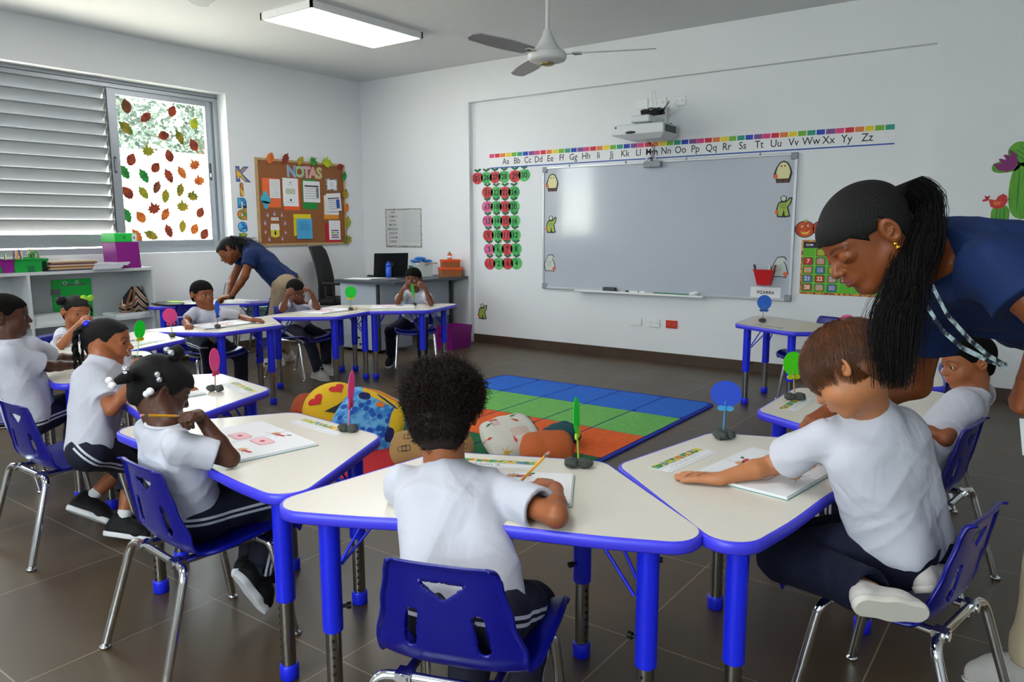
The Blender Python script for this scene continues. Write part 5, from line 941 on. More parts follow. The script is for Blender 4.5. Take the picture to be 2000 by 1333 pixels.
def cushion(name, label, pos, w, h, th, R3, m, parts=(), rnd_=0.35):
    t = thing(name, label, 'cushion', pos, 0, 'cushions on the rug'); n = 26; vs = []; fs = []
    def P3(u, v, s): e = max(0, (1-abs(u)**3)*(1-abs(v)**3))**0.42; k = 1-0.10*(abs(u)*abs(v))*(1 if rnd_ < 1 else 0); sq = 1/math.sqrt(1+rnd_*(u*u*v*v)) ; return Vector((u*w/2*sq, v*h/2*sq, s*th/2*e+0.004*math.sin(9*u+3*v)*(1-e*0.5)))
    for s in (1, -1):
        for j in range(n+1):
            for i in range(n+1): vs.append(R3 @ P3(2*i/n-1, 2*j/n-1, s))
    N = (n+1)**2
    for s in (0, 1):
        for j in range(n):
            for i in range(n): q = (s*N+j*(n+1)+i, s*N+j*(n+1)+i+1, s*N+(j+1)*(n+1)+i+1, s*N+(j+1)*(n+1)+i); fs.append(q if s == 0 else q[::-1])
    mb = MB(); mb.add(vs, fs, m, True); mb.build('cover', t)
    for (nm, polys, mm, off) in parts:
        pb = MB()
        for pg_ in polys:
            c = (sum(p[0] for p in pg_)/len(pg_), sum(p[1] for p in pg_)/len(pg_)); K = 4; rings = [[(c[0]+(x-c[0])*k/K, c[1]+(y-c[1])*k/K) for x, y in pg_] for k in range(1, K+1)]
            V = [R3 @ (P3(2*c[0]/w, 2*c[1]/h, 1)+Vector((0, 0, off)))]+[R3 @ (P3(2*x/w, 2*y/h, 1)+Vector((0, 0, off))) for rg_ in rings for x, y in rg_]; n_ = len(pg_)
            F = [(0, 1+i, 1+(i+1) % n_) for i in range(n_)]
            for k in range(K-1): F += [(1+k*n_+i, 1+(k+1)*n_+i, 1+(k+1)*n_+(i+1) % n_, 1+k*n_+(i+1) % n_) for i in range(n_)]
            pb.add(V, F, mm, True)
        pb.build(nm, t)
    return t
def face_cam(tilt, spin, yaw=0.0):
    """cushion lying tilted: its front turned towards the camera side"""
    return (Matrix.Rotation(yaw, 3, 'Z') @ Matrix.Rotation(tilt, 3, 'X') @ Matrix.Rotation(spin, 3, 'Z'))
M_emo = mat('yellow_plush', 'e0b414', 0.9, bump=0.15, bscale=200); M_hred = mat('red_felt', 'c8141a', 0.8); M_poof = mat('rust_plush', '9a3e12', 0.9, var=0.2, vscale=12)
yw = math.radians(36)
# round smiling cushion
t = thing('round_cushion', 'round yellow smiling cushion with red heart eyes on the floor', 'cushion', (-3.72, 3.16, 0.0), 0, 'cushions on the rug')
Rc = face_cam(math.radians(38), 0.75, yw); mb = MB(); vs = []; nu_, nv_ = 36, 20; rw, rt_ = 0.20, 0.12
def EP(a, b): r = math.sin(b); return Rc @ Vector((rw*r*math.cos(a), rw*r*math.sin(a), rt_*math.cos(b)*abs(math.cos(b))**-0.25 if abs(math.cos(b)) > 1e-3 else 0))+Vector((0, 0, 0.118))
mb.add([EP(2*math.pi*i/nu_, math.pi*j/nv_) for j in range(nv_+1) for i in range(nu_)], [(j*nu_+i, (j+1)*nu_+i, (j+1)*nu_+(i+1) % nu_, j*nu_+(i+1) % nu_) for j in range(nv_) for i in range(nu_)], M_emo, True); mb.build('cover', t)
def on_round(pts, m, nm, off=0.004):
    c = (sum(p[0] for p in pts)/len(pts), sum(p[1] for p in pts)/len(pts)); K = 5; V = []; n_ = len(pts)
    def pp_(x, y): r = min(0.999, math.hypot(x, y)/rw); b = math.asin(r); a = math.atan2(y, x); q = EP(a, b); cn = Rc @ Vector((x/rw**2, y/rw**2, math.cos(b)/rt_)).normalized(); return q+cn*off
    V.append(pp_(*c)); F = [(0, 1+i, 1+(i+1) % n_) for i in range(n_)]
    for k in range(1, K+1): V += [pp_(c[0]+(x-c[0])*k/K, c[1]+(y-c[1])*k/K) for x, y in pts]
    for k in range(K-1): F += [(1+k*n_+i, 1+(k+1)*n_+i, 1+(k+1)*n_+(i+1) % n_, 1+k*n_+(i+1) % n_) for i in range(n_)]
    mb = MB(); mb.add(V, F, m, True); mb.build(nm, t)
on_round(heart(0.05, -0.075, 0.055), M_hred, 'heart_eye'); on_round(heart(0.05, 0.075, 0.045), M_hred, 'heart_eye'); on_round([(-0.085, -0.055), (-0.05, -0.10), (0, -0.118), (0.05, -0.105), (0.085, -0.065), (0.04, -0.068), (0, -0.072), (-0.04, -0.065)], M_black, 'mouth')
cushion('square_cushion', 'rust brown cushion lying behind the yellow smiling cushion', (-4.0, 3.26, 0.085), 0.36, 0.30, 0.13, face_cam(0.25, 0.1, yw), M_poof)
M_bpaw = mat('blue_print_cloth', '2a7cc8', 0.85, col2='6ab0e0', vscale=26); rnd = random.Random(6); spots = [ell(rnd.uniform(-.17, .17), rnd.uniform(-.20, .08), 0.016, 0.020, 10) for k in range(26)]
cushion('square_cushion', 'blue patterned cushion with yellow and orange print leaning beside the yellow one', (-3.27, 3.05, 0.135), 0.42, 0.42, 0.17, face_cam(math.radians(42), -0.55, yw+0.35), M_bpaw, [('paw_spots', spots, mat('royal_blue_print', '1450b0', 0.85), 0.0015), ('yellow_patches', [rot2(blob(0.30, 0.085), -0.1, 0.02, 0.145), rot2(blob(0.09, 0.20), 0.2, 0.155, 0.02)], mat('yellow_print', 'e0b81c', 0.85), 0.002), ('orange_strip', [rot2(blob(0.34, 0.022), -0.1, 0.03, 0.165), rot2(blob(0.05, 0.04), 0.4, 0.02, 0.075)], mat('orange_print_cloth', 'd8742a', 0.85), 0.003), ('navy_patches', [rot2(blob(0.07, 0.06), 0.3, -0.09, 0.10), rot2(blob(0.05, 0.10), 0.2, 0.15, -0.09), rot2(blob(0.16, 0.015), -0.3, 0.05, 0.12)], mat('navy_print', '141c5a', 0.85), 0.0035)])
rnd = random.Random(8); boxes = []
for k in range(9):
    x, y = rnd.uniform(-.17, .17), rnd.uniform(-.09, .09); w_, h_ = 0.022, 0.016
    boxes += [rect(w_*2, 0.003, x, y+h_), rect(w_*2, 0.003, x, y-h_), rect(0.003, h_*2, x-w_, y), rect(0.003, h_*2, x+w_, y), rect(0.003, h_*3.2, x, y)]
cushion('lumbar_cushion', 'tan cushion with thin black boxes print, half hidden by the boy\'s shoulder', (-2.72, 2.98, 0.085), 0.46, 0.26, 0.13, face_cam(0.55, 0.05, yw+0.1), mat('tan_cloth', 'a8824e', 0.85, bump=0.2), [('line_print', boxes, M_black, 0.0015)])
rnd = random.Random(5); gl = []; rd_ = []
for k in range(14): x, y, a = rnd.uniform(-.15, .17), rnd.uniform(-.15, .15), rnd.uniform(0, 3); (gl if k % 2 else rd_).append(rot2([(-0.03, 0), (-0.01, 0.010), (0.03, 0), (-0.01, -0.010)], a, x, y))
cushion('square_cushion', 'white cushion with green, red and pink leaf prints', (-2.48, 3.38, 0.09), 0.33, 0.33, 0.12, face_cam(0.50, 0.35, yw), mat('white_canvas', 'd0cec2', 0.85, bump=0.2), [('green_leaves', gl, M_lfg, 0.0015), ('red_leaves', rd_, mat('coral_print', 'c84a3a', 0.85), 0.0015), ('pink_dots', [ell(-0.08+0.012*i, 0.09-0.012*j, 0.004, 0.004, 6) for i in range(4) for j in range(3)], mat('pink_print', 'd05a90', 0.85), 0.0015), ('red_dots', [ell(0.0+0.013*i, 0.0-0.013*j, 0.0032, 0.0032, 6) for i in range(8) for j in range(5)], mat('coral_print', 'c84a3a', 0.85), 0.0015), ('yellow_leaves', [rot2([(-0.05, 0), (0, 0.012), (0.05, 0), (0, -0.012)], a, -0.08, -0.15) for a in (0.2, 1.0, 1.9)], mat('mustard_print', 'd0a020', 0.85), 0.0015)])
cushion('square_cushion', 'orange cushion lying on the rug right of the leaf print one', (-2.20, 3.33, 0.085), 0.30, 0.24, 0.14, face_cam(0.35, 0.2, yw-0.2), mat('terracotta_cloth', 'b85a24', 0.85, bump=0.25))
cushion('square_cushion', 'small teal cushion peeping out behind the orange one', (-2.32, 3.66, 0.065), 0.22, 0.18, 0.11, face_cam(0.3, 0.6, yw), mat('teal_cloth', '0f4a50', 0.85, bump=0.25))

# ------------------------------------------------------------------ balloons on sticks, name cards, workbooks
def craft(name, col):
    m = mat(name, col, 0.45)
    if 'done' not in m:
        nt = m.node_tree; b = nt.nodes['Principled BSDF']; tr = nt.nodes.new('ShaderNodeBsdfTranslucent'); tr.inputs[0].default_value = lin(col); mx = nt.nodes.new('ShaderNodeMixShader'); mx.inputs[0].default_value = 0.5
        nt.links.new(b.outputs[0], mx.inputs[1]); nt.links.new(tr.outputs[0], mx.inputs[2]); nt.links.new(mx.outputs[0], nt.nodes['Material Output'].inputs[0]); m['done'] = 1
    return m
M_stone = mat('dark_stone', '3f4440', 0.85, var=0.3, vscale=40, bump=0.4); M_stick = mat('wooden_stick', 'a8845a', 0.7); BC_ = {'green': '1fe048', 'pink': 'f06ab0', 'blue': '1a7ae0', 'deepblue': '1a58e0', 'lime': '66ee20'}
def balloon(base, top, hr, wr, c, neck, label, edge=0.0, stones=2, tall=None, sc=1.0, stick=None):
    """base and top are points; hr half height; wr apparent half width gives its turn"""
    base = Vector(base); top = Vector(top); t = thing('balloon_stick', label, 'decoration', base, 0, 'paper balloons on sticks'); rel_ = top-base; rnd = random.Random(int(abs(base.x*1000)))
    for k in range(stones):
        mb = MB(); a = 2*math.pi*k/stones+0.5; off = 0.011*sc*(1 if stones > 1 else 0); c0 = Vector((off*1.3*math.cos(a+edge), off*1.3*math.sin(a+edge), 0.012*sc)); vs = []; nu, nv = 9, 6; r0 = 0.017*sc
        for j in range(nv+1):
            for i in range(nu): th = math.pi*j/nv; ph = 2*math.pi*i/nu; q = r0*(1+rnd.uniform(-.16, .16)*(0 < j < nv)); vs.append(c0+Vector((q*math.sin(th)*math.cos(ph)*1.15, q*math.sin(th)*math.sin(ph), q*0.72*math.cos(th))))
        mb.add(vs, [(j*nu+i, (j+1)*nu+i, (j+1)*nu+(i+1) % nu, j*nu+(i+1) % nu) for j in range(nv) for i in range(nu)], M_stone, False); mb.build('stone', t)
    d = rel_.normalized(); mb = MB(); mb.tube([Vector((0, 0, 0.01)), rel_-d*hr*0.55], 0.0022*sc, M_stick if stick is None else mat('tinted_stick_'+stick, stick, 0.5), 8); mb.build('stick', t)
    ca = max(0.12, min(1, wr/hr)); view = (Vector(CAMP)-top); view.z = 0; view.normalize(); ang = math.acos(ca); nrm_ = Matrix.Rotation(ang, 3, 'Z') @ view; ex = Vector((0, 0, 1)).cross(nrm_); ey = nrm_.cross(ex); ey = (d*0.9+ey*0.1).normalized()
    Mq = frame(rel_, ex, ey); wd = hr*0.93*max(1, wr/hr); m = craft('craft_'+c, BC_[c]); mb = MB(); mb.prism(ell(0, 0, wd, hr, 32), -0.001, 0.001, m, Mq); mb.build('balloon_disc', t)
    mb = MB(); nm = craft('craft_neck_'+neck, neck); o2 = -hr*1.08
    for sx in (-1, 1): mb.prism(ell(sx*hr*0.30, o2, hr*0.30, hr*0.20, 16), -0.003, 0.003, nm, Mq)
    mb.sphere(Mq@Vector((0, o2, 0)), hr*0.16, nm, 10, 8); mb.build('bow', t); return t
def bz(u, v): return on_z(u, v, TT)
def up_at(base, u, v):      # point at column u,row v standing straight above (same distance as) the base
    d = (np.array(base)-CAMP)@FW; return at(u, v, d)
for (k, bu, bv, tu, tv, hpx, wpx, c, neck, label, st, sc, stick) in (
    ('1', 1130, 914, 1126, 812, 36, 6, 'green', 'c8e02a', 'thin green balloon on a stick at the front centre table, edge-on', 2, 1.25, '9ab83a'), ('2', 680, 844, 686, 757, 33, 7, 'pink', 'e0508a', 'tall pink balloon on a stick at the front left table, edge-on', 2, 1.15, 'c86a90'),
    ('3', 1412, 857, 1418, 770, 26, 32, 'deepblue', '4ab4e8', 'big blue balloon with light blue rings at the front right table', 3, 1.25, '2a80b8'), ('4', 421, 765, 419, 704, 24, 10, 'pink', 'e05a8a', 'pink balloon on a grey stone at the second left table', 2, 1.2, None),
    ('5', 268, 704, 273, 644, 18, 10.5, 'green', 'd0d020', 'green balloon with a yellow knot in front of the girl in profile', 2, 1.1, '9ac0a0'), ('6', 337, 659, 332, 617, 15, 14, 'pink', 'e0609a', 'round pink balloon near the table of the girl with the lime bow', 1, 1.3, None),
    ('7', 425, 642, 424, 602, 15, 4.5, 'blue', '1a6ab0', 'thin blue balloon before the boy with arms spread', 1, 1.3, '6a7070'), ('8', 685, 607, 685, 571, 12, 12, 'green', 'd8d82a', 'round green balloon with a yellow neck on the table by the desk', 1, 1.2, '4aa04a'),
    ('9', 810, 597, 806, 566, 12, 3, 'green', 'd8d82a', 'thin green balloon in front of the boy before the desk', 1, 1.1, '4aa04a'), ('10', 1489, 630, 1493, 591, 14.5, 14.5, 'blue', '1a70c8', 'blue balloon on the empty table under the whiteboard', 1, 1.3, None),
    ('11', 1552, 782, 1549, 711, 24, 19, 'lime', 'd8e02a', 'lime balloon on a wooden stick behind the fringe of the kneeling boy', 2, 1.3, None), ('12', 1657, 683, 1655, 628, 13, 17, 'pink', 'e0509a', 'pink balloon rising behind the chestnut hair', 1, 1.2, None)):
    b = bz(bu, bv); T_ = up_at(b, tu, tv); dd = (np.array(b)-CAMP)@FW; hr = hpx*dd/F_PX; balloon(b, T_, hr, wpx*dd/F_PX, c, neck, label, stones=st, sc=sc, stick=stick)
M_conf = bpy.data.materials.new('cactus_border_print'); M_conf.use_nodes = True; nt = M_conf.node_tree; bs = nt.nodes['Principled BSDF']; tc = nt.nodes.new('ShaderNodeTexCoord'); vo = nt.nodes.new('ShaderNodeTexVoronoi'); vo.inputs['Scale'].default_value = 75; nt.links.new(tc.outputs['Object'], vo.inputs['Vector']); sp_ = nt.nodes.new('ShaderNodeSeparateColor'); nt.links.new(vo.outputs['Color'], sp_.inputs[0]); rp = nt.nodes.new('ShaderNodeValToRGB'); rp.color_ramp.interpolation = 'CONSTANT'; rp.color_ramp.elements[0].color = lin('3a8a4a'); rp.color_ramp.elements[1].position = 0.25; rp.color_ramp.elements[1].color = lin('d8b83a')
for pos, c in ((0.45, '4a8ab0'), (0.62, 'e0c84a'), (0.80, 'c86a3a'), (0.88, '6ab04a')): e_ = rp.color_ramp.elements.new(pos); e_.color = lin(c)
nt.links.new(sp_.outputs[0], rp.inputs[0]); nt.links.new(rp.outputs[0], bs.inputs['Base Color'])
M_scr = mat('pencil_writing', '8a8a92', 0.7)
def namecard(k, x, y, a, label, text=None, w=0.27):
    p = tl(k, x, y, TT); Mq = Matrix.Translation(p) @ Matrix.Rotation(TB[k][2]+a, 4, 'Z'); lay = [(rect(w*0.96, 0.028, 0, 0.020), M_conf)]+[(rect(w*0.96, 0.0008, 0, z), M_faint) for z in (-0.002, -0.028)]
    if text: lay.append(('text', text, 0.030, M_scr, -0.03, -0.014, 0.0))
    else: lay += [(rot2(rect(0.012, 0.0012), 0.9*(-1)**i, -0.09+0.013*i, -0.014), M_scr) for i in range(12)]
    return cutout('name_card', label, 'card', Mq, rect(w, 0.075), M_pw, lay, th=0.0008, group='name cards taped to the tables')
namecard('centre', -0.065, 0.475, 0.0, 'name card with cactus border above the writing hand', 'Jackson S'); namecard('left', 0.0, 0.495, 0.0, 'name card with cactus border beside the pink balloon'); namecard('right', -0.07, 0.455, 0.05, 'name card with cactus border at the front right table')
namecard('scrunchie', 0.13, 0.475, -0.1, 'shiny name card beside the pink balloon on a grey stone'); namecard('blueballoon', -0.12, 0.475, 0.0, 'name card beside the thin blue balloon'); namecard('cheeks', 0.0, 0.48, 0.0, 'name card on the table by the desk'); namecard('desk', 0.0, 0.49, 0.0, 'name card on the table before the desk'); namecard('farright', -0.05, 0.47, 0.0, 'name card beside the lime balloon'); namecard('empty', 0.02, 0.46, 0.0, 'name card on the empty table'); namecard('bow', -0.02, 0.46, 0.0, 'name card near the round pink balloon')
M_pinkf = mat('pink_frame_print', 'c8405a', 0.6); M_pinkl = mat('pink_fill_print', 'e8b8c0', 0.6); M_skinp = mat('peach_print', 'e0a880', 0.6); M_grl = mat('grey_sketch', '9a9aa0', 0.6); M_teal = mat('teal_book_edge', '4a8a84', 0.6)
def ring(w, h, cx, cy, t=0.0022):
    a, b = rrect(w, h, 0.014, cx, cy), rrect(w-2*t, h-2*t, 0.012, cx, cy); return a, b
def workbook(pos, a, label, w=0.40, h=0.27, scale_=1.0, style=0):
    t = thing('workbook', label, 'book', pos, a, 'open workbooks on the tables'); w *= scale_; h *= scale_; I = Matrix.Identity(4)
    MB().box((-w/2, -h/2, 0), (w/2, h/2, 0.0015), M_teal).build('cover', t)
    mb = MB()
    for i in range(4): mb.box((-w/2+0.002, -h/2+0.002+0.001*i, 0.0016+0.0018*i), (w/2-0.002-0.0015*i, h/2-0.002, 0.0016+0.0018*i+0.0016), M_pw)
    mb.build('pages', t); z = 0.0091; mb = MB()
    def P_(pts, m, dz=0.0): mb.prism(pts, z+dz, z+dz+0.0002, m)
    for (cx, cy) in ((0.055, 0.01), (-0.055, -0.015)):
        A, B = ring(0.085*scale_, 0.055*scale_, cx*scale_, cy*scale_); P_(A, M_pinkf); P_(B, M_pinkl if style == 0 else M_pw, 0.0002); P_(heart(0.011*scale_, cx*scale_, cy*scale_), mat('heart_red', 'c02a3a', 0.6), 0.0004)
    for (cx, cy) in ((0.10, -0.075), (-0.02, -0.085), (0.0, 0.085)):
        cx *= scale_; cy *= scale_; P_(ell(cx, cy, 0.018*scale_, 0.014*scale_, 12), M_skinp); P_(rot2(blob(0.045, 0.014), 0.2, cx+0.03*scale_, cy), M_pinkf); P_(rot2(rect(0.05, 0.0016), -0.3, cx+0.025, cy-0.014), M_grl); P_(rot2(rect(0.04, 0.0016), 0.4, cx-0.02, cy-0.012), M_grl)
    P_(rot2(blob(0.02, 0.01), 0.5, 0.05*scale_, 0.105*scale_), M_lfg); P_(rect(w*0.001+0.001, h*0.96), M_grl); mb.build('printed_pictures', t)
    return t
p = on_z(492, 862, TT); workbook(p, TB['left'][2]-0.10, 'open workbook with pink frames under the arm of the girl with beads', 0.40, 0.26)
p = on_z(1498, 925, TT); workbook(p+Vector((0.0, 0.01, 0)), TB['right'][2]+0.03, 'open workbook with hearts under the arm of the kneeling boy', 0.36, 0.28, 1.0, 1)
p = on_z(1010, 950, TT); workbook(tl('centre', 0.03, 0.27, TT), TB['centre'][2]+0.1, 'open workbook hidden behind the curly-haired boy', 0.34, 0.24)
for (k, x, y, a, lab) in (('blueballoon', 0.0, 0.22, 0.1, 'open workbook between the hands of the boy behind the blue balloon'), ('cheeks', -0.02, 0.24, -0.1, 'open workbook under the boy with fists on his temples'), ('desk', 0.05, 0.26, 0.0, 'open workbook before the boy at the desk'), ('bow', 0.1, 0.2, 0.1, 'open workbook in front of the girl with the lime bow'), ('scrunchie', -0.02, 0.18, 0.05, 'workbook behind the hair of the girl with beads')):
    workbook(tl(k, x, y, TT), TB[k][2]+a, lab, 0.38, 0.26)
def lying_pencil(k, x, y, a, col_, label):
    p = tl(k, x, y, TT+0.0042); d = Vector((math.cos(TB[k][2]+a), math.sin(TB[k][2]+a), 0)); t = thing('pencil', label, 'pencil', p); mb = MB(); mb.tube([d*-0.085, d*0.07], 0.004, mat('pencil_paint_'+col_, col_, 0.35), 6, smooth=False); mb.build('shaft', t); mb = MB(); mb.tube([d*0.07, d*0.088], [0.004, 0.0006], mat('bare_wood', 'c9a676', 0.7), 8); mb.build('point', t)
lying_pencil('blueballoon', 0.16, 0.36, 0.0, '8a8f98', 'grey pencil lying beside the thin blue balloon')
t_ = tl('cheeks', -0.15, 0.26, TT+0.0145); lying_pencil('cheeks', -0.16, 0.40, 0.1, 'c8a05a', 'wooden pencil lying before the boy with fists on his temples')
flat('paper_sheet', 'white leaflet held at the right edge by the leaning teacher', 'paper', (0, 0, 0), 0.01, 0.01, 0.001, 0, M_pw) if False else None
# ------------------------------------------------------------------ implicit surfaces for bodies and cloth
def nrm(v): v = np.array(v, float); return v/max(1e-9, np.linalg.norm(v))
def V3(*a): return np.array(a, float)
class SDF:
    """list of soft-blended primitives, meshed with surface nets"""
    def __init__(s): s.p = []
    def rc(s, a, b, ra, rb, k=0.02, op=1, sq=None):
        s.p.append(('rc', np.array(a, float), np.array(b, float), ra, rb, k, op, sq)); return s
    def el(s, c, r, R=None, k=0.02, op=1):
        s.p.append(('el', np.array(c, float), np.array(r, float), np.eye(3) if R is None else np.array(R), None, k, op, None)); return s
    def chain(s, pts, rs, k=0.02):
        for i in range(len(pts)-1): s.rc(pts[i], pts[i+1], rs[i], rs[i+1], k)
        return s
    def bounds(s):
        lo = np.full(3, 1e9); hi = -lo
        for p in s.p:
            if p[6] < 0: continue
            if p[0] == 'rc': r = max(p[3], p[4]); lo = np.minimum(lo, np.minimum(p[1], p[2])-r); hi = np.maximum(hi, np.maximum(p[1], p[2])+r)
            else: r = p[2].max(); lo = np.minimum(lo, p[1]-r); hi = np.maximum(hi, p[1]+r)
        return lo, hi
    def dist(s, p, X, Y, Z):
        if p[0] == 'rc':
            a, b = p[1], p[2]; e = b-a; L = max(1e-12, e@e); x, y, z = X-a[0], Y-a[1], Z-a[2]
            t = np.clip((x*e[0]+y*e[1]+z*e[2])/L, 0, 1)
            dx, dy, dz = x-t*e[0], y-t*e[1], z-t*e[2]
            if p[7] is not None:      # flattened cross-section: (axis, factor)
                ax, fc = p[7]; q = dx*ax[0]+dy*ax[1]+dz*ax[2]; g = q*(1-1/fc); dx, dy, dz = dx-ax[0]*g, dy-ax[1]*g, dz-ax[2]*g
            return np.sqrt(dx*dx+dy*dy+dz*dz)-(p[3]+(p[4]-p[3])*t)
        if p[0] == 'el':
            c, r, R = p[1], p[2], p[3]; x, y, z = X-c[0], Y-c[1], Z-c[2]
            u = (R[0][0]*x+R[0][1]*y+R[0][2]*z)/r[0]; v = (R[1][0]*x+R[1][1]*y+R[1][2]*z)/r[1]; w = (R[2][0]*x+R[2][1]*y+R[2][2]*z)/r[2]
            k0 = np.sqrt(u*u+v*v+w*w)+1e-9; k1 = np.sqrt((u/r[0])**2+(v/r[1])**2+(w/r[2])**2)+1e-9
            return k0*(k0-1)/k1
        c, n, R = p[1], p[2], p[3]; x, y, z = X-c[0], Y-c[1], Z-c[2]
        pl = -(x*n[0]+y*n[1]+z*n[2]); rr = np.sqrt(x*x+y*y+z*z)-R
        return np.maximum(pl, rr)
    def grid(s, lo, hi, h, disp=None):
        n = np.maximum(2, np.ceil((hi-lo)/h).astype(int)+1); ax = [lo[i]+h*np.arange(n[i]) for i in range(3)]
        D = np.full(n, 0.06, dtype=np.float32)
        for p in s.p:
            if p[0] == 'rc': r = max(p[3], p[4])*(p[7][1] if p[7] is not None and p[7][1] > 1 else 1); a = np.minimum(p[1], p[2])-r; b = np.maximum(p[1], p[2])+r
            elif p[0] == 'el': r = p[2].max(); a = p[1]-r; b = p[1]+r
            else: a = p[1]-p[3]; b = p[1]+p[3]
            m = p[5]+3*h; i0 = np.clip(np.floor((a-m-lo)/h).astype(int), 0, n-1); i1 = np.clip(np.ceil((b+m-lo)/h).astype(int)+1, 0, n)
            if (i1 <= i0).any(): continue
            sl = tuple(slice(i0[i], i1[i]) for i in range(3))
            X = ax[0][sl[0]][:, None, None]; Y = ax[1][sl[1]][None, :, None]; Z = ax[2][sl[2]][None, None, :]
            d = s.dist(p, X, Y, Z); g = D[sl]; k = max(1e-5, p[5])
            if p[6] > 0: q = np.clip(0.5+0.5*(g-d)/k, 0, 1); D[sl] = g+(d-g)*q-k*q*(1-q)
            else: d = -d; q = np.clip(0.5-0.5*(g-d)/k, 0, 1); D[sl] = g+(d-g)*q+k*q*(1-q)
        if disp is not None: D = D+disp(ax[0][:, None, None], ax[1][None, :, None], ax[2][None, None, :])
        return D, ax
    def mesh(s, h, fine=(), disp=None):
        h *= QUICK; lo, hi = s.bounds(); pad = 0.02; lo = lo-pad; hi = hi+pad
        vs = []; fs = []; o = 0
        boxes = [(np.array(a), np.array(b), fh*QUICK) for a, b, fh in fine]
        for (a, b, hh, main) in [(lo, hi, h, True)]+[(np.maximum(a, lo), np.minimum(b, hi), fh, False) for a, b, fh in boxes]:
            D, ax = s.grid(a, b, hh, disp); v, f = surface_nets(D, a, hh)
            if main and len(boxes) and len(f):
                c = v[f].mean(1); keep = np.ones(len(f), bool)
                for (x0, x1, fh) in boxes: keep &= ~((c > x0+fh*1.5).all(1) & (c < x1-fh*1.5).all(1))
                f = f[keep]
            vs.append(v); fs.append(f+o); o += len(v)
        v = np.concatenate(vs); f = np.concatenate(fs); used = np.zeros(len(v), bool); used[f.ravel()] = True
        idx = np.cumsum(used)-1; return v[used], idx[f]
def surface_nets(D, lo, h):
    S = D < 0; n = np.array(D.shape); c = n-1
    acc = np.zeros(tuple(c)+(3,), np.float32); cnt = np.zeros(tuple(c), np.float32)
    offs = [(i, j, k) for i in (0, 1) for j in (0, 1) for k in (0, 1)]
    def sub(A, o): return A[o[0]:o[0]+c[0], o[1]:o[1]+c[1], o[2]:o[2]+c[2]]
    for a in offs:
        for d in range(3):
            if a[d] == 1: continue
            b = list(a); b[d] = 1; A, B = sub(D, a), sub(D, b); m = sub(S, a) != sub(S, tuple(b))
            if not m.any(): continue
            t = np.where(m, A/(A-B+1e-12*(A == B)), 0).astype(np.float32)
            for q in range(3): acc[..., q] += np.where(m, a[q]+(t if q == d else 0), 0)
            cnt += m
    act = cnt > 0; idx = -np.ones(tuple(c), np.int64); idx[act] = np.arange(act.sum())
    I = np.argwhere(act); P = acc[act]/cnt[act][:, None]; V = lo+(I+P)*h; F = []
    for d in range(3):
        e, g = [x for x in range(3) if x != d]
        s0 = [slice(None)]*3; s1 = [slice(None)]*3; s0[d] = slice(0, n[d]-1); s1[d] = slice(1, n[d])
        a, b = S[tuple(s0)], S[tuple(s1)]; E = np.argwhere(a != b); sg = a[tuple(E.T)]
        ok = (E[:, e] > 0) & (E[:, g] > 0) & (E[:, e] < n[e]-1) & (E[:, g] < n[g]-1); E = E[ok]; sg = sg[ok]
        def at_(de, dg): q = E.copy(); q[:, e] -= de; q[:, g] -= dg; return idx[tuple(q.T)]
        q = np.stack([at_(1, 1), at_(0, 1), at_(0, 0), at_(1, 0)], 1)
        flip = sg if d != 1 else ~sg
        q = np.where(flip[:, None], q, q[:, ::-1]); F.append(q)
    F = np.concatenate(F); F = F[(F >= 0).all(1)]; return V, F
def np_obj(name, v, f, m, parent=None, attrs=None, org=(0, 0, 0)):
    me = bpy.data.meshes.new(name); v = np.asarray(v)-np.array(org)
    me.from_pydata(v.tolist(), [], f.tolist()); me.materials.append(m)
    me.polygons.foreach_set('use_smooth', [True]*len(me.polygons))
    for k, a in (attrs or {}).items():
        t = me.attributes.new(k, 'FLOAT', 'POINT'); t.data.foreach_set('value', np.asarray(a, np.float32))
    me.update(); o = bpy.data.objects.new(name, me); COL.objects.link(o); o.parent = parent; return o

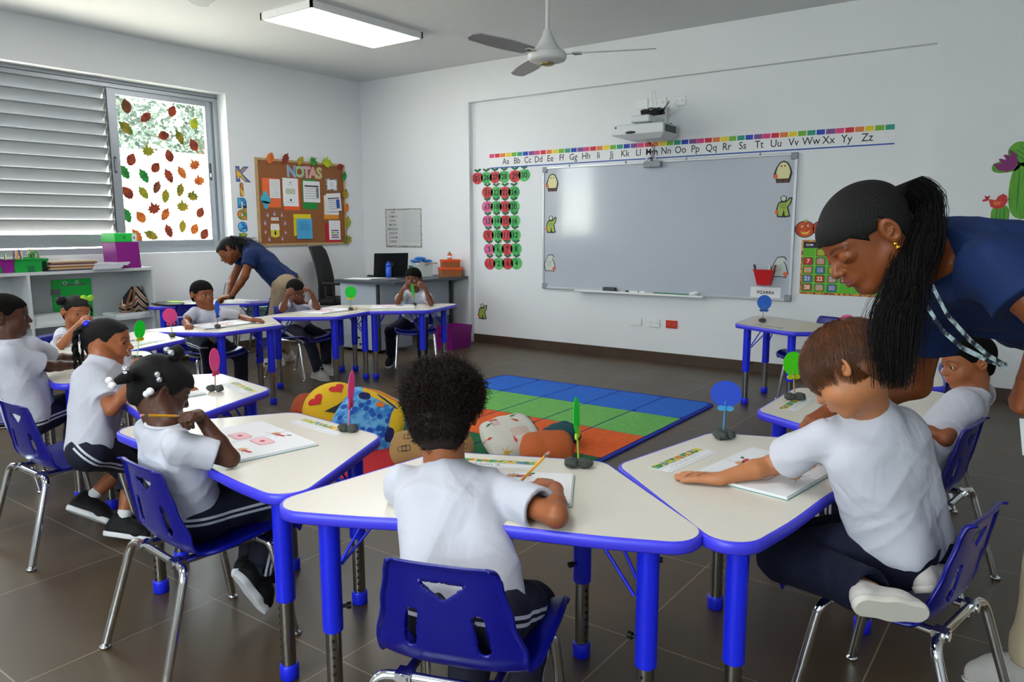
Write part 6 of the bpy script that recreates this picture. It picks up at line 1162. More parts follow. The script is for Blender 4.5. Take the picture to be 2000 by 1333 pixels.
# ------------------------------------------------------------------ skin, cloth and hair materials
def attr_mix(nt, fac_name, a, b):
    at_ = nt.nodes.new('ShaderNodeAttribute'); at_.attribute_name = fac_name
    mx = nt.nodes.new('ShaderNodeMix'); mx.data_type = 'RGBA'; nt.links.new(at_.outputs['Fac'], mx.inputs[0])
    for s, k in ((a, 6), (b, 7)):
        if isinstance(s, tuple): mx.inputs[k].default_value = s
        else: nt.links.new(s, mx.inputs[k])
    return mx.outputs[2]
def skin_mat(name, col, lip, brow='0c0806'):
    m = bpy.data.materials.new(name); m.use_nodes = True; nt = m.node_tree; b = nt.nodes['Principled BSDF']; L = nt.links.new
    tc = nt.nodes.new('ShaderNodeTexCoord'); n = nt.nodes.new('ShaderNodeTexNoise'); n.inputs['Scale'].default_value = 14; n.inputs['Detail'].default_value = 3; L(tc.outputs['Object'], n.inputs['Vector'])
    r = nt.nodes.new('ShaderNodeValToRGB'); L(n.outputs[0], r.inputs[0]); c = lin(col)
    r.color_ramp.elements[0].position = 0.3; r.color_ramp.elements[1].position = 0.7
    r.color_ramp.elements[0].color = tuple(x*0.88 for x in c[:3])+(1,); r.color_ramp.elements[1].color = tuple(min(1, x*1.1) for x in c[:3])+(1,)
    c1 = attr_mix(nt, 'lip', r.outputs[0], lin(lip)); c2 = attr_mix(nt, 'brow', c1, lin(brow)); L(c2, b.inputs['Base Color'])
    b.inputs['Roughness'].default_value = 0.46; b.inputs['Specular IOR Level'].default_value = 0.4
    b.inputs['Subsurface Weight'].default_value = 0.12; b.inputs['Subsurface Radius'].default_value = (0.01, 0.004, 0.002); b.inputs['Subsurface Scale'].default_value = 0.6
    n2 = nt.nodes.new('ShaderNodeTexNoise'); n2.inputs['Scale'].default_value = 260; L(tc.outputs['Object'], n2.inputs['Vector'])
    bu = nt.nodes.new('ShaderNodeBump'); bu.inputs['Strength'].default_value = 0.08; bu.inputs['Distance'].default_value = 0.003; L(n2.outputs[0], bu.inputs['Height']); L(bu.outputs[0], b.inputs['Normal'])
    return m
def stripe_mat(name, base, stripe, rough=0.8):
    """cloth with twin side stripes, placed by the distance from the outer seam stored on the mesh"""
    m = bpy.data.materials.new(name); m.use_nodes = True; nt = m.node_tree; b = nt.nodes['Principled BSDF']; L = nt.links.new
    a = nt.nodes.new('ShaderNodeAttribute'); a.attribute_name = 'seam'
    def rng(lo, hi):
        g = nt.nodes.new('ShaderNodeMath'); g.operation = 'GREATER_THAN'; L(a.outputs['Fac'], g.inputs[0]); g.inputs[1].default_value = lo
        l = nt.nodes.new('ShaderNodeMath'); l.operation = 'LESS_THAN'; L(a.outputs['Fac'], l.inputs[0]); l.inputs[1].default_value = hi
        q = nt.nodes.new('ShaderNodeMath'); q.operation = 'MULTIPLY'; L(g.outputs[0], q.inputs[0]); L(l.outputs[0], q.inputs[1]); return q.outputs[0]
    mx = nt.nodes.new('ShaderNodeMix'); mx.data_type = 'RGBA'; L(rng(0.004, 0.0125), mx.inputs[0]); mx.inputs[6].default_value = lin(base); mx.inputs[7].default_value = lin(stripe); L(mx.outputs[2], b.inputs['Base Color'])
    b.inputs['Roughness'].default_value = rough; b.inputs['Sheen Weight'].default_value = 0.0
    tc = nt.nodes.new('ShaderNodeTexCoord'); n2 = nt.nodes.new('ShaderNodeTexNoise'); n2.inputs['Scale'].default_value = 16; n2.inputs['Detail'].default_value = 3; L(tc.outputs['Object'], n2.inputs['Vector'])
    bu = nt.nodes.new('ShaderNodeBump'); bu.inputs['Strength'].default_value = 0.6; bu.inputs['Distance'].default_value = 0.012; L(n2.outputs[0], bu.inputs['Height']); L(bu.outputs[0], b.inputs['Normal'])
    return m
def cloth_mat(name, col, rough=0.85, bump=0.5, scale=11, sheen=0.0):
    m = bpy.data.materials.new(name); m.use_nodes = True; nt = m.node_tree; b = nt.nodes['Principled BSDF']; L = nt.links.new
    b.inputs['Base Color'].default_value = lin(col); b.inputs['Roughness'].default_value = rough; b.inputs['Sheen Weight'].default_value = sheen; b.inputs['Specular IOR Level'].default_value = 0.3
    tc = nt.nodes.new('ShaderNodeTexCoord'); n = nt.nodes.new('ShaderNodeTexNoise'); n.inputs['Scale'].default_value = scale; n.inputs['Detail'].default_value = 2.5; n.inputs['Distortion'].default_value = 0.8; L(tc.outputs['Object'], n.inputs['Vector'])
    bu = nt.nodes.new('ShaderNodeBump'); bu.inputs['Strength'].default_value = bump; bu.inputs['Distance'].default_value = 0.012; L(n.outputs[0], bu.inputs['Height']); L(bu.outputs[0], b.inputs['Normal'])
    return m
SK = {'deep': skin_mat('deep_brown_skin', '4a2818', '5b2d28'), 'dark': skin_mat('dark_brown_skin', '6a3a22', '703a30'), 'mid': skin_mat('brown_skin', '834a2a', '8a443c'), 'tan': skin_mat('tan_skin', '9a5a36', 'a0503f'), 'light': skin_mat('light_skin', 'b87850', 'b8695c', '4a2a18'), 'adult': skin_mat('warm_brown_skin', '7e421f', '80403a')}
M_shirt = cloth_mat('white_jersey', 'bfc0cb', 0.85, 0.9, 9)
M_navyt = stripe_mat('navy_tracksuit', '060a24', 'c9ccd6')
M_navyp = cloth_mat('navy_tracksuit_plain', '060a24', 0.85, 0.6, 16)
M_navys = cloth_mat('navy_polo_cotton', '0a2350', 0.8, 0.45, 8)
M_khaki = cloth_mat('beige_chino', '93816a', 0.85, 0.5, 10)
M_khaki2 = cloth_mat('pale_beige_chino', 'b9a88f', 0.85, 0.5, 10)
M_hairb = mat('black_hair', '060404', 0.6, spec=0.25, bump=0.5, bscale=70, stretch=(6, 6, 1)); M_hairc = mat('dark_curly_hair', '1c0e08', 0.6, spec=0.3); M_hairn = mat('chestnut_hair', '5e3416', 0.42, spec=0.5, var=0.35, vscale=30)
M_hairk = mat('short_cropped_hair', '0b0705', 0.9, spec=0.15, bump=0.8, bscale=350)
M_eye = mat('eye_white', 'd8d2cc', 0.15); M_iris = mat('dark_brown_iris', '1a0d07', 0.08)
M_sock = cloth_mat('white_sock', 'd8d8da', 0.9); M_shoew = cloth_mat('pale_grey_trainer', 'b9b4b0', 0.7, 0.2, 30); M_shoeb = cloth_mat('black_trainer', '0c0c10', 0.7, 0.2, 30); M_sole = mat('rubber_sole', 'c8c4ba', 0.6)
M_soleb = mat('white_rubber_sole', 'd8d8dc', 0.5); M_green = mat('green_print', '0f7a3a', 0.6); M_gold = mat('gold', 'd9a637', 0.2, metal=1.0)

def hand_prims(s, w, fd, up, side, hs, curl=0.25, spread=0.12, thumb=0.5, pose=None):
    """adds palm, four jointed fingers and a thumb. w wrist, fd towards the fingers, up = back of the hand, side=+1 when the thumb points to fd x up"""
    fd = nrm(fd); up = nrm(np.array(up)-fd*(np.array(up)@fd)); th = np.cross(fd, up)*side; H = hs
    P = lambda x, y, z: np.array(w)+th*(x*H)+fd*(y*H)+up*(z*H)
    r = 0.052*H/0.55*0.55
    s.rc(P(0.0, -0.05, 0), P(0.0, 0.08, 0), 0.115*H, 0.12*H, 0.10*H, sq=(up, 0.8))
    for x, y in ((0.155, 0.50), (0.055, 0.53), (-0.05, 0.51), (-0.145, 0.46)): s.rc(P(x*0.45, 0.10, 0.0), P(x, y*0.93, 0), 0.105*H, 0.08*H, 0.06*H)
    s.rc(P(0.08, 0.10, -0.03), P(0.17, 0.28, -0.04), 0.10*H, 0.08*H, 0.06*H)
    tips = []
    L = ((0.155, 0.49, 0.40), (0.055, 0.52, 0.45), (-0.05, 0.50, 0.42), (-0.145, 0.45, 0.33)); cl = curl if hasattr(curl, '__len__') else [curl, curl*1.05, curl*1.1, curl*1.15]
    for i, (x, y, l) in enumerate(L):
        a = 0.0; p = P(x, y*0.93, 0); sp = (1.5-i)*spread; d0 = fd*math.cos(sp)+th*math.sin(sp); rr = [0.078, 0.07, 0.062, 0.052]; q = p
        segs = (l*0.48, l*0.30, l*0.24); bend = (1.15, 1.7, 1.2)
        for j in range(3):
            a += cl[i]*bend[j]; d = d0*math.cos(a)-up*math.sin(a); e = q+d*segs[j]*H
            s.rc(q, e, rr[j]*H, rr[j+1]*H, 0.018*H); q = e
        tips.append(q)
    a = 0.75-0.5*thumb; b = thumb; p = P(0.15, 0.16, -0.03)
    d = nrm(fd*math.cos(a)+th*math.sin(a)-up*0.35*b); e = p+d*0.24*H; s.rc(p, e, 0.085*H, 0.078*H, 0.04*H)
    a2 = a-0.35-0.5*b; d = nrm(fd*math.cos(a2)+th*math.sin(a2)-up*0.35*b); e2 = e+d*0.17*H; s.rc(e, e2, 0.075*H, 0.068*H, 0.02*H)
    d = nrm(fd*math.cos(a2-0.3)+th*math.sin(a2-0.3)-up*0.3*b); e3 = e2+d*0.13*H; s.rc(e2, e3, 0.068*H, 0.055*H, 0.018*H); tips.append(e3)
    return tips

def head_prims(s, c, R, H, adult=False, ear=1.0, jaw=1.0):
    """R rows: right, forward, up.  H chin to crown"""
    P = lambda x, y, z: np.array(c)+(R[0]*x+R[1]*y+R[2]*z)*H
    E = lambda x, y, z, a, b, d, k=0.05, op=1, Rm=None: s.el(P(x, y, z), np.array((a, b, d))*H, R if Rm is None else Rm, k*H, op)
    if adult:
        E(0, -0.07, 0.14, 0.335, 0.42, 0.355, .08); E(0, 0.10, -0.10, 0.275, 0.30, 0.34, .10); E(0, 0.10, -0.28, 0.225, 0.26, 0.19, .10); s.rc(P(-0.06, 0.27, -0.42), P(0.06, 0.27, -0.42), 0.085*H, 0.085*H, .09*H)
        s.rc(P(-0.24, -0.02, -0.20), P(-0.09, 0.26, -0.41), 0.07*H, 0.06*H, .09*H); s.rc(P(0.24, -0.02, -0.20), P(0.09, 0.26, -0.41), 0.07*H, 0.06*H, .09*H)
    else:
        E(0, -0.07, 0.12, 0.37, 0.455, 0.38, .08); E(0, 0.12, -0.13, 0.295, 0.285, 0.33, .10); E(0, 0.12, -0.27, 0.245*jaw, 0.24, 0.17, .09); E(0, 0.27, -0.41, 0.11, 0.10, 0.085, .09)
        for x in (-1, 1): E(x*0.17, 0.21, -0.19, 0.13, 0.14, 0.14, .08)
    # forehead, brow, nose, mouth
    E(0, 0.20, 0.14, 0.24, 0.19, 0.20, .08)
    for x in (-1, 1):
        s.rc(P(x*0.06, 0.372, 0.055), P(x*0.22, 0.305, 0.06), 0.03*H, 0.025*H, .05*H)
        E(x*0.155, 0.40, -0.02, 0.095, 0.075, 0.055, .05, -1)
        E(x*0.15, 0.292, -0.022, 0.098, 0.098, 0.085, .018)
        if not adult: E(x*0.152, 0.395, -0.026, 0.078, 0.05, 0.024, .012, -1)
    n0 = 0.385; nl = 0.452 if not adult else 0.462
    s.rc(P(0, n0-0.02, 0.02), P(0, nl, -0.135), 0.03*H, 0.046*H, .04*H)
    for x in (-1, 1):
        E(x*0.052, nl-0.045, -0.15, 0.036, 0.045, 0.032, .02); E(x*0.028, nl-0.01, -0.178, 0.016, 0.02, 0.012, .01, -1)
    E(0, 0.35, -0.265, 0.12, 0.075, 0.075, .06)
    for x in (-1, 1):
        s.rc(P(0, 0.425, -0.238), P(x*0.095, 0.375, -0.262), 0.021*H, 0.010*H, .014*H); s.rc(P(0, 0.418, -0.292), P(x*0.08, 0.375, -0.275), 0.026*H, 0.012*H, .014*H)
        s.rc(P(0, 0.452, -0.2645), P(x*0.10, 0.395, -0.268), 0.006*H, 0.005*H, .006*H, -1)
    for x in (-1, 1):     # ears
        er = P(x*0.365, -0.06, -0.03); Rm = np.array([nrm(R[0]*x*0.85-R[1]*-0.45), nrm(R[1]*0.85+R[0]*x*0.4), R[2]]); Rm[1] = nrm(np.cross(Rm[2], Rm[0]))
        out = R[0]*x*0.9-R[1]*0.45
        s.el(er+out*0.02*H*ear, np.array((0.035, 0.085, 0.13))*H*ear, Rm, .03*H); s.el(er+(out*0.055+R[1]*0.02)*H*ear, np.array((0.03, 0.05, 0.085))*H*ear, Rm, .012*H, -1)
        s.rc(er+(out*0.045+R[2]*0.0)*H, er+(out*0.03-R[2]*0.03+R[1]*0.02)*H, 0.016*H, 0.02*H, .02*H)
    return P
def face_attrs(v, c, R, H, brow=1.0, adult=False):
    q = (v-np.array(c))/H; x = q@R[0]; y = q@R[1]; z = q@R[2]
    def seg(ax, az, bx, bz, r, soft):
        t = np.clip(((x-ax)*(bx-ax)+(z-az)*(bz-az))/((bx-ax)**2+(bz-az)**2), 0, 1); d = np.hypot(x-ax-t*(bx-ax), z-az-t*(bz-az)); return np.clip((r-d)/soft+0.5, 0, 1)
    f = (y > 0.25)
    lip = np.zeros(len(v)); br = np.zeros(len(v))
    for s_ in (-1, 1):
        lip = np.maximum(lip, seg(0, -0.24, s_*0.095, -0.262, 0.024, 0.015)); lip = np.maximum(lip, seg(0, -0.29, s_*0.08, -0.275, 0.028, 0.015))
        br = np.maximum(br, seg(s_*0.065, 0.075, s_*0.15, 0.10, 0.013, 0.02)*0.8*brow); br = np.maximum(br, seg(s_*0.15, 0.10, s_*0.235, 0.078, 0.010, 0.02)*0.8*brow)
        # lash line
        dz = -0.052 if adult else 0.0; dm = -0.016 if adult else 0.008; br = np.maximum(br, seg(s_*0.09, dz, s_*0.155, dz+dm, 0.006, 0.012)*0.9); br = np.maximum(br, seg(s_*0.155, dz+dm, s_*0.225, dz-(0.012 if not adult else -0.006), 0.006, 0.012)*0.9)
    return lip*f, br*f

def wrinkle(seed, amp, org, fz=1.0):
    rs = np.random.RandomState(seed); K = [(rs.uniform(-1, 1, 3)*np.array([30, 30, 44*fz]), rs.uniform(0, 6.28), rs.uniform(0.5, 1)) for _ in range(5)]
    def f(X, Y, Z):
        x, y, z = X-org[0], Y-org[1], Z-org[2]; o = 0; w = 0.6*np.sin(x*19+y*13+seed)+0.6*np.sin(z*17-y*15)
        for (k, p, a) in K: o = o+a*(1-np.abs(np.sin(0.5*(x*k[0]+y*k[1]+z*k[2])+p+w)))**2.2
        return -(o/2.2-0.55)*amp
    return f
def limb_attr(v, segs, side):
    """distance from the outer seam for each vertex of the trouser legs (large away from it)"""
    best = np.full(len(v), 1e9); out = np.full(len(v), 1.0)
    for a, b in segs:
        e = b-a; t = np.clip(((v-a)@e)/(e@e), 0, 1); q = v-a-t[:, None]*e; d = np.linalg.norm(q, axis=1)
        dn = nrm(e); sp = nrm(side-dn*(side@dn)); off = np.abs(q@np.cross(dn, sp)); off = np.where(q@sp > 0, off, 1.0)
        m = d < best; best = np.where(m, d, best); out = np.where(m, off, out)
    return out, best
def link(parent, uv, L, sgn):
    """the point seen at pixel uv that lies L from parent; sgn>0 picks the farther one"""
    d = nrm(ray(*uv)); m = np.array(parent)-CAMP; b = d@m; disc = b*b-(m@m-L*L)
    if disc < 0: return np.array(parent)+nrm(CAMP+d*b-np.array(parent))*L
    return CAMP+d*(b+sgn*math.sqrt(disc))
def basis(fwd, up, roll=0.0):
    f = nrm(fwd); u = nrm(np.array(up, float)-f*(np.array(up, float)@f)); r = np.cross(f, u)
    if roll: c, s_ = math.cos(roll), math.sin(roll); r, u = r*c+u*s_, u*c-r*s_
    return np.array([r, f, u])
def eyeballs(root, P, R, H, gaze=(0, 0), adult=False):
    g = nrm(R[1]+R[0]*gaze[0]+R[2]*gaze[1])
    for x in (-1, 1):
        mb = MB(); c = P(x*0.15, 0.292, -0.022); r = 0.088*H; mb.sphere(tuple(c), (r, r, r*0.98), M_eye, 18, 12)
        Mx = frame(c+g*r*0.925, R[0] if abs(g@R[0]) < 0.9 else R[2], np.cross(g, R[0]))
        mb.lathe([(0.036*H, -0.012*H), (0.034*H, 0.0), (0.018*H, 0.010*H), (0.0, 0.012*H)], M_iris, M=Mx @ Matrix.Identity(4) if (Mx.to_3x3() @ Vector((0, 0, 1))).dot(Vector(g)) > 0 else Mx @ Matrix.Rotation(math.pi, 4, 'X'), n=16)
        mb.sphere(tuple(c+g*r*1.0+R[2]*0.010*H+R[0]*0.008*H), 0.0045*H, mat('eye_glint', 'ffffff', 0.1), 6, 4)
        mb.build('eye', root)
def strands(name, root, m, gen, n, r=0.0009, sides=3):
    vs = []; fs = []; o = 0
    for i in range(n):
        P = gen(i)
        if P is None: continue
        P = np.array(P); K = len(P); T = np.gradient(P, axis=0); T /= np.linalg.norm(T, axis=1)[:, None]+1e-9
        U = np.cross(T, [0.3, 0.2, 0.93]); U /= np.linalg.norm(U, axis=1)[:, None]+1e-9; Wv = np.cross(T, U); rr = r*np.linspace(1, 0.35, K)[:, None]
        for k in range(sides):
            a = 2*math.pi*k/sides; vs.append(P+(U*math.cos(a)+Wv*math.sin(a))*rr)
        b = np.arange(K-1)
        for k in range(sides):
            k2 = (k+1) % sides; fs.append(np.stack([o+k*K+b, o+k*K+b+1, o+k2*K+b+1, o+k2*K+b], 1))
        o += K*sides
    if not vs: return None
    return np_obj(name, np.concatenate(vs), np.concatenate(fs), m, root)

# ------------------------------------------------------------------ a person
def person(name, label, J, skin, H=0.195, sc=1.0, adult=False, shirt=None, pants=None, shoes='white', shirt_r=1.0, head_fwd=(0, 1, 0), head_up=(0, 0, 1), head_roll=0.0,
           hands=None, gaze=(0, 0), res=(0.005, 0.0024, 0.0019), seed=1, short_legs=False, sleeve=0.72, logo=None, hair=None, barecalf=False, ear=1.0, brow=1.0, hipw=None, skip_feet=False, neck_r=None, torso_bulge=0.0, pants_r=1.0):
    """J: world points: hip, neck, head, shL, shR, elL, elR, wrL, wrR, kneeL, kneeR, ankL, ankR, toeL, toeR (L is the person's left)"""
    J = {k: np.array(v, float) for k, v in J.items()}; root = thing(name, label, 'person', tuple(J['hip']*[1, 1, 0])); org = J['hip']*[1, 1, 0]
    hd = J['head']; R = basis(head_fwd, head_up, head_roll); ss = sc
    up = nrm(J['neck']-J['hip']); right = nrm(J['shR']-J['shL']); right = nrm(right-up*(right@up)); fw = nrm(np.cross(up, right)); hipr = nrm(J.get('hipright', right)); hipf = nrm(np.cross([0, 0, 1], hipr))
    hw = (hipw or 0.055)*ss; hipL, hipR = J['hip']-hipr*hw, J['hip']+hipr*hw
    # ---- body
    b = SDF(); P = head_prims(b, hd, R, H, adult, ear)
    nr = neck_r or (0.215*H if not adult else 0.235*H); nk = J['neck']
    b.rc(nk-up*0.02*ss, P(0, -0.13, -0.20), nr*1.05, nr*0.98, 0.03*ss)
    b.rc(nk, P(0, -0.20, 0.0), nr, nr*0.8, 0.03*ss)
    b.rc(nk-up*0.045*ss-right*0.03*ss, nk-up*0.045*ss+right*0.03*ss, 0.028*ss, 0.028*ss, 0.02*ss)
    ch = nk-up*0.12*ss
    b.rc(ch-right*0.035*ss, ch+right*0.035*ss, 0.045*ss, 0.045*ss, 0.02*ss); b.rc(ch, J['hip'], 0.05*ss, 0.055*ss, 0.02*ss)
    fine = [(hd-0.66*H, hd+0.66*H, res[1])]
    for sd in 'LR':
        a, e, w = J['sh'+sd], J['el'+sd], J['wr'+sd]
        b.rc(a, a+(e-a)*0.35, 0.027*ss, 0.0285*ss, 0.01*ss); b.rc(a+(e-a)*0.35, e, 0.0285*ss, 0.0255*ss, 0.015*ss); m1 = e+(w-e)*0.35; b.chain([e, m1, w], [0.0255*ss, 0.0245*ss, 0.0165*ss], 0.01*ss); b.rc(a, nk-up*0.035*ss, 0.026*ss, 0.026*ss, 0.02*ss)
        hnd = (hands or {}).get(sd)
        if hnd is not None:
            hs = hnd.get('size', 0.112*ss if not adult else 0.165); b_t = hand_prims(b, w, hnd['fd'], hnd['up'], (1 if sd == 'R' else -1)*-1, hs, hnd.get('curl', 0.25), hnd.get('spread', 0.1), hnd.get('thumb', 0.5))
            cc = w+nrm(hnd['fd'])*hs*0.5; fine.append((cc-hs*0.82, cc+hs*0.82, res[2]))
    for sd, hp in (('L', hipL), ('R', hipR)):
        if 'knee'+sd in J:
            k, a = J['knee'+sd], J['ank'+sd]; b.rc(hp, k, 0.055*ss, 0.04*ss, 0.02*ss); mid = k+(a-k)*0.3; b.chain([k, mid, a], [0.038*ss, 0.036*ss, 0.021*ss], 0.015*ss)
    v, f = b.mesh(res[0], fine); lip, br = face_attrs(v, hd, R, H, brow, adult)
    np_obj('body', v, f, skin, root, {'lip': lip, 'brow': br}, org); 
    if not adult: eyeballs_off(root, P, R, H, gaze, adult, org)
    # ---- shirt
    if shirt is not None:
        t = SDF(); q = shirt_r; nb = nk-up*0.045*ss; rr = 0.076*ss*q; sl = []
        for x in (-1, 1):
            t.rc(nb+right*x*0.055*ss-up*0.055*ss, J['hip']+hipr*x*0.045*ss*q+up*0.02*ss+hipf*torso_bulge, rr*0.94, rr*1.10, 0.04*ss)
        t.rc(nk-up*0.05*ss, nk+up*0.02*ss, nr*1.35, nr*1.16, 0.02*ss); t.rc(nb-fw*0.012*ss, nb-up*0.10*ss-fw*0.008*ss, 0.060*ss*q, 0.075*ss*q, 0.03*ss)
        for sd in 'LR':
            a, e = J['sh'+sd], J['el'+sd]; d = nrm(e-a); L = np.linalg.norm(e-a); cf = a+d*L*sleeve
            t.rc(nk-up*0.026*ss+(a-nk)*0.28, a-up*0.004, (0.062 if adult else 0.036)*ss, (0.048 if adult else 0.040)*ss, 0.03*ss)
            z = SDF(); z.rc(a-d*0.01, cf+d*0.04*ss, 0.040*ss*q, 0.051*ss*q, 0.01*ss); z.rc(cf-d*0.020*ss, cf+d*0.05*ss, 0.036*ss*q, 0.039*ss*q, 0.003, -1) if res[0] < 0.0045 else None; sl.append((z, cf, d))
        wf = wrinkle(seed, 0.009*ss, nk, 1.0); cn = nk+up*0.012*ss; base_grid = SDF.grid
        def grid(self, lo, hi, h, disp_=None):
            D, ax = base_grid(self, lo, hi, h); X, Y, Z = ax[0][:, None, None], ax[1][None, :, None], ax[2][None, None, :]
            for (z, c, n) in sl:
                Ds, _ = base_grid(z, lo, hi, h); Ds = np.maximum(Ds, (X-c[0])*n[0]+(Y-c[1])*n[1]+(Z-c[2])*n[2]); k = 0.022*ss; g = np.clip(0.5+0.5*(D-Ds)/k, 0, 1); D = D+(Ds-D)*g-k*g*(1-g)
            damp = 1
            for (z, c, n) in sl: w_ = (X-c[0])*n[0]+(Y-c[1])*n[1]+(Z-c[2])*n[2]; damp = damp*np.clip(np.sqrt((X-c[0])**2+(Y-c[1])**2+(Z-c[2])**2)/(0.09*ss), 0.15, 1)
            D = D+disp_(X, Y, Z)*damp
            pl = (X-cn[0])*up[0]+(Y-cn[1])*up[1]+(Z-cn[2])*up[2]+0.22*((X-cn[0])*fw[0]+(Y-cn[1])*fw[1]+(Z-cn[2])*fw[2])+0.002*ss; dd = (X-cn[0])**2+(Y-cn[1])**2+(Z-cn[2])**2
            return np.where((dd < (0.09*ss)**2) & (pl > -0.03), np.maximum(D, pl), D), ax
        bo = t.bounds
        def bounds2():
            lo, hi = bo()
            for (z, c, n) in sl: l2, h2 = z.bounds(); lo = np.minimum(lo, l2); hi = np.maximum(hi, h2)
            return lo, hi
        t.bounds = bounds2; t.grid = grid.__get__(t); v, f = t.mesh(res[0]*0.9, (), wf)
        sh = np_obj('shirt', v, f, shirt, root, None, org)
        # ribbed collar
        mb = MB(); pts = []
        for i in range(28):
            a = 2*math.pi*i/28; d = right*math.cos(a)*(nr*1.17)+fw*math.sin(a)*(nr*1.17); pts.append(cn-up*0.004*ss-up*0.22*(d@fw)+d-org)
        mb.tube(pts, 0.0055*ss, shirt, 8, closed=True); mb.build('collar', sh)
        if logo: logo(sh, nk, up, right, fw, org)
    # ---- trousers
    if pants is not None:
        t = SDF(); t.rc(hipL, hipR, 0.078*ss, 0.078*ss, 0.03*ss); t.rc(J['hip']+up*0.03*ss-hipr*0.03*ss, J['hip']+up*0.03*ss+hipr*0.03*ss, 0.062*ss, 0.062*ss, 0.03*ss); segs = {}; sl2 = []
        for sd, hp in (('L', hipL), ('R', hipR)):
            if 'knee'+sd not in J: continue
            k, a = J['knee'+sd], J['ank'+sd]; t.rc(hp, k, 0.075*ss*pants_r, 0.054*ss*pants_r, 0.025*ss); d = nrm(a-k); e = k+(a-k)*(0.50 if barecalf else 1.0)
            z = SDF(); z.rc(k, e+d*0.03, 0.054*ss*pants_r, (0.050 if barecalf else 0.046)*ss, 0.015*ss); z.rc(e-d*0.02, e+d*0.05, 0.040*ss, 0.043*ss, 0.003, -1); sl2.append((z, e, d)); segs[sd] = [(hp, k), (k, e)]
        wf = wrinkle(seed+7, 0.008*ss, nk, 0.8); base_grid = SDF.grid
        def grid2(self, lo, hi, h, disp_=None):
            D, ax = base_grid(self, lo, hi, h); X, Y, Z = ax[0][:, None, None], ax[1][None, :, None], ax[2][None, None, :]
            for (z, c, n) in sl2:
                Ds, _ = base_grid(z, lo, hi, h); Ds = np.maximum(Ds, (X-c[0])*n[0]+(Y-c[1])*n[1]+(Z-c[2])*n[2]); q_ = 0.018*ss; g = np.clip(0.5+0.5*(D-Ds)/q_, 0, 1); D = D+(Ds-D)*g-q_*g*(1-g)
            return D+disp_(X, Y, Z), ax
        bo = t.bounds
        def bounds3():
            lo, hi = bo()
            for (z, c, n) in sl2: l2, h2 = z.bounds(); lo = np.minimum(lo, l2); hi = np.maximum(hi, h2)
            return lo, hi
        t.bounds = bounds3; t.grid = grid2.__get__(t); v, f = t.mesh(res[0]*1.05, (), wf)
        seam = np.full(len(v), 1.0); bd = np.full(len(v), 1e9)
        for sd in segs:
            o, d_ = limb_attr(v, segs[sd], hipr*(-1 if sd == 'L' else 1)); m = d_ < bd; seam = np.where(m, o, seam); bd = np.where(m, d_, bd)
        np_obj('trousers', v, f, pants, root, {'seam': seam}, org)
    # ---- shoes
    for sd in 'LR':
        if 'toe'+sd not in J or shoes == 'none': continue
        shoe(root, J['ank'+sd], J['toe'+sd], ss*(1.0 if not adult else 1.0), shoes, res[0]*0.7, org, J['ank'+sd]-J['knee'+sd], barecalf)
    return root, P, R, org
def shoe(root, a, toe, ss, kind, h, org, shin, sock, name='shoe'):
    fd = nrm(toe-a); sd_ = -nrm(shin); sd_ = nrm(sd_-fd*(sd_@fd)); rt = np.cross(fd, sd_); L = np.linalg.norm(toe-a)
    p = lambda x, y, z: a+rt*x*ss+fd*y*ss+sd_*z*ss
    Ly = L/ss
    up_, so = {'white': (M_shoew, M_sole), 'black': (M_shoeb, M_soleb), 'pale': (M_shoew, M_sole)}[kind]
    s = SDF(); s.rc(p(0, -0.025, -0.028), p(0, -0.02, 0.005), 0.033*ss, 0.03*ss, 0.02*ss); s.rc(p(0, -0.02, -0.03), p(0, Ly*0.55, -0.032), 0.033*ss, 0.035*ss, 0.02*ss); s.rc(p(0, Ly*0.5, -0.034), p(0, Ly*0.82, -0.04), 0.036*ss, 0.028*ss, 0.02*ss); s.rc(p(0, 0.01, 0.0), p(0, Ly*0.55, -0.025), 0.026*ss, 0.024*ss, 0.02*ss)
    v, f = s.mesh(h); q = (v-a)@sd_; v = v+np.outer(np.where(q < -0.055*ss, -0.055*ss-q, 0), sd_)
    so_ = np_obj(name, v, f, up_, root, None, org)
    t = SDF(); t.rc(p(0, -0.03, -0.05), p(0, Ly*0.35, -0.05), 0.034*ss, 0.033*ss, 0.02*ss); t.rc(p(0, Ly*0.35, -0.05), p(0, Ly*0.84, -0.052), 0.036*ss, 0.031*ss, 0.02*ss)
    v, f = t.mesh(h); q = (v-a)@sd_; q2 = np.clip(q, -0.066*ss, -0.046*ss); v = v+np.outer(q2-q, sd_); np_obj('sole', v, f, so, so_, None)
    so_.children[0].location = (-org[0], -org[1], -org[2])
    if sock:
        mb = MB(); d = nrm(shin); mb.tube([Vector(a-d*0.045*ss-org), Vector(a-d*0.02*ss-org), Vector(a-org)], [0.026*ss, 0.027*ss, 0.028*ss], M_sock, 14); mb.build('sock', root)
def eyeballs_off(root, P, R, H, gaze, adult, org):
    P2 = lambda x, y, z: P(x, y, z)-org
    eyeballs(root, P2, R, H, gaze, adult)
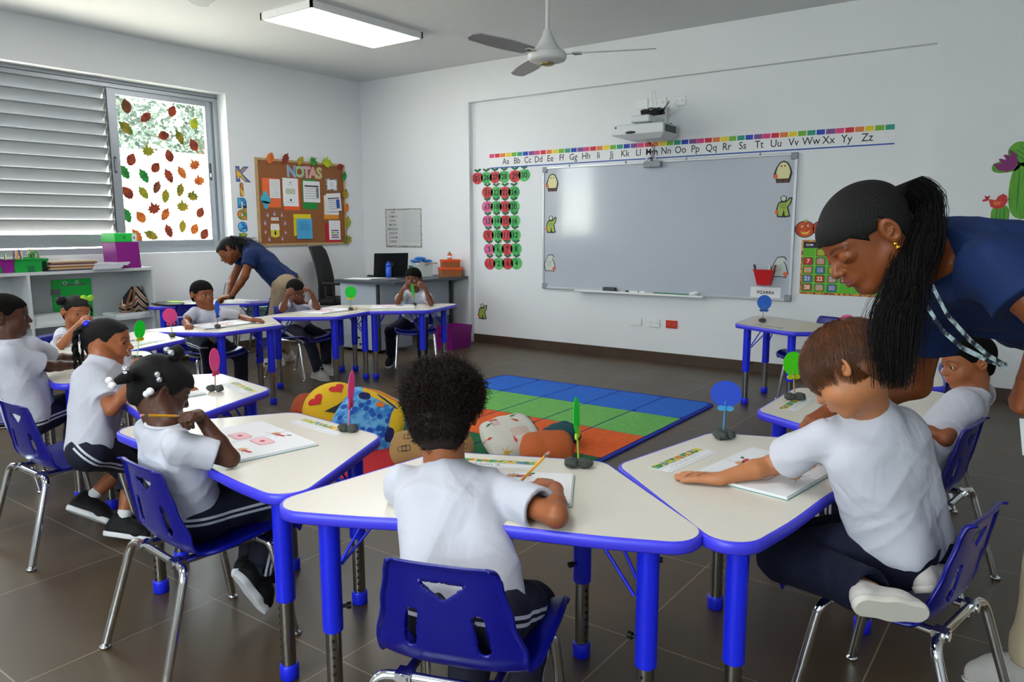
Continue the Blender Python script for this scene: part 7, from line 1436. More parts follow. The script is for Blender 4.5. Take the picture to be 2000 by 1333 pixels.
def cap_hair(root, P, R, H, org, m, th=0.02, line=0.12, side=-0.12, back=-0.36, res=0.0026, noise=0.0, adult=False, name='hair', seed=0, fr=40.0, sideburn=True, lz=0.0):
    """hair hugging the skull: line = height of the forehead hairline, side/back = lower limits"""
    s = SDF()
    if adult: s.el(P(0, -0.07, 0.14), (np.array((0.335, 0.42, 0.355))+th)*H, R, 0.01); s.el(P(0, -0.18, -0.08), (np.array((0.26, 0.22, 0.26))+th)*H, R, 0.08*H)
    else: s.el(P(0, -0.07, 0.12), (np.array((0.37, 0.455, 0.38))+th)*H, R, 0.01); s.el(P(0, -0.20, -0.12-lz), (np.array((0.285, 0.235, 0.27))+th)*H, R, 0.10*H)
    s.el(P(0, 0.20, 0.14), (np.array((0.24, 0.19, 0.20))+th)*H, R, 0.08*H)
    bg = SDF.grid; rs = np.random.RandomState(seed); K = rs.uniform(-1, 1, (6, 3))*fr; ph = rs.uniform(0, 6, 6); c0 = P(0, 0, 0)
    def grid(self, lo, hi, h, d_=None):
        D, ax = bg(self, lo, hi, h, d_); X, Y, Z = ax[0][:, None, None]-c0[0], ax[1][None, :, None]-c0[1], ax[2][None, None, :]-c0[2]
        x = (X*R[0][0]+Y*R[0][1]+Z*R[0][2])/H; y = (X*R[1][0]+Y*R[1][1]+Z*R[1][2])/H; z = (X*R[2][0]+Y*R[2][1]+Z*R[2][2])/H
        if noise:
            n = 0
            for k in range(6): n = n+np.sin((X*K[k][0]+Y*K[k][1]+Z*K[k][2])/H*0.2+ph[k])*np.sin((X*K[k][1]-Z*K[k][2]+Y*K[k][0])/H*0.2+ph[k])
            D = D-n*noise*H*0.4
        # hairline: forehead -> temples -> in front of the ear -> around behind it -> nape
        yy = np.clip(y, -0.6, 0.6); front = line+0.06*np.clip(1-np.abs(x)/0.25, 0, 1)-1.1*np.clip(0.24-y, 0, 0.14)
        low = np.where(y > 0.10, front, np.where(y > 0.0 if not sideburn else y > 0.02, side+0.04, np.where(y > -0.16, side+0.14*np.clip(1-np.abs(y+0.06)/0.1, 0, 1), np.clip(side-(-0.16-y)*4.5, back, 9))))
        w = (low-z)*H; return np.maximum(D, w*0.7), ax
    s.grid = grid.__get__(s); v, f = s.mesh(res); return np_obj(name, v, f, m, root, None, org)
def bead(parent, c, r, m, org):
    return MB().sphere(tuple(np.array(c)-org), r, m, 14, 10).build('hair_bead', parent)
# ------------------------------------------------------------------ the people
DBG = bool(os.environ.get('DBG'))
def A3(v): return np.array(v, float)
def chl(k, x, y, z):
    X, Y, a = CP[k]; a = math.radians(a); return np.array([X+x*math.cos(a)-y*math.sin(a), Y+x*math.sin(a)+y*math.cos(a), z])
def oz(u, v, z): return A3(on_z(u, v, z))
def lean(k, u, v, b):
    """the point seen at u,v that is b behind the sitter's edge of table k, and that point's place along the edge"""
    X, Y, a = TB[k]; f = np.array([-math.sin(a), math.cos(a), 0]); o = A3(tl(k, 0, -b)); d = ray(u, v); t = ((o-CAMP)@f)/(d@f); p = CAMP+d*t
    return p, float((p-A3(tl(k, 0, 0)))@np.array([math.cos(a), math.sin(a), 0]))
def seat_at(k, x, y, turn):
    o = CHO[k]; o.location = tl(k, x, y); o.rotation_euler = (0, 0, TB[k][2]+turn)
def dbg(name, J):
    if not DBG: return
    print('==', name)
    for k, v in J.items():
        if k == 'hipright': continue
        u = proj(v); print('   %-6s w=(%.3f %.3f %.3f) px=(%.0f %.0f)' % (k, *v, *u))
    for a, b in (('hip', 'neck'), ('neck', 'head'), ('neck', 'shL'), ('neck', 'shR'), ('shL', 'elL'), ('shR', 'elR'), ('elL', 'wrL'), ('elR', 'wrR'), ('hip', 'kneeL'), ('hip', 'kneeR'), ('kneeL', 'ankL'), ('kneeR', 'ankR')):
        if a in J and b in J: print('   %s-%s %.3f' % (a, b, np.linalg.norm(A3(J[a])-A3(J[b]))))
def pencil(p, q, label, col='e0a020', wood=True, group=None):
    """pencil from rubber end p to point q"""
    p, q = Vector(p), Vector(q); d = (q-p).normalized(); L = (q-p).length; t = thing('pencil', label, 'pencil', tuple(p), 0, group)
    mb = MB(); mb.tube([d*0.018, d*(L-0.02)], 0.0038, mat('pencil_paint_'+col, col, 0.35), 6, smooth=False); mb.build('shaft', t)
    mb = MB(); mb.tube([d*0.0, d*0.009], 0.0036, mat('pink_rubber', 'c98a8a', 0.7), 12); mb.build('rubber', t)
    mb = MB(); mb.tube([d*0.008, d*0.019], 0.0040, mat('ferrule', '8a8478', 0.3, metal=0.9), 12); mb.build('ferrule', t)
    mb = MB(); mb.tube([d*(L-0.02), d*(L-0.005)], [0.0038, 0.0012], mat('bare_wood', 'c9a676', 0.7), 10); mb.tube([d*(L-0.005), d*L], [0.0012, 0.0003], M_black, 8); mb.build('point', t); return t
def green_logo(dy=0.0, off=0.0):
    def f(sh, nk, up, rt, fw, org):
        mb = MB(); me = sh.data; o = Vector(org)
        c = nk-up*(0.135+dy)+rt*off; pts = []
        for (cx, cz, r) in ((0, 0, 0.019), (-0.016, -0.004, 0.013), (0.016, -0.004, 0.013)):
            ring = []
            for i in range(14): a = 2*math.pi*i/14; ring.append(c+rt*(cx+r*math.cos(a))+up*(cz+r*math.sin(a)))
            pts.append(ring)
        for ring in pts:
            vs = []
            for p in ring+[sum(ring)/len(ring)]:
                h, loc, n_, _ = sh.ray_cast(Vector(p+fw*0.25)-o, Vector(-fw)) if False else (False, None, None, None)
                vs.append(Vector(p)-o)
            # drop each point onto the cloth
            from mathutils.bvhtree import BVHTree
            if not hasattr(f, 'bvh'): f.bvh = BVHTree.FromPolygons([v.co for v in me.vertices], [tuple(q.vertices) for q in me.polygons])
            w = []
            for p in vs:
                hit = f.bvh.ray_cast(p+Vector(fw)*0.25, Vector(-fw)); w.append((hit[0] if hit[0] is not None else p+Vector(fw)*0.08)+Vector(fw)*0.0015)
            n = len(w)-1; mb.add(w, [(i, (i+1) % n, n) for i in range(n)], M_green, True)
        mb.build('emblem', sh)
    return f
def shoulders(nk, rt, w=0.105, drop=0.035, up=(0, 0, 1), fwd=None, f=0.0):
    nk = A3(nk); up = nrm(up); rt = nrm(rt); o = (A3(fwd)*f if fwd is not None else 0)
    return nk-rt*w-up*drop+o, nk+rt*w-up*drop+o
def seated(J, fwd, kL=0.26, kR=0.26, spread=0.07, drop=0.0, shin=0.25, back=0.0):
    """adds knees, ankles and toes in front of the hips"""
    f = nrm(fwd); r = np.array([f[1], -f[0], 0]); h = A3(J['hip'])
    for s, k, sg in (('L', kL, -1), ('R', kR, 1)):
        J.setdefault('knee'+s, h+f*k+r*sg*spread+np.array([0, 0, -0.005-drop])); kn = A3(J['knee'+s])
        J.setdefault('ank'+s, kn+np.array([0, 0, -min(shin, kn[2]-0.075)])-f*back); J.setdefault('toe'+s, A3(J['ank'+s])+f*0.115+np.array([0, 0, -0.02]))

# --- front centre boy with curly hair, seen from behind
hip = chl('centre', 0, -0.015, 0.425); neck = link(hip, (868, 918), 0.372, 1)
J = dict(hip=hip, neck=neck, head=link(neck, (866, 792), 0.145, 1)); J['hipright'] = nrm(chl('centre', 1, 0, 0)-chl('centre', 0, 0, 0))
J['shL'], J['shR'] = link(neck, (778, 950), 0.108, 1), link(neck, (978, 968), 0.112, 1)
J['elR'] = oz(1086, 1008, 0.618); J['wrR'] = oz(1085, 955, 0.632); J['elL'] = J['shL']+np.array([-0.035, 0.075, -0.145]); J['wrL'] = oz(845, 962, 0.612)
J['kneeR'] = link(hip, (1040, 1182), 0.265, 1); J['kneeL'] = hip+(J['kneeR']-hip)*0.9-J['hipright']*0.13
f_ = nrm((J['kneeR']-hip)*[1, 1, 0]); seated(J, f_, back=0.05); dbg('curly', J)
HD = dict(R=dict(fd=nrm(oz(1035, 925, 0.632)-J['wrR']), up=(0.25, 0.1, 1), curl=(0.55, 0.6, 0.75, 0.85), thumb=0.7, spread=0.02), L=dict(fd=nrm(f_+np.array([0.5, 0, -0.02])), up=(0, 0, 1), curl=0.1))
root, P, R, org = person('person', 'curly-haired boy seen from behind at the front centre table, writing with a pencil', J, SK['tan'], H=0.21, sc=1.05, shirt=M_shirt, pants=M_navyt, shoes='white', head_fwd=(-0.55, 0.80, -0.30), head_up=(-0.15, 0.25, 1), head_roll=0.0, hands=HD, res=(0.0042, 0.0028, 0.0018), seed=3, sleeve=0.80, shirt_r=1.06)
cap_o = cap_hair(root, P, R, 0.21, org, M_hairc, th=0.052, lz=0.05, line=0.20, side=-0.06, back=-0.56, res=0.0035, noise=0.03, seed=2, fr=60, sideburn=True)
rs = np.random.RandomState(11); rc_ = rs.normal(size=(16000, 3)); rc_ /= np.linalg.norm(rc_, axis=1)[:, None]
cv = np.array([v.co[:] for v in cap_o.data.vertices]); cn_ = np.array([v.normal[:] for v in cap_o.data.vertices]); pick = rs.randint(0, len(cv), 16000); hdc = J['head']
def coil(i):
    k_ = pick[i]; pv, n = cv[k_], cn_[k_]; q = (pv+org-hdc)/0.21; z = q@R[2]
    if n@R[2] < -0.55: return None
    top = np.clip((z-0.0)/0.4, 0, 1); p0 = pv+org; u = nrm(np.cross(n, rs.normal(size=3))); w = np.cross(n, u)
    K = 15; t = np.linspace(0, 1, K); Lc = (0.014+0.034*top)*(0.6+0.8*rs.rand()); r = (0.0035+0.0035*top); tw = rs.uniform(1.2, 2.6)*2*math.pi; lay = nrm(n*0.5+u*0.9-R[2]*0.15)
    return p0[None, :]-n*0.006+lay[None, :]*(t*Lc)[:, None]+(w[None, :]*np.cos(t*tw+i)[:, None]+n[None, :]*np.sin(t*tw+i)[:, None])*r*np.minimum(1, t*4)[:, None]-org
strands('curls', root, M_hairc, coil, int(15000), r=0.0012, sides=3)
pencil(oz(1072, 884, 0.70), oz(1013, 945, 0.588), 'yellow pencil in the right hand of the curly-haired boy')

# --- right boy with chestnut hair, kneeling on his chair, left arm stretched over the table
hip = chl('right', 0, 0.0, 0.475); neck = link(hip, (1690, 800), 0.375, -1)
J = dict(hip=hip, neck=neck, head=link(neck, (1652, 722), 0.140, -1)); J['hipright'] = nrm(chl('right', 1, 0, 0)-chl('right', 0, 0, 0))
J['shL'] = link(neck, (1600, 862), 0.118, -1); J['shR'] = neck+np.array([0.01, 0.115, -0.045])
J['wrL'] = oz(1405, 936, 0.605); 
e0 = link(J['wrL'], (1512, 908), 0.160, 1); e1 = link(J['wrL'], (1512, 908), 0.160, -1); J['elL'] = min((e0, e1), key=lambda e: abs(np.linalg.norm(e-J['shL'])-0.18))
J['elR'] = J['shR']+np.array([-0.03, 0.06, -0.165]); J['elR'][2] = max(J['elR'][2], 0.64); J['wrR'] = J['elR']+np.array([-0.10, 0.08, 0.0]); J['wrR'][2] = 0.615
J['kneeL'] = link(hip, (1498, 1092), 0.29, -1); J['kneeR'] = J['kneeL']+J['hipright']*0.13+np.array([0, 0, 0.0])
J['ankL'] = A3(at(1704, 1158, 1.70)); J['ankR'] = A3(at(1785, 1106, 1.84))
J['toeL'] = J['ankL']+nrm(np.array([0.95, 0.12, -0.03]))*0.13; J['toeR'] = J['ankR']+nrm(np.array([0.95, 0.25, 0.12]))*0.13; dbg('brown', J)
HD = dict(L=dict(fd=nrm(oz(1325, 930, 0.598)-J['wrL']), up=(0, 0, 1), curl=0.03, thumb=0.12, spread=0.13, size=0.125), R=dict(fd=(-0.8, 0.5, 0.0), up=(0, 0, 1), curl=0.2))
root, P, R, org = person('person', 'boy with chestnut hair kneeling on a chair, left arm stretched across the right table', J, SK['light'], H=0.20, sc=1.08, shirt=M_shirt, pants=M_navyp, shoes='none', head_fwd=(-0.74, -0.08, -0.68), head_up=(-0.6, 0.18, 0.78), hands=HD, gaze=(0, -0.2), res=(0.0042, 0.0024, 0.0018), seed=12, sleeve=0.74, shirt_r=1.12, pants_r=1.15)
J['ankL'] = A3(at(1696, 1158, 1.70)); J['toeL'] = A3(at(1790, 1170, 1.70)); J['ankR'] = A3(at(1808, 1112, 1.82)); J['toeR'] = A3(at(1868, 1106, 1.90))
shoe(root, J['ankL'], J['toeL'], 0.80, 'pale', 0.003, org, -(FW*0.85+UP*0.4), False)
shoe(root, J['ankR'], J['toeR'], 0.80, 'pale', 0.003, org, -(FW*0.35+UP*0.9), False)
cap_hair(root, P, R, 0.20, org, M_hairn, th=0.05, line=0.08, side=-0.03, back=-0.36, res=0.0028, seed=4, noise=0.01)
rs2 = np.random.RandomState(5); rd = rs2.normal(size=(9000, 3)); rd /= np.linalg.norm(rd, axis=1)[:, None]
crown = np.array([0.05, -0.30, 0.44])
def straight(i):
    d = rd[i]; q = np.array([d[0]*0.385, -0.07+d[1]*0.47, 0.12+d[2]*0.395])
    if q[2] < (0.10 if q[1] > 0.12 else (0.02 if q[1] > -0.10 else -0.26)): return None
    K = 7; away = q-crown; away = away-d*(away@d); away = away/max(0.15, np.linalg.norm(away)); H = 0.20; L = 0.16+0.12*rs2.rand(); out = []; p = q.copy()
    for k in range(K):
        r = np.array([(p[0])/0.385, (p[1]+0.07)/0.47, (p[2]-0.12)/0.395]); r = r/np.linalg.norm(r); s_ = 1.11+0.014*k*rs2.rand(); b_ = np.array([r[0]*0.385*s_, -0.07+r[1]*0.47*s_, 0.12+r[2]*0.395*s_])
        out.append(P(*b_)-org); p = p+away*L/K+np.array([0, 0, -0.006*k])
    return out
strands('hair_strands', root, M_hairn, straight, 6500, r=0.0007)

# --- girl with beads, front left, cheek on her fist
hip = chl('left', -0.02, -0.03, 0.425); neck = oz(322, 832, 0.705)
J = dict(hip=hip, neck=neck, head=link(neck, (316, 760), 0.135, 1)); rt = nrm(chl('left', 1, 0, 0)-chl('left', 0, 0, 0)); J['hipright'] = rt
J['shL'], J['shR'] = neck+np.array([-0.10, 0.01, -0.035]), neck+np.array([0.105, -0.015, -0.04])
J['elR'] = oz(450, 896, 0.614); J['wrR'] = link(J['elR'], (384, 806), 0.155, 1); J['elL'] = J['shL']+np.array([-0.03, 0.09, -0.14]); J['wrL'] = J['elL']+np.array([0.05, 0.14, 0.0])
J['kneeR'] = link(hip, (560, 1020), 0.27, 1); J['kneeR'] = hip+np.array([0.10, 0.245, -0.01]); J['kneeL'] = hip+np.array([-0.06, 0.26, -0.01])
J['ankR'] = J['kneeR']+np.array([-0.01, -0.07, -0.235]); J['ankL'] = J['kneeL']+np.array([0.07, -0.05, -0.23]); J['toeR'] = J['ankR']+nrm(np.array([0.0, 0.45, -0.8]))*0.12; J['toeL'] = J['ankL']+nrm(np.array([0.05, 0.75, -0.6]))*0.12; dbg('beads', J)
HD = dict(R=dict(fd=nrm(at(343, 812, 2.3)-Vector(J['wrR'])), up=(0.2, -0.5, 0.8), curl=(0.6, 0.65, 0.75, 0.8), thumb=0.6), L=dict(fd=(0.4, 0.9, 0), up=(0, 0, 1), curl=0.3))
HD['R']['fd'] = nrm(link(J['wrR'], (343, 812), 0.11, -1)-J['wrR'])
root, P, R, org = person('person', 'girl with white hair beads, cheek on her fist, at the front left table', J, SK['deep'], H=0.19, sc=1.0, shirt=M_shirt, pants=M_navyt, shoes='black', head_fwd=(0.22, 0.90, -0.45), head_up=(0.1, 0.4, 0.9), hands=HD, res=(0.0045, 0.0026, 0.002), seed=21, sleeve=0.70, shirt_r=1.04)
hb = cap_hair(root, P, R, 0.19, org, M_hairb, th=0.035, line=0.15, side=-0.06, back=-0.36, res=0.003, noise=0.01, seed=3, fr=90)
def ponybead(c0, path, rr, beads, bc):
    mb = MB(); mb.tube([Vector(A3(p)-org) for p in path], rr, M_hairb, 12); o = mb.build('ponytail', root)
    for (c, r, m) in beads: bead(o, c, r, m, org)
M_bw = mat('white_bead', 'e8e8ee', 0.15, coat=0.5); M_bc = mat('clear_silver_bead', 'c9cdd4', 0.08, metal=0.85); M_bb = mat('blue_bead', '0a18c8', 0.25)
hdp = J['head']; rel = lambda u, v, dz=0.0: link(hdp, (u, v), 0.112+dz, -1)
c1 = rel(247, 737, 0.03); c2 = link(hdp, (228, 742), 0.16, -1); ponybead(None, [rel(262, 735, -0.02), c1, link(hdp, (226, 746), 0.165, -1)], [0.010, 0.019, 0.010], [(link(hdp, (246, 722), 0.14, -1), 0.011, M_bc), (link(hdp, (246, 732), 0.145, -1), 0.011, M_bc), (link(hdp, (213, 744), 0.18, -1), 0.0105, M_bw), (link(hdp, (219, 754), 0.175, -1), 0.0115, M_bw)], None)
ponybead(None, [P(0.1, -0.05, 0.47), P(0.1, -0.05, 0.62), P(0.12, -0.02, 0.72)], [0.012, 0.026, 0.012], [(link(A3(P(0.1, -0.05, 0.62)), (326, 684), 0.03, -1), 0.010, M_bc), (link(A3(P(0.1, -0.05, 0.62)), (334, 690), 0.034, -1), 0.010, M_bc)], None)
for (u, v, m, r) in ((307, 732, M_bc, 0.009), (311, 742, M_bc, 0.009), (293, 765, M_bw, 0.0115), (286, 770, M_bw, 0.010)): bead(hb, link(hdp, (u, v), 0.098, -1), r, m, org)
pencil(link(J['wrR'], (275, 812), 0.19, -1), link(J['wrR'], (355, 813), 0.07, -1), 'yellow pencil sticking out of the fist of the girl with hair beads')

# --- girl with the blue hair tie, in profile, pencil in her mouth
hip = A3(oz(178, 872, 0.425)); neck = link(hip, (200, 706), 0.345, 1)
J = dict(hip=hip, neck=neck, head=link(neck, (212, 668), 0.125, 1)); J['hipright'] = nrm((0.8, -0.55, 0)); fdr = np.array([0.55, 0.8, 0])
J['shR'], J['shL'] = link(neck, (186, 738), 0.10, -1), neck+np.array([-0.04, 0.09, -0.03])
J['elR'] = link(J['shR'], (218, 800), 0.175, -1); J['wrR'] = link(J['elR'], (268, 738), 0.145, 1); J['elL'] = J['shL']+np.array([0.06, 0.10, -0.12]); J['wrL'] = J['elL']+np.array([0.10, 0.06, 0.01])
J['kneeR'] = link(hip, (262, 905), 0.25, 1); J['kneeL'] = J['kneeR']+np.array([-0.10, 0.06, 0.0]); J['ankR'] = link(J['kneeR'], (238, 1028), 0.24, -1); J['ankL'] = link(J['kneeL'], (165, 985), 0.25, -1)
if J['ankR'][2] < 0.07: J['ankR'][2] = 0.07
J['toeR'] = J['ankR']+np.array([0.10, 0.075, -0.02]); J['toeL'] = J['ankL']+np.array([0.10, 0.07, -0.045]); dbg('scrunchie', J)
HD = dict(R=dict(fd=nrm(link(J['wrR'], (272, 700), 0.08, 1)-J['wrR']), up=(0.5, -0.6, 0.3), curl=(0.5, 0.6, 0.7, 0.75), thumb=0.6), L=dict(fd=(0.8, 0.5, 0), up=(0, 0, 1), curl=0.3))
root, P, R, org = person('person', 'girl in profile with a blue hair tie and braids, a pencil at her lips', J, SK['tan'], H=0.195, sc=1.0, shirt=M_shirt, pants=M_navyt, shoes='black', head_fwd=(0.70, 0.71, 0.0), head_up=(-0.05, 0, 1), hands=HD, gaze=(0.25, 0.05), res=(0.0048, 0.0026, 0.002), seed=33, sleeve=0.72, shirt_r=1.06, barecalf=True)
cap_hair(root, P, R, 0.195, org, M_hairb, th=0.022, line=0.21, side=-0.02, back=-0.34, res=0.0032, noise=0.008, seed=5, fr=90)
mb = MB(); mb.sphere(tuple(P(0.13, -0.36, 0.40)-org), 0.017, M_bb, 16, 12); mb.build('hair_tie', root)
def braid(pts, r0, m=None, name='braid'):
    mb = MB(); P_ = [Vector(p) for p in pts]; n = 26; L = [(P_[i+1]-P_[i]).length for i in range(len(P_)-1)]; T = sum(L)
    for s_ in (0, math.pi):
        path = []; rr = []
        for k in range(n*3+1):
            q = k/(n*3); d = q*T; i = 0
            while i < len(L)-1 and d > L[i]: d -= L[i]; i += 1
            p = P_[i].lerp(P_[i+1], d/L[i]); t = (P_[i+1]-P_[i]).normalized(); u = t.orthogonal().normalized(); w = t.cross(u); a = s_+q*T/0.012*1.0
            path.append(p+(u*math.cos(a)+w*math.sin(a))*r0*0.55*(1-0.4*q)); rr.append(r0*0.75*(1-0.4*q)*(1+0.12*math.sin(a*2)))
        mb.tube(path, rr, m or M_hairb, 8)
    return mb.build(name, root)
a0 = P(0.16, -0.40, 0.36)-org; braid([a0, a0+A3((-0.03, -0.02, -0.02)), a0+A3((-0.045, -0.02, -0.09)), a0+A3((-0.035, -0.01, -0.17))], 0.009); braid([a0, a0+A3((-0.02, -0.03, -0.03)), a0+A3((-0.03, -0.035, -0.10)), a0+A3((-0.04, -0.03, -0.22)), a0+A3((-0.035, -0.03, -0.27))], 0.0095); braid([a0, a0+A3((-0.01, 0.01, 0.005)), a0+A3((-0.03, 0.0, -0.06)), a0+A3((-0.04, 0.0, -0.15))], 0.008)
pencil(link(J['wrR'], (281, 728), 0.06, 1), link(J['head'], (247, 683), 0.092, -1), 'grey pencil between the lips of the girl with the blue hair tie', '5a5a60')

# --- boy at the left edge
hip = A3(oz(64, 818, 0.425)); neck = link(hip, (14, 660), 0.36, 1)
J = dict(hip=hip, neck=neck, head=link(neck, (14, 616), 0.125, 1)); J['hipright'] = nrm((0.75, -0.66, 0))
J['shR'], J['shL'] = link(neck, (22, 694), 0.105, -1), neck+np.array([-0.03, 0.10, -0.035])
J['elR'] = link(J['shR'], (96, 716), 0.18, 1); J['wrR'] = link(J['elR'], (152, 713), 0.15, 1); J['elL'] = link(J['shL'], (104, 702), 0.18, 1); J['wrL'] = link(J['elL'], (152, 698), 0.15, 1)
J['kneeR'] = link(hip, (150, 800), 0.26, 1); J['kneeL'] = J['kneeR']+np.array([-0.10, 0.09, 0]); J['kneeR'][2] = J['kneeL'][2] = 0.43
seated(J, (0.6, 0.8, 0), back=0.03); dbg('sideboy', J)
HD = dict(R=dict(fd=nrm((0.75, 0.65, 0)), up=(0, 0, 1), curl=0.3), L=dict(fd=nrm((0.8, 0.6, 0)), up=(0, 0, 1), curl=0.3))
root, P, R, org = person('person', 'boy with shaved hair at the left edge, both forearms resting on the table', J, SK['deep'], H=0.195, sc=1.0, shirt=M_shirt, pants=M_navyt, head_fwd=(0.50, 0.86, -0.05), head_up=(0, 0, 1), hands=HD, res=(0.0048, 0.003, 0.0024), seed=41, sleeve=0.76, shirt_r=1.08)
cap_hair(root, P, R, 0.195, org, M_hairk, th=0.008, line=0.17, side=-0.02, back=-0.33, res=0.0035, seed=6)

# --- girl with the lime bow
neck, sx_ = lean('bow', 146, 648, 0.06); hip = A3(tl('bow', sx_, -0.13, 0.42)); seat_at('bow', sx_, -0.12, 0.0)
J = dict(hip=hip, neck=neck, head=link(neck, (150, 603), 0.125, -1)); J['hipright'] = nrm((-0.42, -0.9, 0))
J['shR'], J['shL'] = link(neck, (122, 652), 0.10, -1), link(neck, (188, 655), 0.10, 1)
J['elR'] = oz(120, 674, 0.612); J['wrR'] = link(J['elR'], (154, 634), 0.145, 1); J['elL'] = J['shL']+np.array([0.10, 0.04, -0.10]); J['wrL'] = J['elL']+np.array([0.1, 0.09, -0.02])
seated(J, (0.9, 0.42, 0)); dbg('bow', J)
HD = dict(R=dict(fd=nrm(link(J['wrR'], (172, 622), 0.08, -1)-J['wrR']), up=(0.5, -0.5, 0.5), curl=(0.4, 0.5, 0.6, 0.7), thumb=0.4), L=dict(fd=(0.8, 0.5, 0), up=(0, 0, 1), curl=0.3))
root, P, R, org = person('person', 'girl with a lime bow and hair bun, hand raised to her mouth', J, SK['tan'], H=0.195, sc=0.97, shirt=M_shirt, pants=M_navyt, head_fwd=(0.93, 0.05, -0.12), head_up=(0.0, 0.12, 1), hands=HD, gaze=(0.1, 0), res=(0.0055, 0.0032, 0.0026), seed=45, sleeve=0.7)
cap_hair(root, P, R, 0.195, org, M_hairb, th=0.022, line=0.19, side=-0.02, back=-0.34, res=0.0036, seed=7, noise=0.006)
mb = MB(); mb.sphere(tuple(P(0.40, -0.22, 0.30)-org), (0.030, 0.030, 0.028), M_hairb, 18, 12)
for k in range(5): mb.tube([Vector(P(0.40, -0.22, 0.30)-org)+Vector((0.028*math.cos(a+k), 0.028*math.sin(a+k)*math.cos(k), 0.028*math.sin(a+k)*math.sin(k))) for a in np.linspace(0, 5.5, 14)], 0.005, M_hairb, 6)
mb.build('hair_bun', root)
braid([P(-0.33, 0.12, 0.25)-org, P(-0.43, 0.10, 0.05)-org, P(-0.44, 0.08, -0.2)-org, P(-0.42, 0.06, -0.34)-org], 0.006)
M_lime = mat('lime_ribbon', '9ad42e', 0.5)
mb = MB(); cb = P(-0.20, 0.12, 0.47)
for sx in (-1, 1):
    for k, (l, w, a) in enumerate(((0.045, 0.017, 0.25), (0.040, 0.014, -0.25), (0.035, 0.010, 0.7))):
        d = R[0]*sx*math.cos(a)+R[2]*math.sin(a)*sx*-0.7; n_ = R[1]; pts = []
        for q in np.linspace(0, 1, 9): pts.append(Vector(cb+d*l*q+R[1]*0.006*math.sin(q*3.1)-org))
        side = nrm(np.cross(d, R[1])); vs = []
        for i, p in enumerate(pts): ww = w*math.sin(0.25+2.6*i/8); vs += [p+Vector(side*ww), p-Vector(side*ww), p+Vector(side*ww)+Vector(R[1]*0.008), p-Vector(side*ww)+Vector(R[1]*0.008)]
        fs = []
        for i in range(8): o = i*4; fs += [(o, o+4, o+5, o+1), (o+2, o+3, o+7, o+6), (o, o+2, o+6, o+4), (o+1, o+5, o+7, o+3)]
        mb.add(vs, fs, M_lime, True)
mb.sphere(tuple(cb-org), 0.010, M_lime, 10, 8); mb.build('bow', root)

# --- boy with arms spread behind the blue balloon
neck, sx_ = lean('blueballoon', 408, 604, 0.07); hip = A3(tl('blueballoon', sx_, -0.14, 0.42)); seat_at('blueballoon', sx_, -0.13, 0.0)
J = dict(hip=hip, neck=neck, head=link(neck, (394, 571), 0.12, -1)); J['hipright'] = nrm((-0.35, -0.94, 0))
J['shR'], J['shL'] = link(neck, (377, 612), 0.10, -1), link(neck, (437, 612), 0.10, 1)
J['elR'] = link(J['shR'], (362, 630), 0.13, -1); J['wrR'] = oz(367, 634, 0.612); J['elL'] = link(J['shL'], (470, 620), 0.18, 1); J['wrL'] = oz(494, 625, 0.612)
seated(J, (0.85, -0.15, 0), kL=0.27, kR=0.25, spread=0.09); J['kneeL'] = link(hip, (478, 698), 0.27, -1); J['ankL'] = J['kneeL']+np.array([0, 0, -0.25]); J['toeL'] = J['ankL']+np.array([0.11, 0.03, -0.02]); dbg('blueballoon', J)
HD = dict(R=dict(fd=nrm((0.7, -0.35, -0.05)), up=(0.1, 0, 1), curl=0.3), L=dict(fd=nrm((0.5, 0.7, -0.02)), up=(0, 0, 1), curl=0.5))
root, P, R, org = person('person', 'boy with short hair and both arms spread over his workbook, behind the blue balloon', J, SK['mid'], H=0.195, sc=0.98, shirt=M_shirt, pants=M_navyt, head_fwd=(0.96, 0.02, -0.05), head_up=(0, 0.05, 1), hands=HD, gaze=(-0.1, 0), res=(0.0055, 0.0034, 0.0028), seed=51, sleeve=0.66, logo=green_logo(-0.03))
cap_hair(root, P, R, 0.195, org, M_hairk, th=0.03, line=0.16, side=-0.02, back=-0.32, res=0.0038, seed=8, noise=0.006)

# --- boy with fists on his cheeks
neck, sx_ = lean('cheeks', 585, 592, 0.09); hip = A3(tl('cheeks', sx_, -0.15, 0.42)); seat_at('cheeks', sx_, -0.10, 0.0)
J = dict(hip=hip, neck=neck, head=link(neck, (578, 569), 0.115, -1)); J['hipright'] = nrm((-0.55, -0.83, 0))
J['shR'], J['shL'] = link(neck, (552, 597), 0.10, -1), link(neck, (618, 595), 0.10, 1)
J['shR'], J['shL'] = link(neck, (552, 594), 0.10, -1), link(neck, (618, 594), 0.10, 1)
J['elR'] = oz(552, 605, 0.615); J['wrR'] = link(J['elR'], (561, 577), 0.135, -1); J['elL'] = oz(620, 601, 0.615); J['wrL'] = link(J['elL'], (608, 573), 0.135, -1)
J['kneeR'] = link(hip, (604, 668), 0.27, -1); J['kneeL'] = link(hip, (640, 662), 0.27, -1); J['ankR'] = link(J['kneeR'], (625, 735), 0.26, 1); J['ankL'] = J['kneeL']+np.array([0.02, -0.02, -0.26])
for s_ in 'LR':
    J['knee'+s_][2] = min(J['knee'+s_][2], 0.44); J['ank'+s_][2] = 0.075; J['toe'+s_] = J['ank'+s_]+np.array([0.10, 0.03, -0.02])
dbg('cheeks', J)
HD = dict(R=dict(fd=nrm(link(J['wrR'], (570, 566), 0.05, -1)-J['wrR']), up=(0.4, -0.6, 0.2), curl=0.85, thumb=0.8), L=dict(fd=nrm(link(J['wrL'], (601, 564), 0.05, -1)-J['wrL']), up=(0.4, 0.6, 0.2), curl=0.7, thumb=0.6))
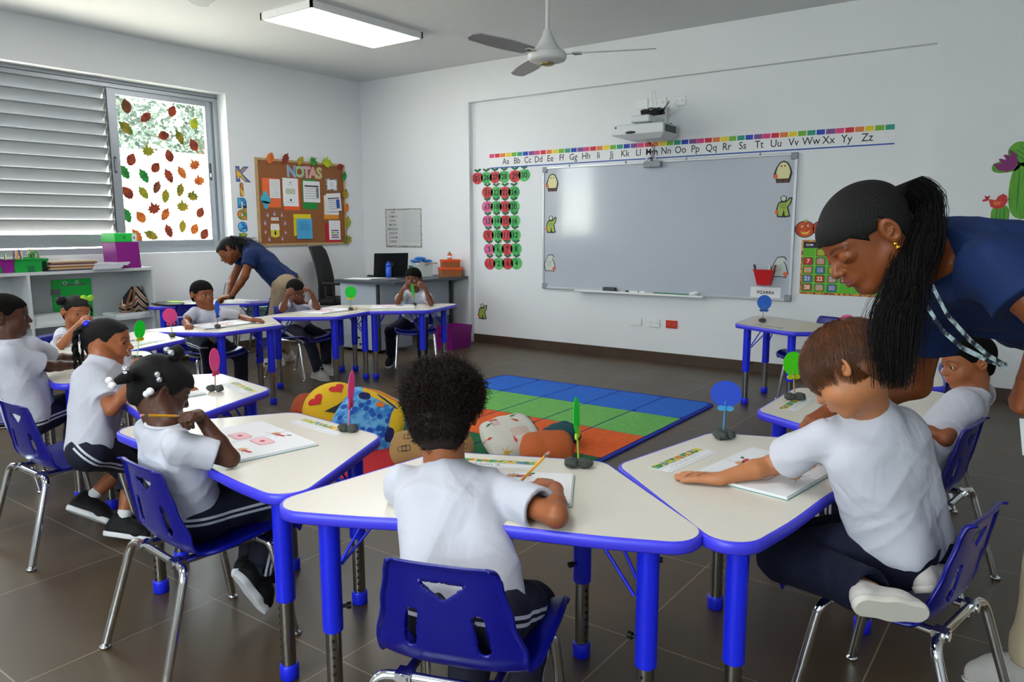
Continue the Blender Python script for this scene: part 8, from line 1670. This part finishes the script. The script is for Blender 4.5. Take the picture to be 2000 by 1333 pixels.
root, P, R, org = person('person', 'boy propping both fists against his temples, white trainers crossed under his chair', J, SK['dark'], H=0.195, sc=0.98, shirt=M_shirt, pants=M_navyt, shoes='white', head_fwd=(0.88, -0.20, -0.28), head_up=(0.2, -0.10, 1), hands=HD, gaze=(0.25, 0.1), res=(0.0055, 0.0034, 0.0028), seed=57, sleeve=0.60, logo=green_logo(-0.045), shirt_r=0.98)
cap_hair(root, P, R, 0.195, org, M_hairk, th=0.012, line=0.15, side=-0.0, back=-0.32, res=0.0038, seed=9)

# --- boy before the desk with both hands at his mouth
neck, sx_ = lean('desk', 810, 570, 0.07); hip = A3(tl('desk', sx_, -0.13, 0.42)); seat_at('desk', sx_, -0.10, 0.0)
J = dict(hip=hip, neck=neck, head=link(neck, (806, 540), 0.12, -1)); J['hipright'] = nrm((-0.8, -0.5, 0))
J['shR'], J['shL'] = link(neck, (784, 576), 0.10, -1), link(neck, (836, 576), 0.10, 1)
J['elR'] = oz(777, 590, 0.625); J['wrR'] = link(J['elR'], (787, 566), 0.13, -1); J['elL'] = oz(842, 592, 0.62); J['wrL'] = link(J['elL'], (829, 560), 0.145, -1)
J['kneeR'] = link(hip, (762, 648), 0.27, -1); J['kneeL'] = link(hip, (825, 650), 0.26, -1)
for s_ in 'LR': J['knee'+s_][2] = min(J['knee'+s_][2], 0.44); J['ank'+s_] = J['knee'+s_]*[1, 1, 0]+np.array([0, 0, 0.10]); J['toe'+s_] = J['ank'+s_]+np.array([0.05, -0.10, -0.03])
dbg('desk', J)
HD = dict(R=dict(fd=nrm(link(J['wrR'], (797, 556), 0.07, -1)-J['wrR']), up=(0, -0.8, 0.2), curl=0.7, thumb=0.6), L=dict(fd=nrm(link(J['wrL'], (814, 552), 0.08, -1)-J['wrL']), up=(0.3, -0.7, 0.4), curl=0.6, thumb=0.6))
root, P, R, org = person('person', 'boy before the grey desk holding a pencil to his mouth with both hands', J, SK['dark'], H=0.195, sc=0.96, shirt=M_shirt, pants=M_navyp, shoes='black', head_fwd=(0.45, -0.88, -0.10), head_up=(0, 0, 1), hands=HD, gaze=(0.2, 0), res=(0.0055, 0.0034, 0.0028), seed=61, sleeve=0.62, logo=green_logo(0.03))
cap_hair(root, P, R, 0.195, org, M_hairk, th=0.03, line=0.15, side=-0.02, back=-0.32, res=0.0038, seed=10, noise=0.006)
pencil(link(J['head'], (817, 557), 0.10, -1), link(J['head'], (790, 557), 0.12, -1), 'orange pencil held across the mouth of the boy before the desk', 'd8842a')

# --- boy behind the leaning teacher
hip = chl('farright', 0, 0.0, 0.42); neck = link(hip, (1902, 772), 0.345, 1)
J = dict(hip=hip, neck=neck, head=link(neck, (1888, 706), 0.125, 1)); J['hipright'] = nrm(chl('farright', 1, 0, 0)-chl('farright', 0, 0, 0))
J['shL'] = link(neck, (1884, 806), 0.11, -1); J['shR'] = neck-(J['shL']-neck)*0.9+np.array([0, 0, -0.06])
J['elL'] = link(J['shL'], (1846, 858), 0.17, -1); J['wrL'] = J['elL']+np.array([-0.13, 0.05, 0.03]); J['elR'] = J['shR']+np.array([-0.10, 0.02, -0.13]); J['wrR'] = J['elR']+np.array([-0.13, 0, 0.0])
seated(J, (-0.98, 0.1, 0)); dbg('farright', J)
HD = dict(L=dict(fd=(-1, 0.1, 0), up=(0, 0, 1), curl=0.3), R=dict(fd=(-1, 0, 0), up=(0, 0, 1), curl=0.3))
root, P, R, org = person('person', 'boy in white under the bent teacher, looking down to the left', J, SK['tan'], H=0.195, sc=1.0, shirt=M_shirt, pants=M_navyt, head_fwd=(-0.80, -0.55, -0.22), head_up=(-0.15, 0, 1), hands=HD, gaze=(0, -0.1), res=(0.005, 0.003, 0.0026), seed=71, sleeve=0.75, shirt_r=1.05)
cap_hair(root, P, R, 0.195, org, M_hairk, th=0.025, line=0.19, side=-0.02, back=-0.32, res=0.0036, seed=11)

# --- teacher leaning in from the right
D_ = 1.80
J = dict(neck=A3(at(1790, 478, 1.84)), head=A3(at(1690, 462, 1.72))); J['hip'] = A3(at(2190, 640, 2.02))
rt = nrm(np.array([0.18, 0.95, 0.1])); J['hipright'] = nrm(np.array([0.1, 0.98, 0])) 
J['shL'] = A3(at(1962, 530, 1.60)); J['shR'] = A3(at(1826, 590, 1.94)); J['neck'] = A3(at(1818, 505, 1.79))
J['elR'] = link(J['shR'], (1790, 752), 0.25, 1); J['wrR'] = link(J['elR'], (1628, 800), 0.225, -1); J['elL'] = A3(at(2062, 640, 1.52)); J['wrL'] = A3(at(2012, 735, 1.66))
ft = A3(oz(1965, 1352, 0.0)); J['ankL'] = ft+np.array([0.06, 0, 0.10]); J['kneeL'] = A3(at(2080, 1010, 2.0)); J['ankR'] = ft+np.array([0.42, 0.15, 0.1]); J['kneeR'] = J['ankR']+np.array([0, 0.02, 0.40]); J['toeL'] = J['ankL']+nrm(np.array([-0.95, 0.2, -0.2]))*0.17; J['toeR'] = J['ankR']+np.array([-0.16, 0.03, -0.03])
dbg('teacherA', J)
HD = dict(R=dict(fd=nrm(link(J['wrR'], (1556, 850), 0.15, -1)-J['wrR']), up=(0, 0.1, 1), curl=0.3, thumb=0.3), L=dict(fd=nrm(A3(at(1985, 800, 1.70))-J['wrL']), up=(-0.9, -0.3, 0.1), curl=0.9, thumb=0.8))
hf = nrm(-RT*0.79-UP*0.60+FW*0.05); hu = nrm(-RT*0.60+UP*0.79)
TH = 0.225
root, P, R, org = person('person', 'teacher with a long black ponytail and gold earring leaning in from the right', J, SK['adult'], H=TH, sc=1.42, adult=True, shirt=M_navys, pants=M_khaki2, shoes='pale', head_fwd=hf, head_up=hu, hands=HD, gaze=(0, -0.6), res=(0.0050, 0.0022, 0.0024), seed=81, sleeve=0.50, shirt_r=1.18, hipw=0.075)
cap_hair(root, P, R, TH, org, M_hairb, th=0.03, line=0.13, side=-0.0, back=-0.24, res=0.0026, adult=True, noise=0.0)
# ponytail: tie at the back of the crown, then a long straight fall
tie = A3(at(1742, 392, 1.70)); rs3 = np.random.RandomState(8)
mb = MB(); mb.tube([Vector(P(0.0, -0.36, 0.33)-org), Vector(tie-org+R[2]*0.01)], [0.016, 0.020], M_hairb, 16); mb.build('hair_tie', root)
K_ = [tie, A3(at(1768, 356, 1.71)), A3(at(1812, 400, 1.71)), A3(at(1800, 500, 1.66)), A3(at(1770, 640, 1.60)), A3(at(1752, 770, 1.58))]
def pony(i):
    q = rs3.rand(); w = rs3.normal(); w2 = rs3.normal(); Lk = rs3.uniform(0.72, 1.0); n = 15; out = []; sp = rs3.rand() < 0.22
    tgt = [tie, A3(at(1768, 358, 1.71)), A3(at(1806, 402, 1.71)), A3(at(1786-36*(q-.5), 500, 1.66)), A3(at(1752+66*(q-.5), 620, 1.62)), A3(at(1744+(76 if sp else 34)*(q-.5)+4, 762, 1.58))]
    for k in range(n+1):
        t = k/n*Lk*5; j = min(int(t), 4); u = t-j; p0, p1, p2, p3 = tgt[max(j-1, 0)], tgt[j], tgt[j+1], tgt[min(j+2, 5)]
        c = 0.5*((2*p1)+(p2-p0)*u+(2*p0-5*p1+4*p2-p3)*u*u+(3*p1-p0-3*p2+p3)*u**3)
        wd = (0.010+0.012*min(t, 3)/3)*(1.0 if t < 3.6 else 1.0-0.25*(t-3.6)); out.append(c+RT*w*wd*0.75+UP*w*wd*0.3*(1 if t < 2 else 0)+FW*w2*wd*0.6-org)
    return out
strands('ponytail', root, M_hairb, pony, 2600, r=0.0011)
mb = MB(); ep = P(-0.385, -0.03, -0.165)-org; mb.sphere(tuple(ep), 0.0055, M_gold, 12, 8); mb.sphere(tuple(ep-R[2]*0.009), 0.006, M_gold, 12, 8); mb.build('earring', root)
# lanyard hanging forward off her neck
M_lan = mat('patterned_lanyard', '16202e', 0.6, col2='b9cfd2', vscale=60, stretch=(1, 1, 1))
def ribbon(name, pts, w, wd, m, label, cat, grp=None):
    mb = MB(); vs = []; wd = nrm(wd)
    for p in pts: p = A3(p); vs += [p+wd*w, p-wd*w, p+wd*w+FW*0.0015, p-wd*w+FW*0.0015]
    fs = []
    for i in range(len(pts)-1): o = i*4; fs += [(o, o+4, o+5, o+1), (o+2, o+3, o+7, o+6), (o, o+2, o+6, o+4), (o+1, o+5, o+7, o+3)]
    mb.add(vs, fs, m); o = mb.build(name); return tag(o, label, cat, grp)
lan = thing('lanyard', 'patterned lanyard swinging below the leaning teacher', 'lanyard', (0, 0, 0))
for k, pts in enumerate(([(1822, 560, 1.50), (1850, 615, 1.52), (1895, 665, 1.55), (1935, 698, 1.57), (1968, 716, 1.60)], [(1812, 600, 1.56), (1840, 645, 1.57), (1880, 680, 1.58), (1925, 702, 1.59), (1968, 718, 1.60)])):
    K2 = [A3(at(*p)) for p in pts]; o = ribbon('strap', [Vector(p) for p in sum([[K2[i]+(K2[i+1]-K2[i])*q for q in (0, .25, .5, .75)] for i in range(len(K2)-1)], [])+[K2[-1]]], 0.005, UP+RT*0.3, M_lan, None, None); o.parent = lan

# --- teacher writing at the far table
hip = A3(at(562, 556, 7.05)); neck = A3(at(482, 482, 6.95))
J = dict(hip=hip, neck=neck, head=A3(at(447, 490, 6.92))); J['hipright'] = nrm(np.array([-0.5, 0.86, 0])); rt = nrm(FW*[1, 1, 0]); J['hipright'] = rt
J['shL'], J['shR'] = A3(at(490, 500, 6.80)), A3(at(480, 490, 7.1))
J['elL'] = A3(at(478, 540, 6.75)); J['wrL'] = A3(at(452, 580, 6.75)); J['elR'] = A3(at(455, 545, 7.12)); J['wrR'] = A3(at(446, 578, 7.0))
J['kneeL'] = A3(at(538, 630, 6.98)); J['kneeR'] = A3(at(553, 628, 7.2)); J['ankL'] = A3(oz(535, 700, 0.08)); J['ankR'] = A3(oz(556, 690, 0.08)); J['toeL'] = J['ankL']-RT*0.14*[1, 1, 0]+A3((0, 0, -0.03)); J['toeR'] = J['ankR']-RT*0.14*[1, 1, 0]+A3((0, 0, -0.03)); dbg('teacherB', J)
HD = dict(L=dict(fd=nrm(-RT-0.1*UP), up=(0, 0, 1), curl=0.3), R=dict(fd=nrm(-RT-0.3*UP), up=(0, 0, 1), curl=0.6))
hf = nrm(-RT*0.75-UP*0.66-FW*0.12); hu = nrm(-RT*0.66+UP*0.75)
root, P, R, org = person('person', 'teacher in navy polo and beige trousers bent over the table below the window', J, SK['adult'], H=0.225, sc=1.38, adult=True, shirt=M_navys, pants=M_khaki, shoes='pale', head_fwd=hf, head_up=hu, hands=HD, res=(0.009, 0.0045, 0.004), seed=91, sleeve=0.5, shirt_r=1.0, hipw=0.08)
cap_hair(root, P, R, 0.225, org, M_hairb, th=0.04, line=0.18, side=-0.1, back=-0.38, res=0.006, adult=True, noise=0.01)
rs4 = np.random.RandomState(3)
def loose(i):
    a = P(rs4.uniform(-.25, .25), -0.45, rs4.uniform(-.1, .35)); b = a+RT*rs4.uniform(0.05, 0.20)-UP*rs4.uniform(-0.02, 0.14)+FW*rs4.normal()*0.05; c = b+RT*rs4.uniform(0.0, 0.10)-UP*rs4.uniform(0.0, 0.14)
    return [(a*(1-t)**2+b*2*t*(1-t)+c*t*t)+0.008*np.array([math.sin(9*t+i), math.cos(8*t+i), math.sin(7*t+2*i)])-org for t in np.linspace(0, 1, 8)]
strands('loose_hair', root, M_hairb, loose, 900, r=0.0022)
mb = MB(); w = J['wrL']; d = nrm(J['wrL']-J['elL']); mb.tube([Vector(w-d*0.012-org), Vector(w+d*0.012-org)], 0.030, M_black, 14); mb.build('wristwatch', root)
pencil(A3(at(441, 552, 6.95)), A3(at(436, 579, 6.98)), 'pencil in the hand of the teacher by the window', '5a4030')

# leaflet in the leaning teacher's fist
mb = MB(); q0, q1 = at(1992, 818, 1.70), at(1998, 890, 1.73); e = Vector(RT)*0.08; mb.add([q0, q0+e, q1+e, q1, q0+Vector(FW)*0.002, q0+e+Vector(FW)*0.002, q1+e+Vector(FW)*0.002, q1+Vector(FW)*0.002], [(0, 1, 2, 3), (7, 6, 5, 4), (0, 3, 7, 4), (1, 5, 6, 2), (0, 4, 5, 1), (3, 2, 6, 7)], M_pw); tag(mb.build('leaflet'), 'white leaflet hanging from the fist at the right edge', 'paper')
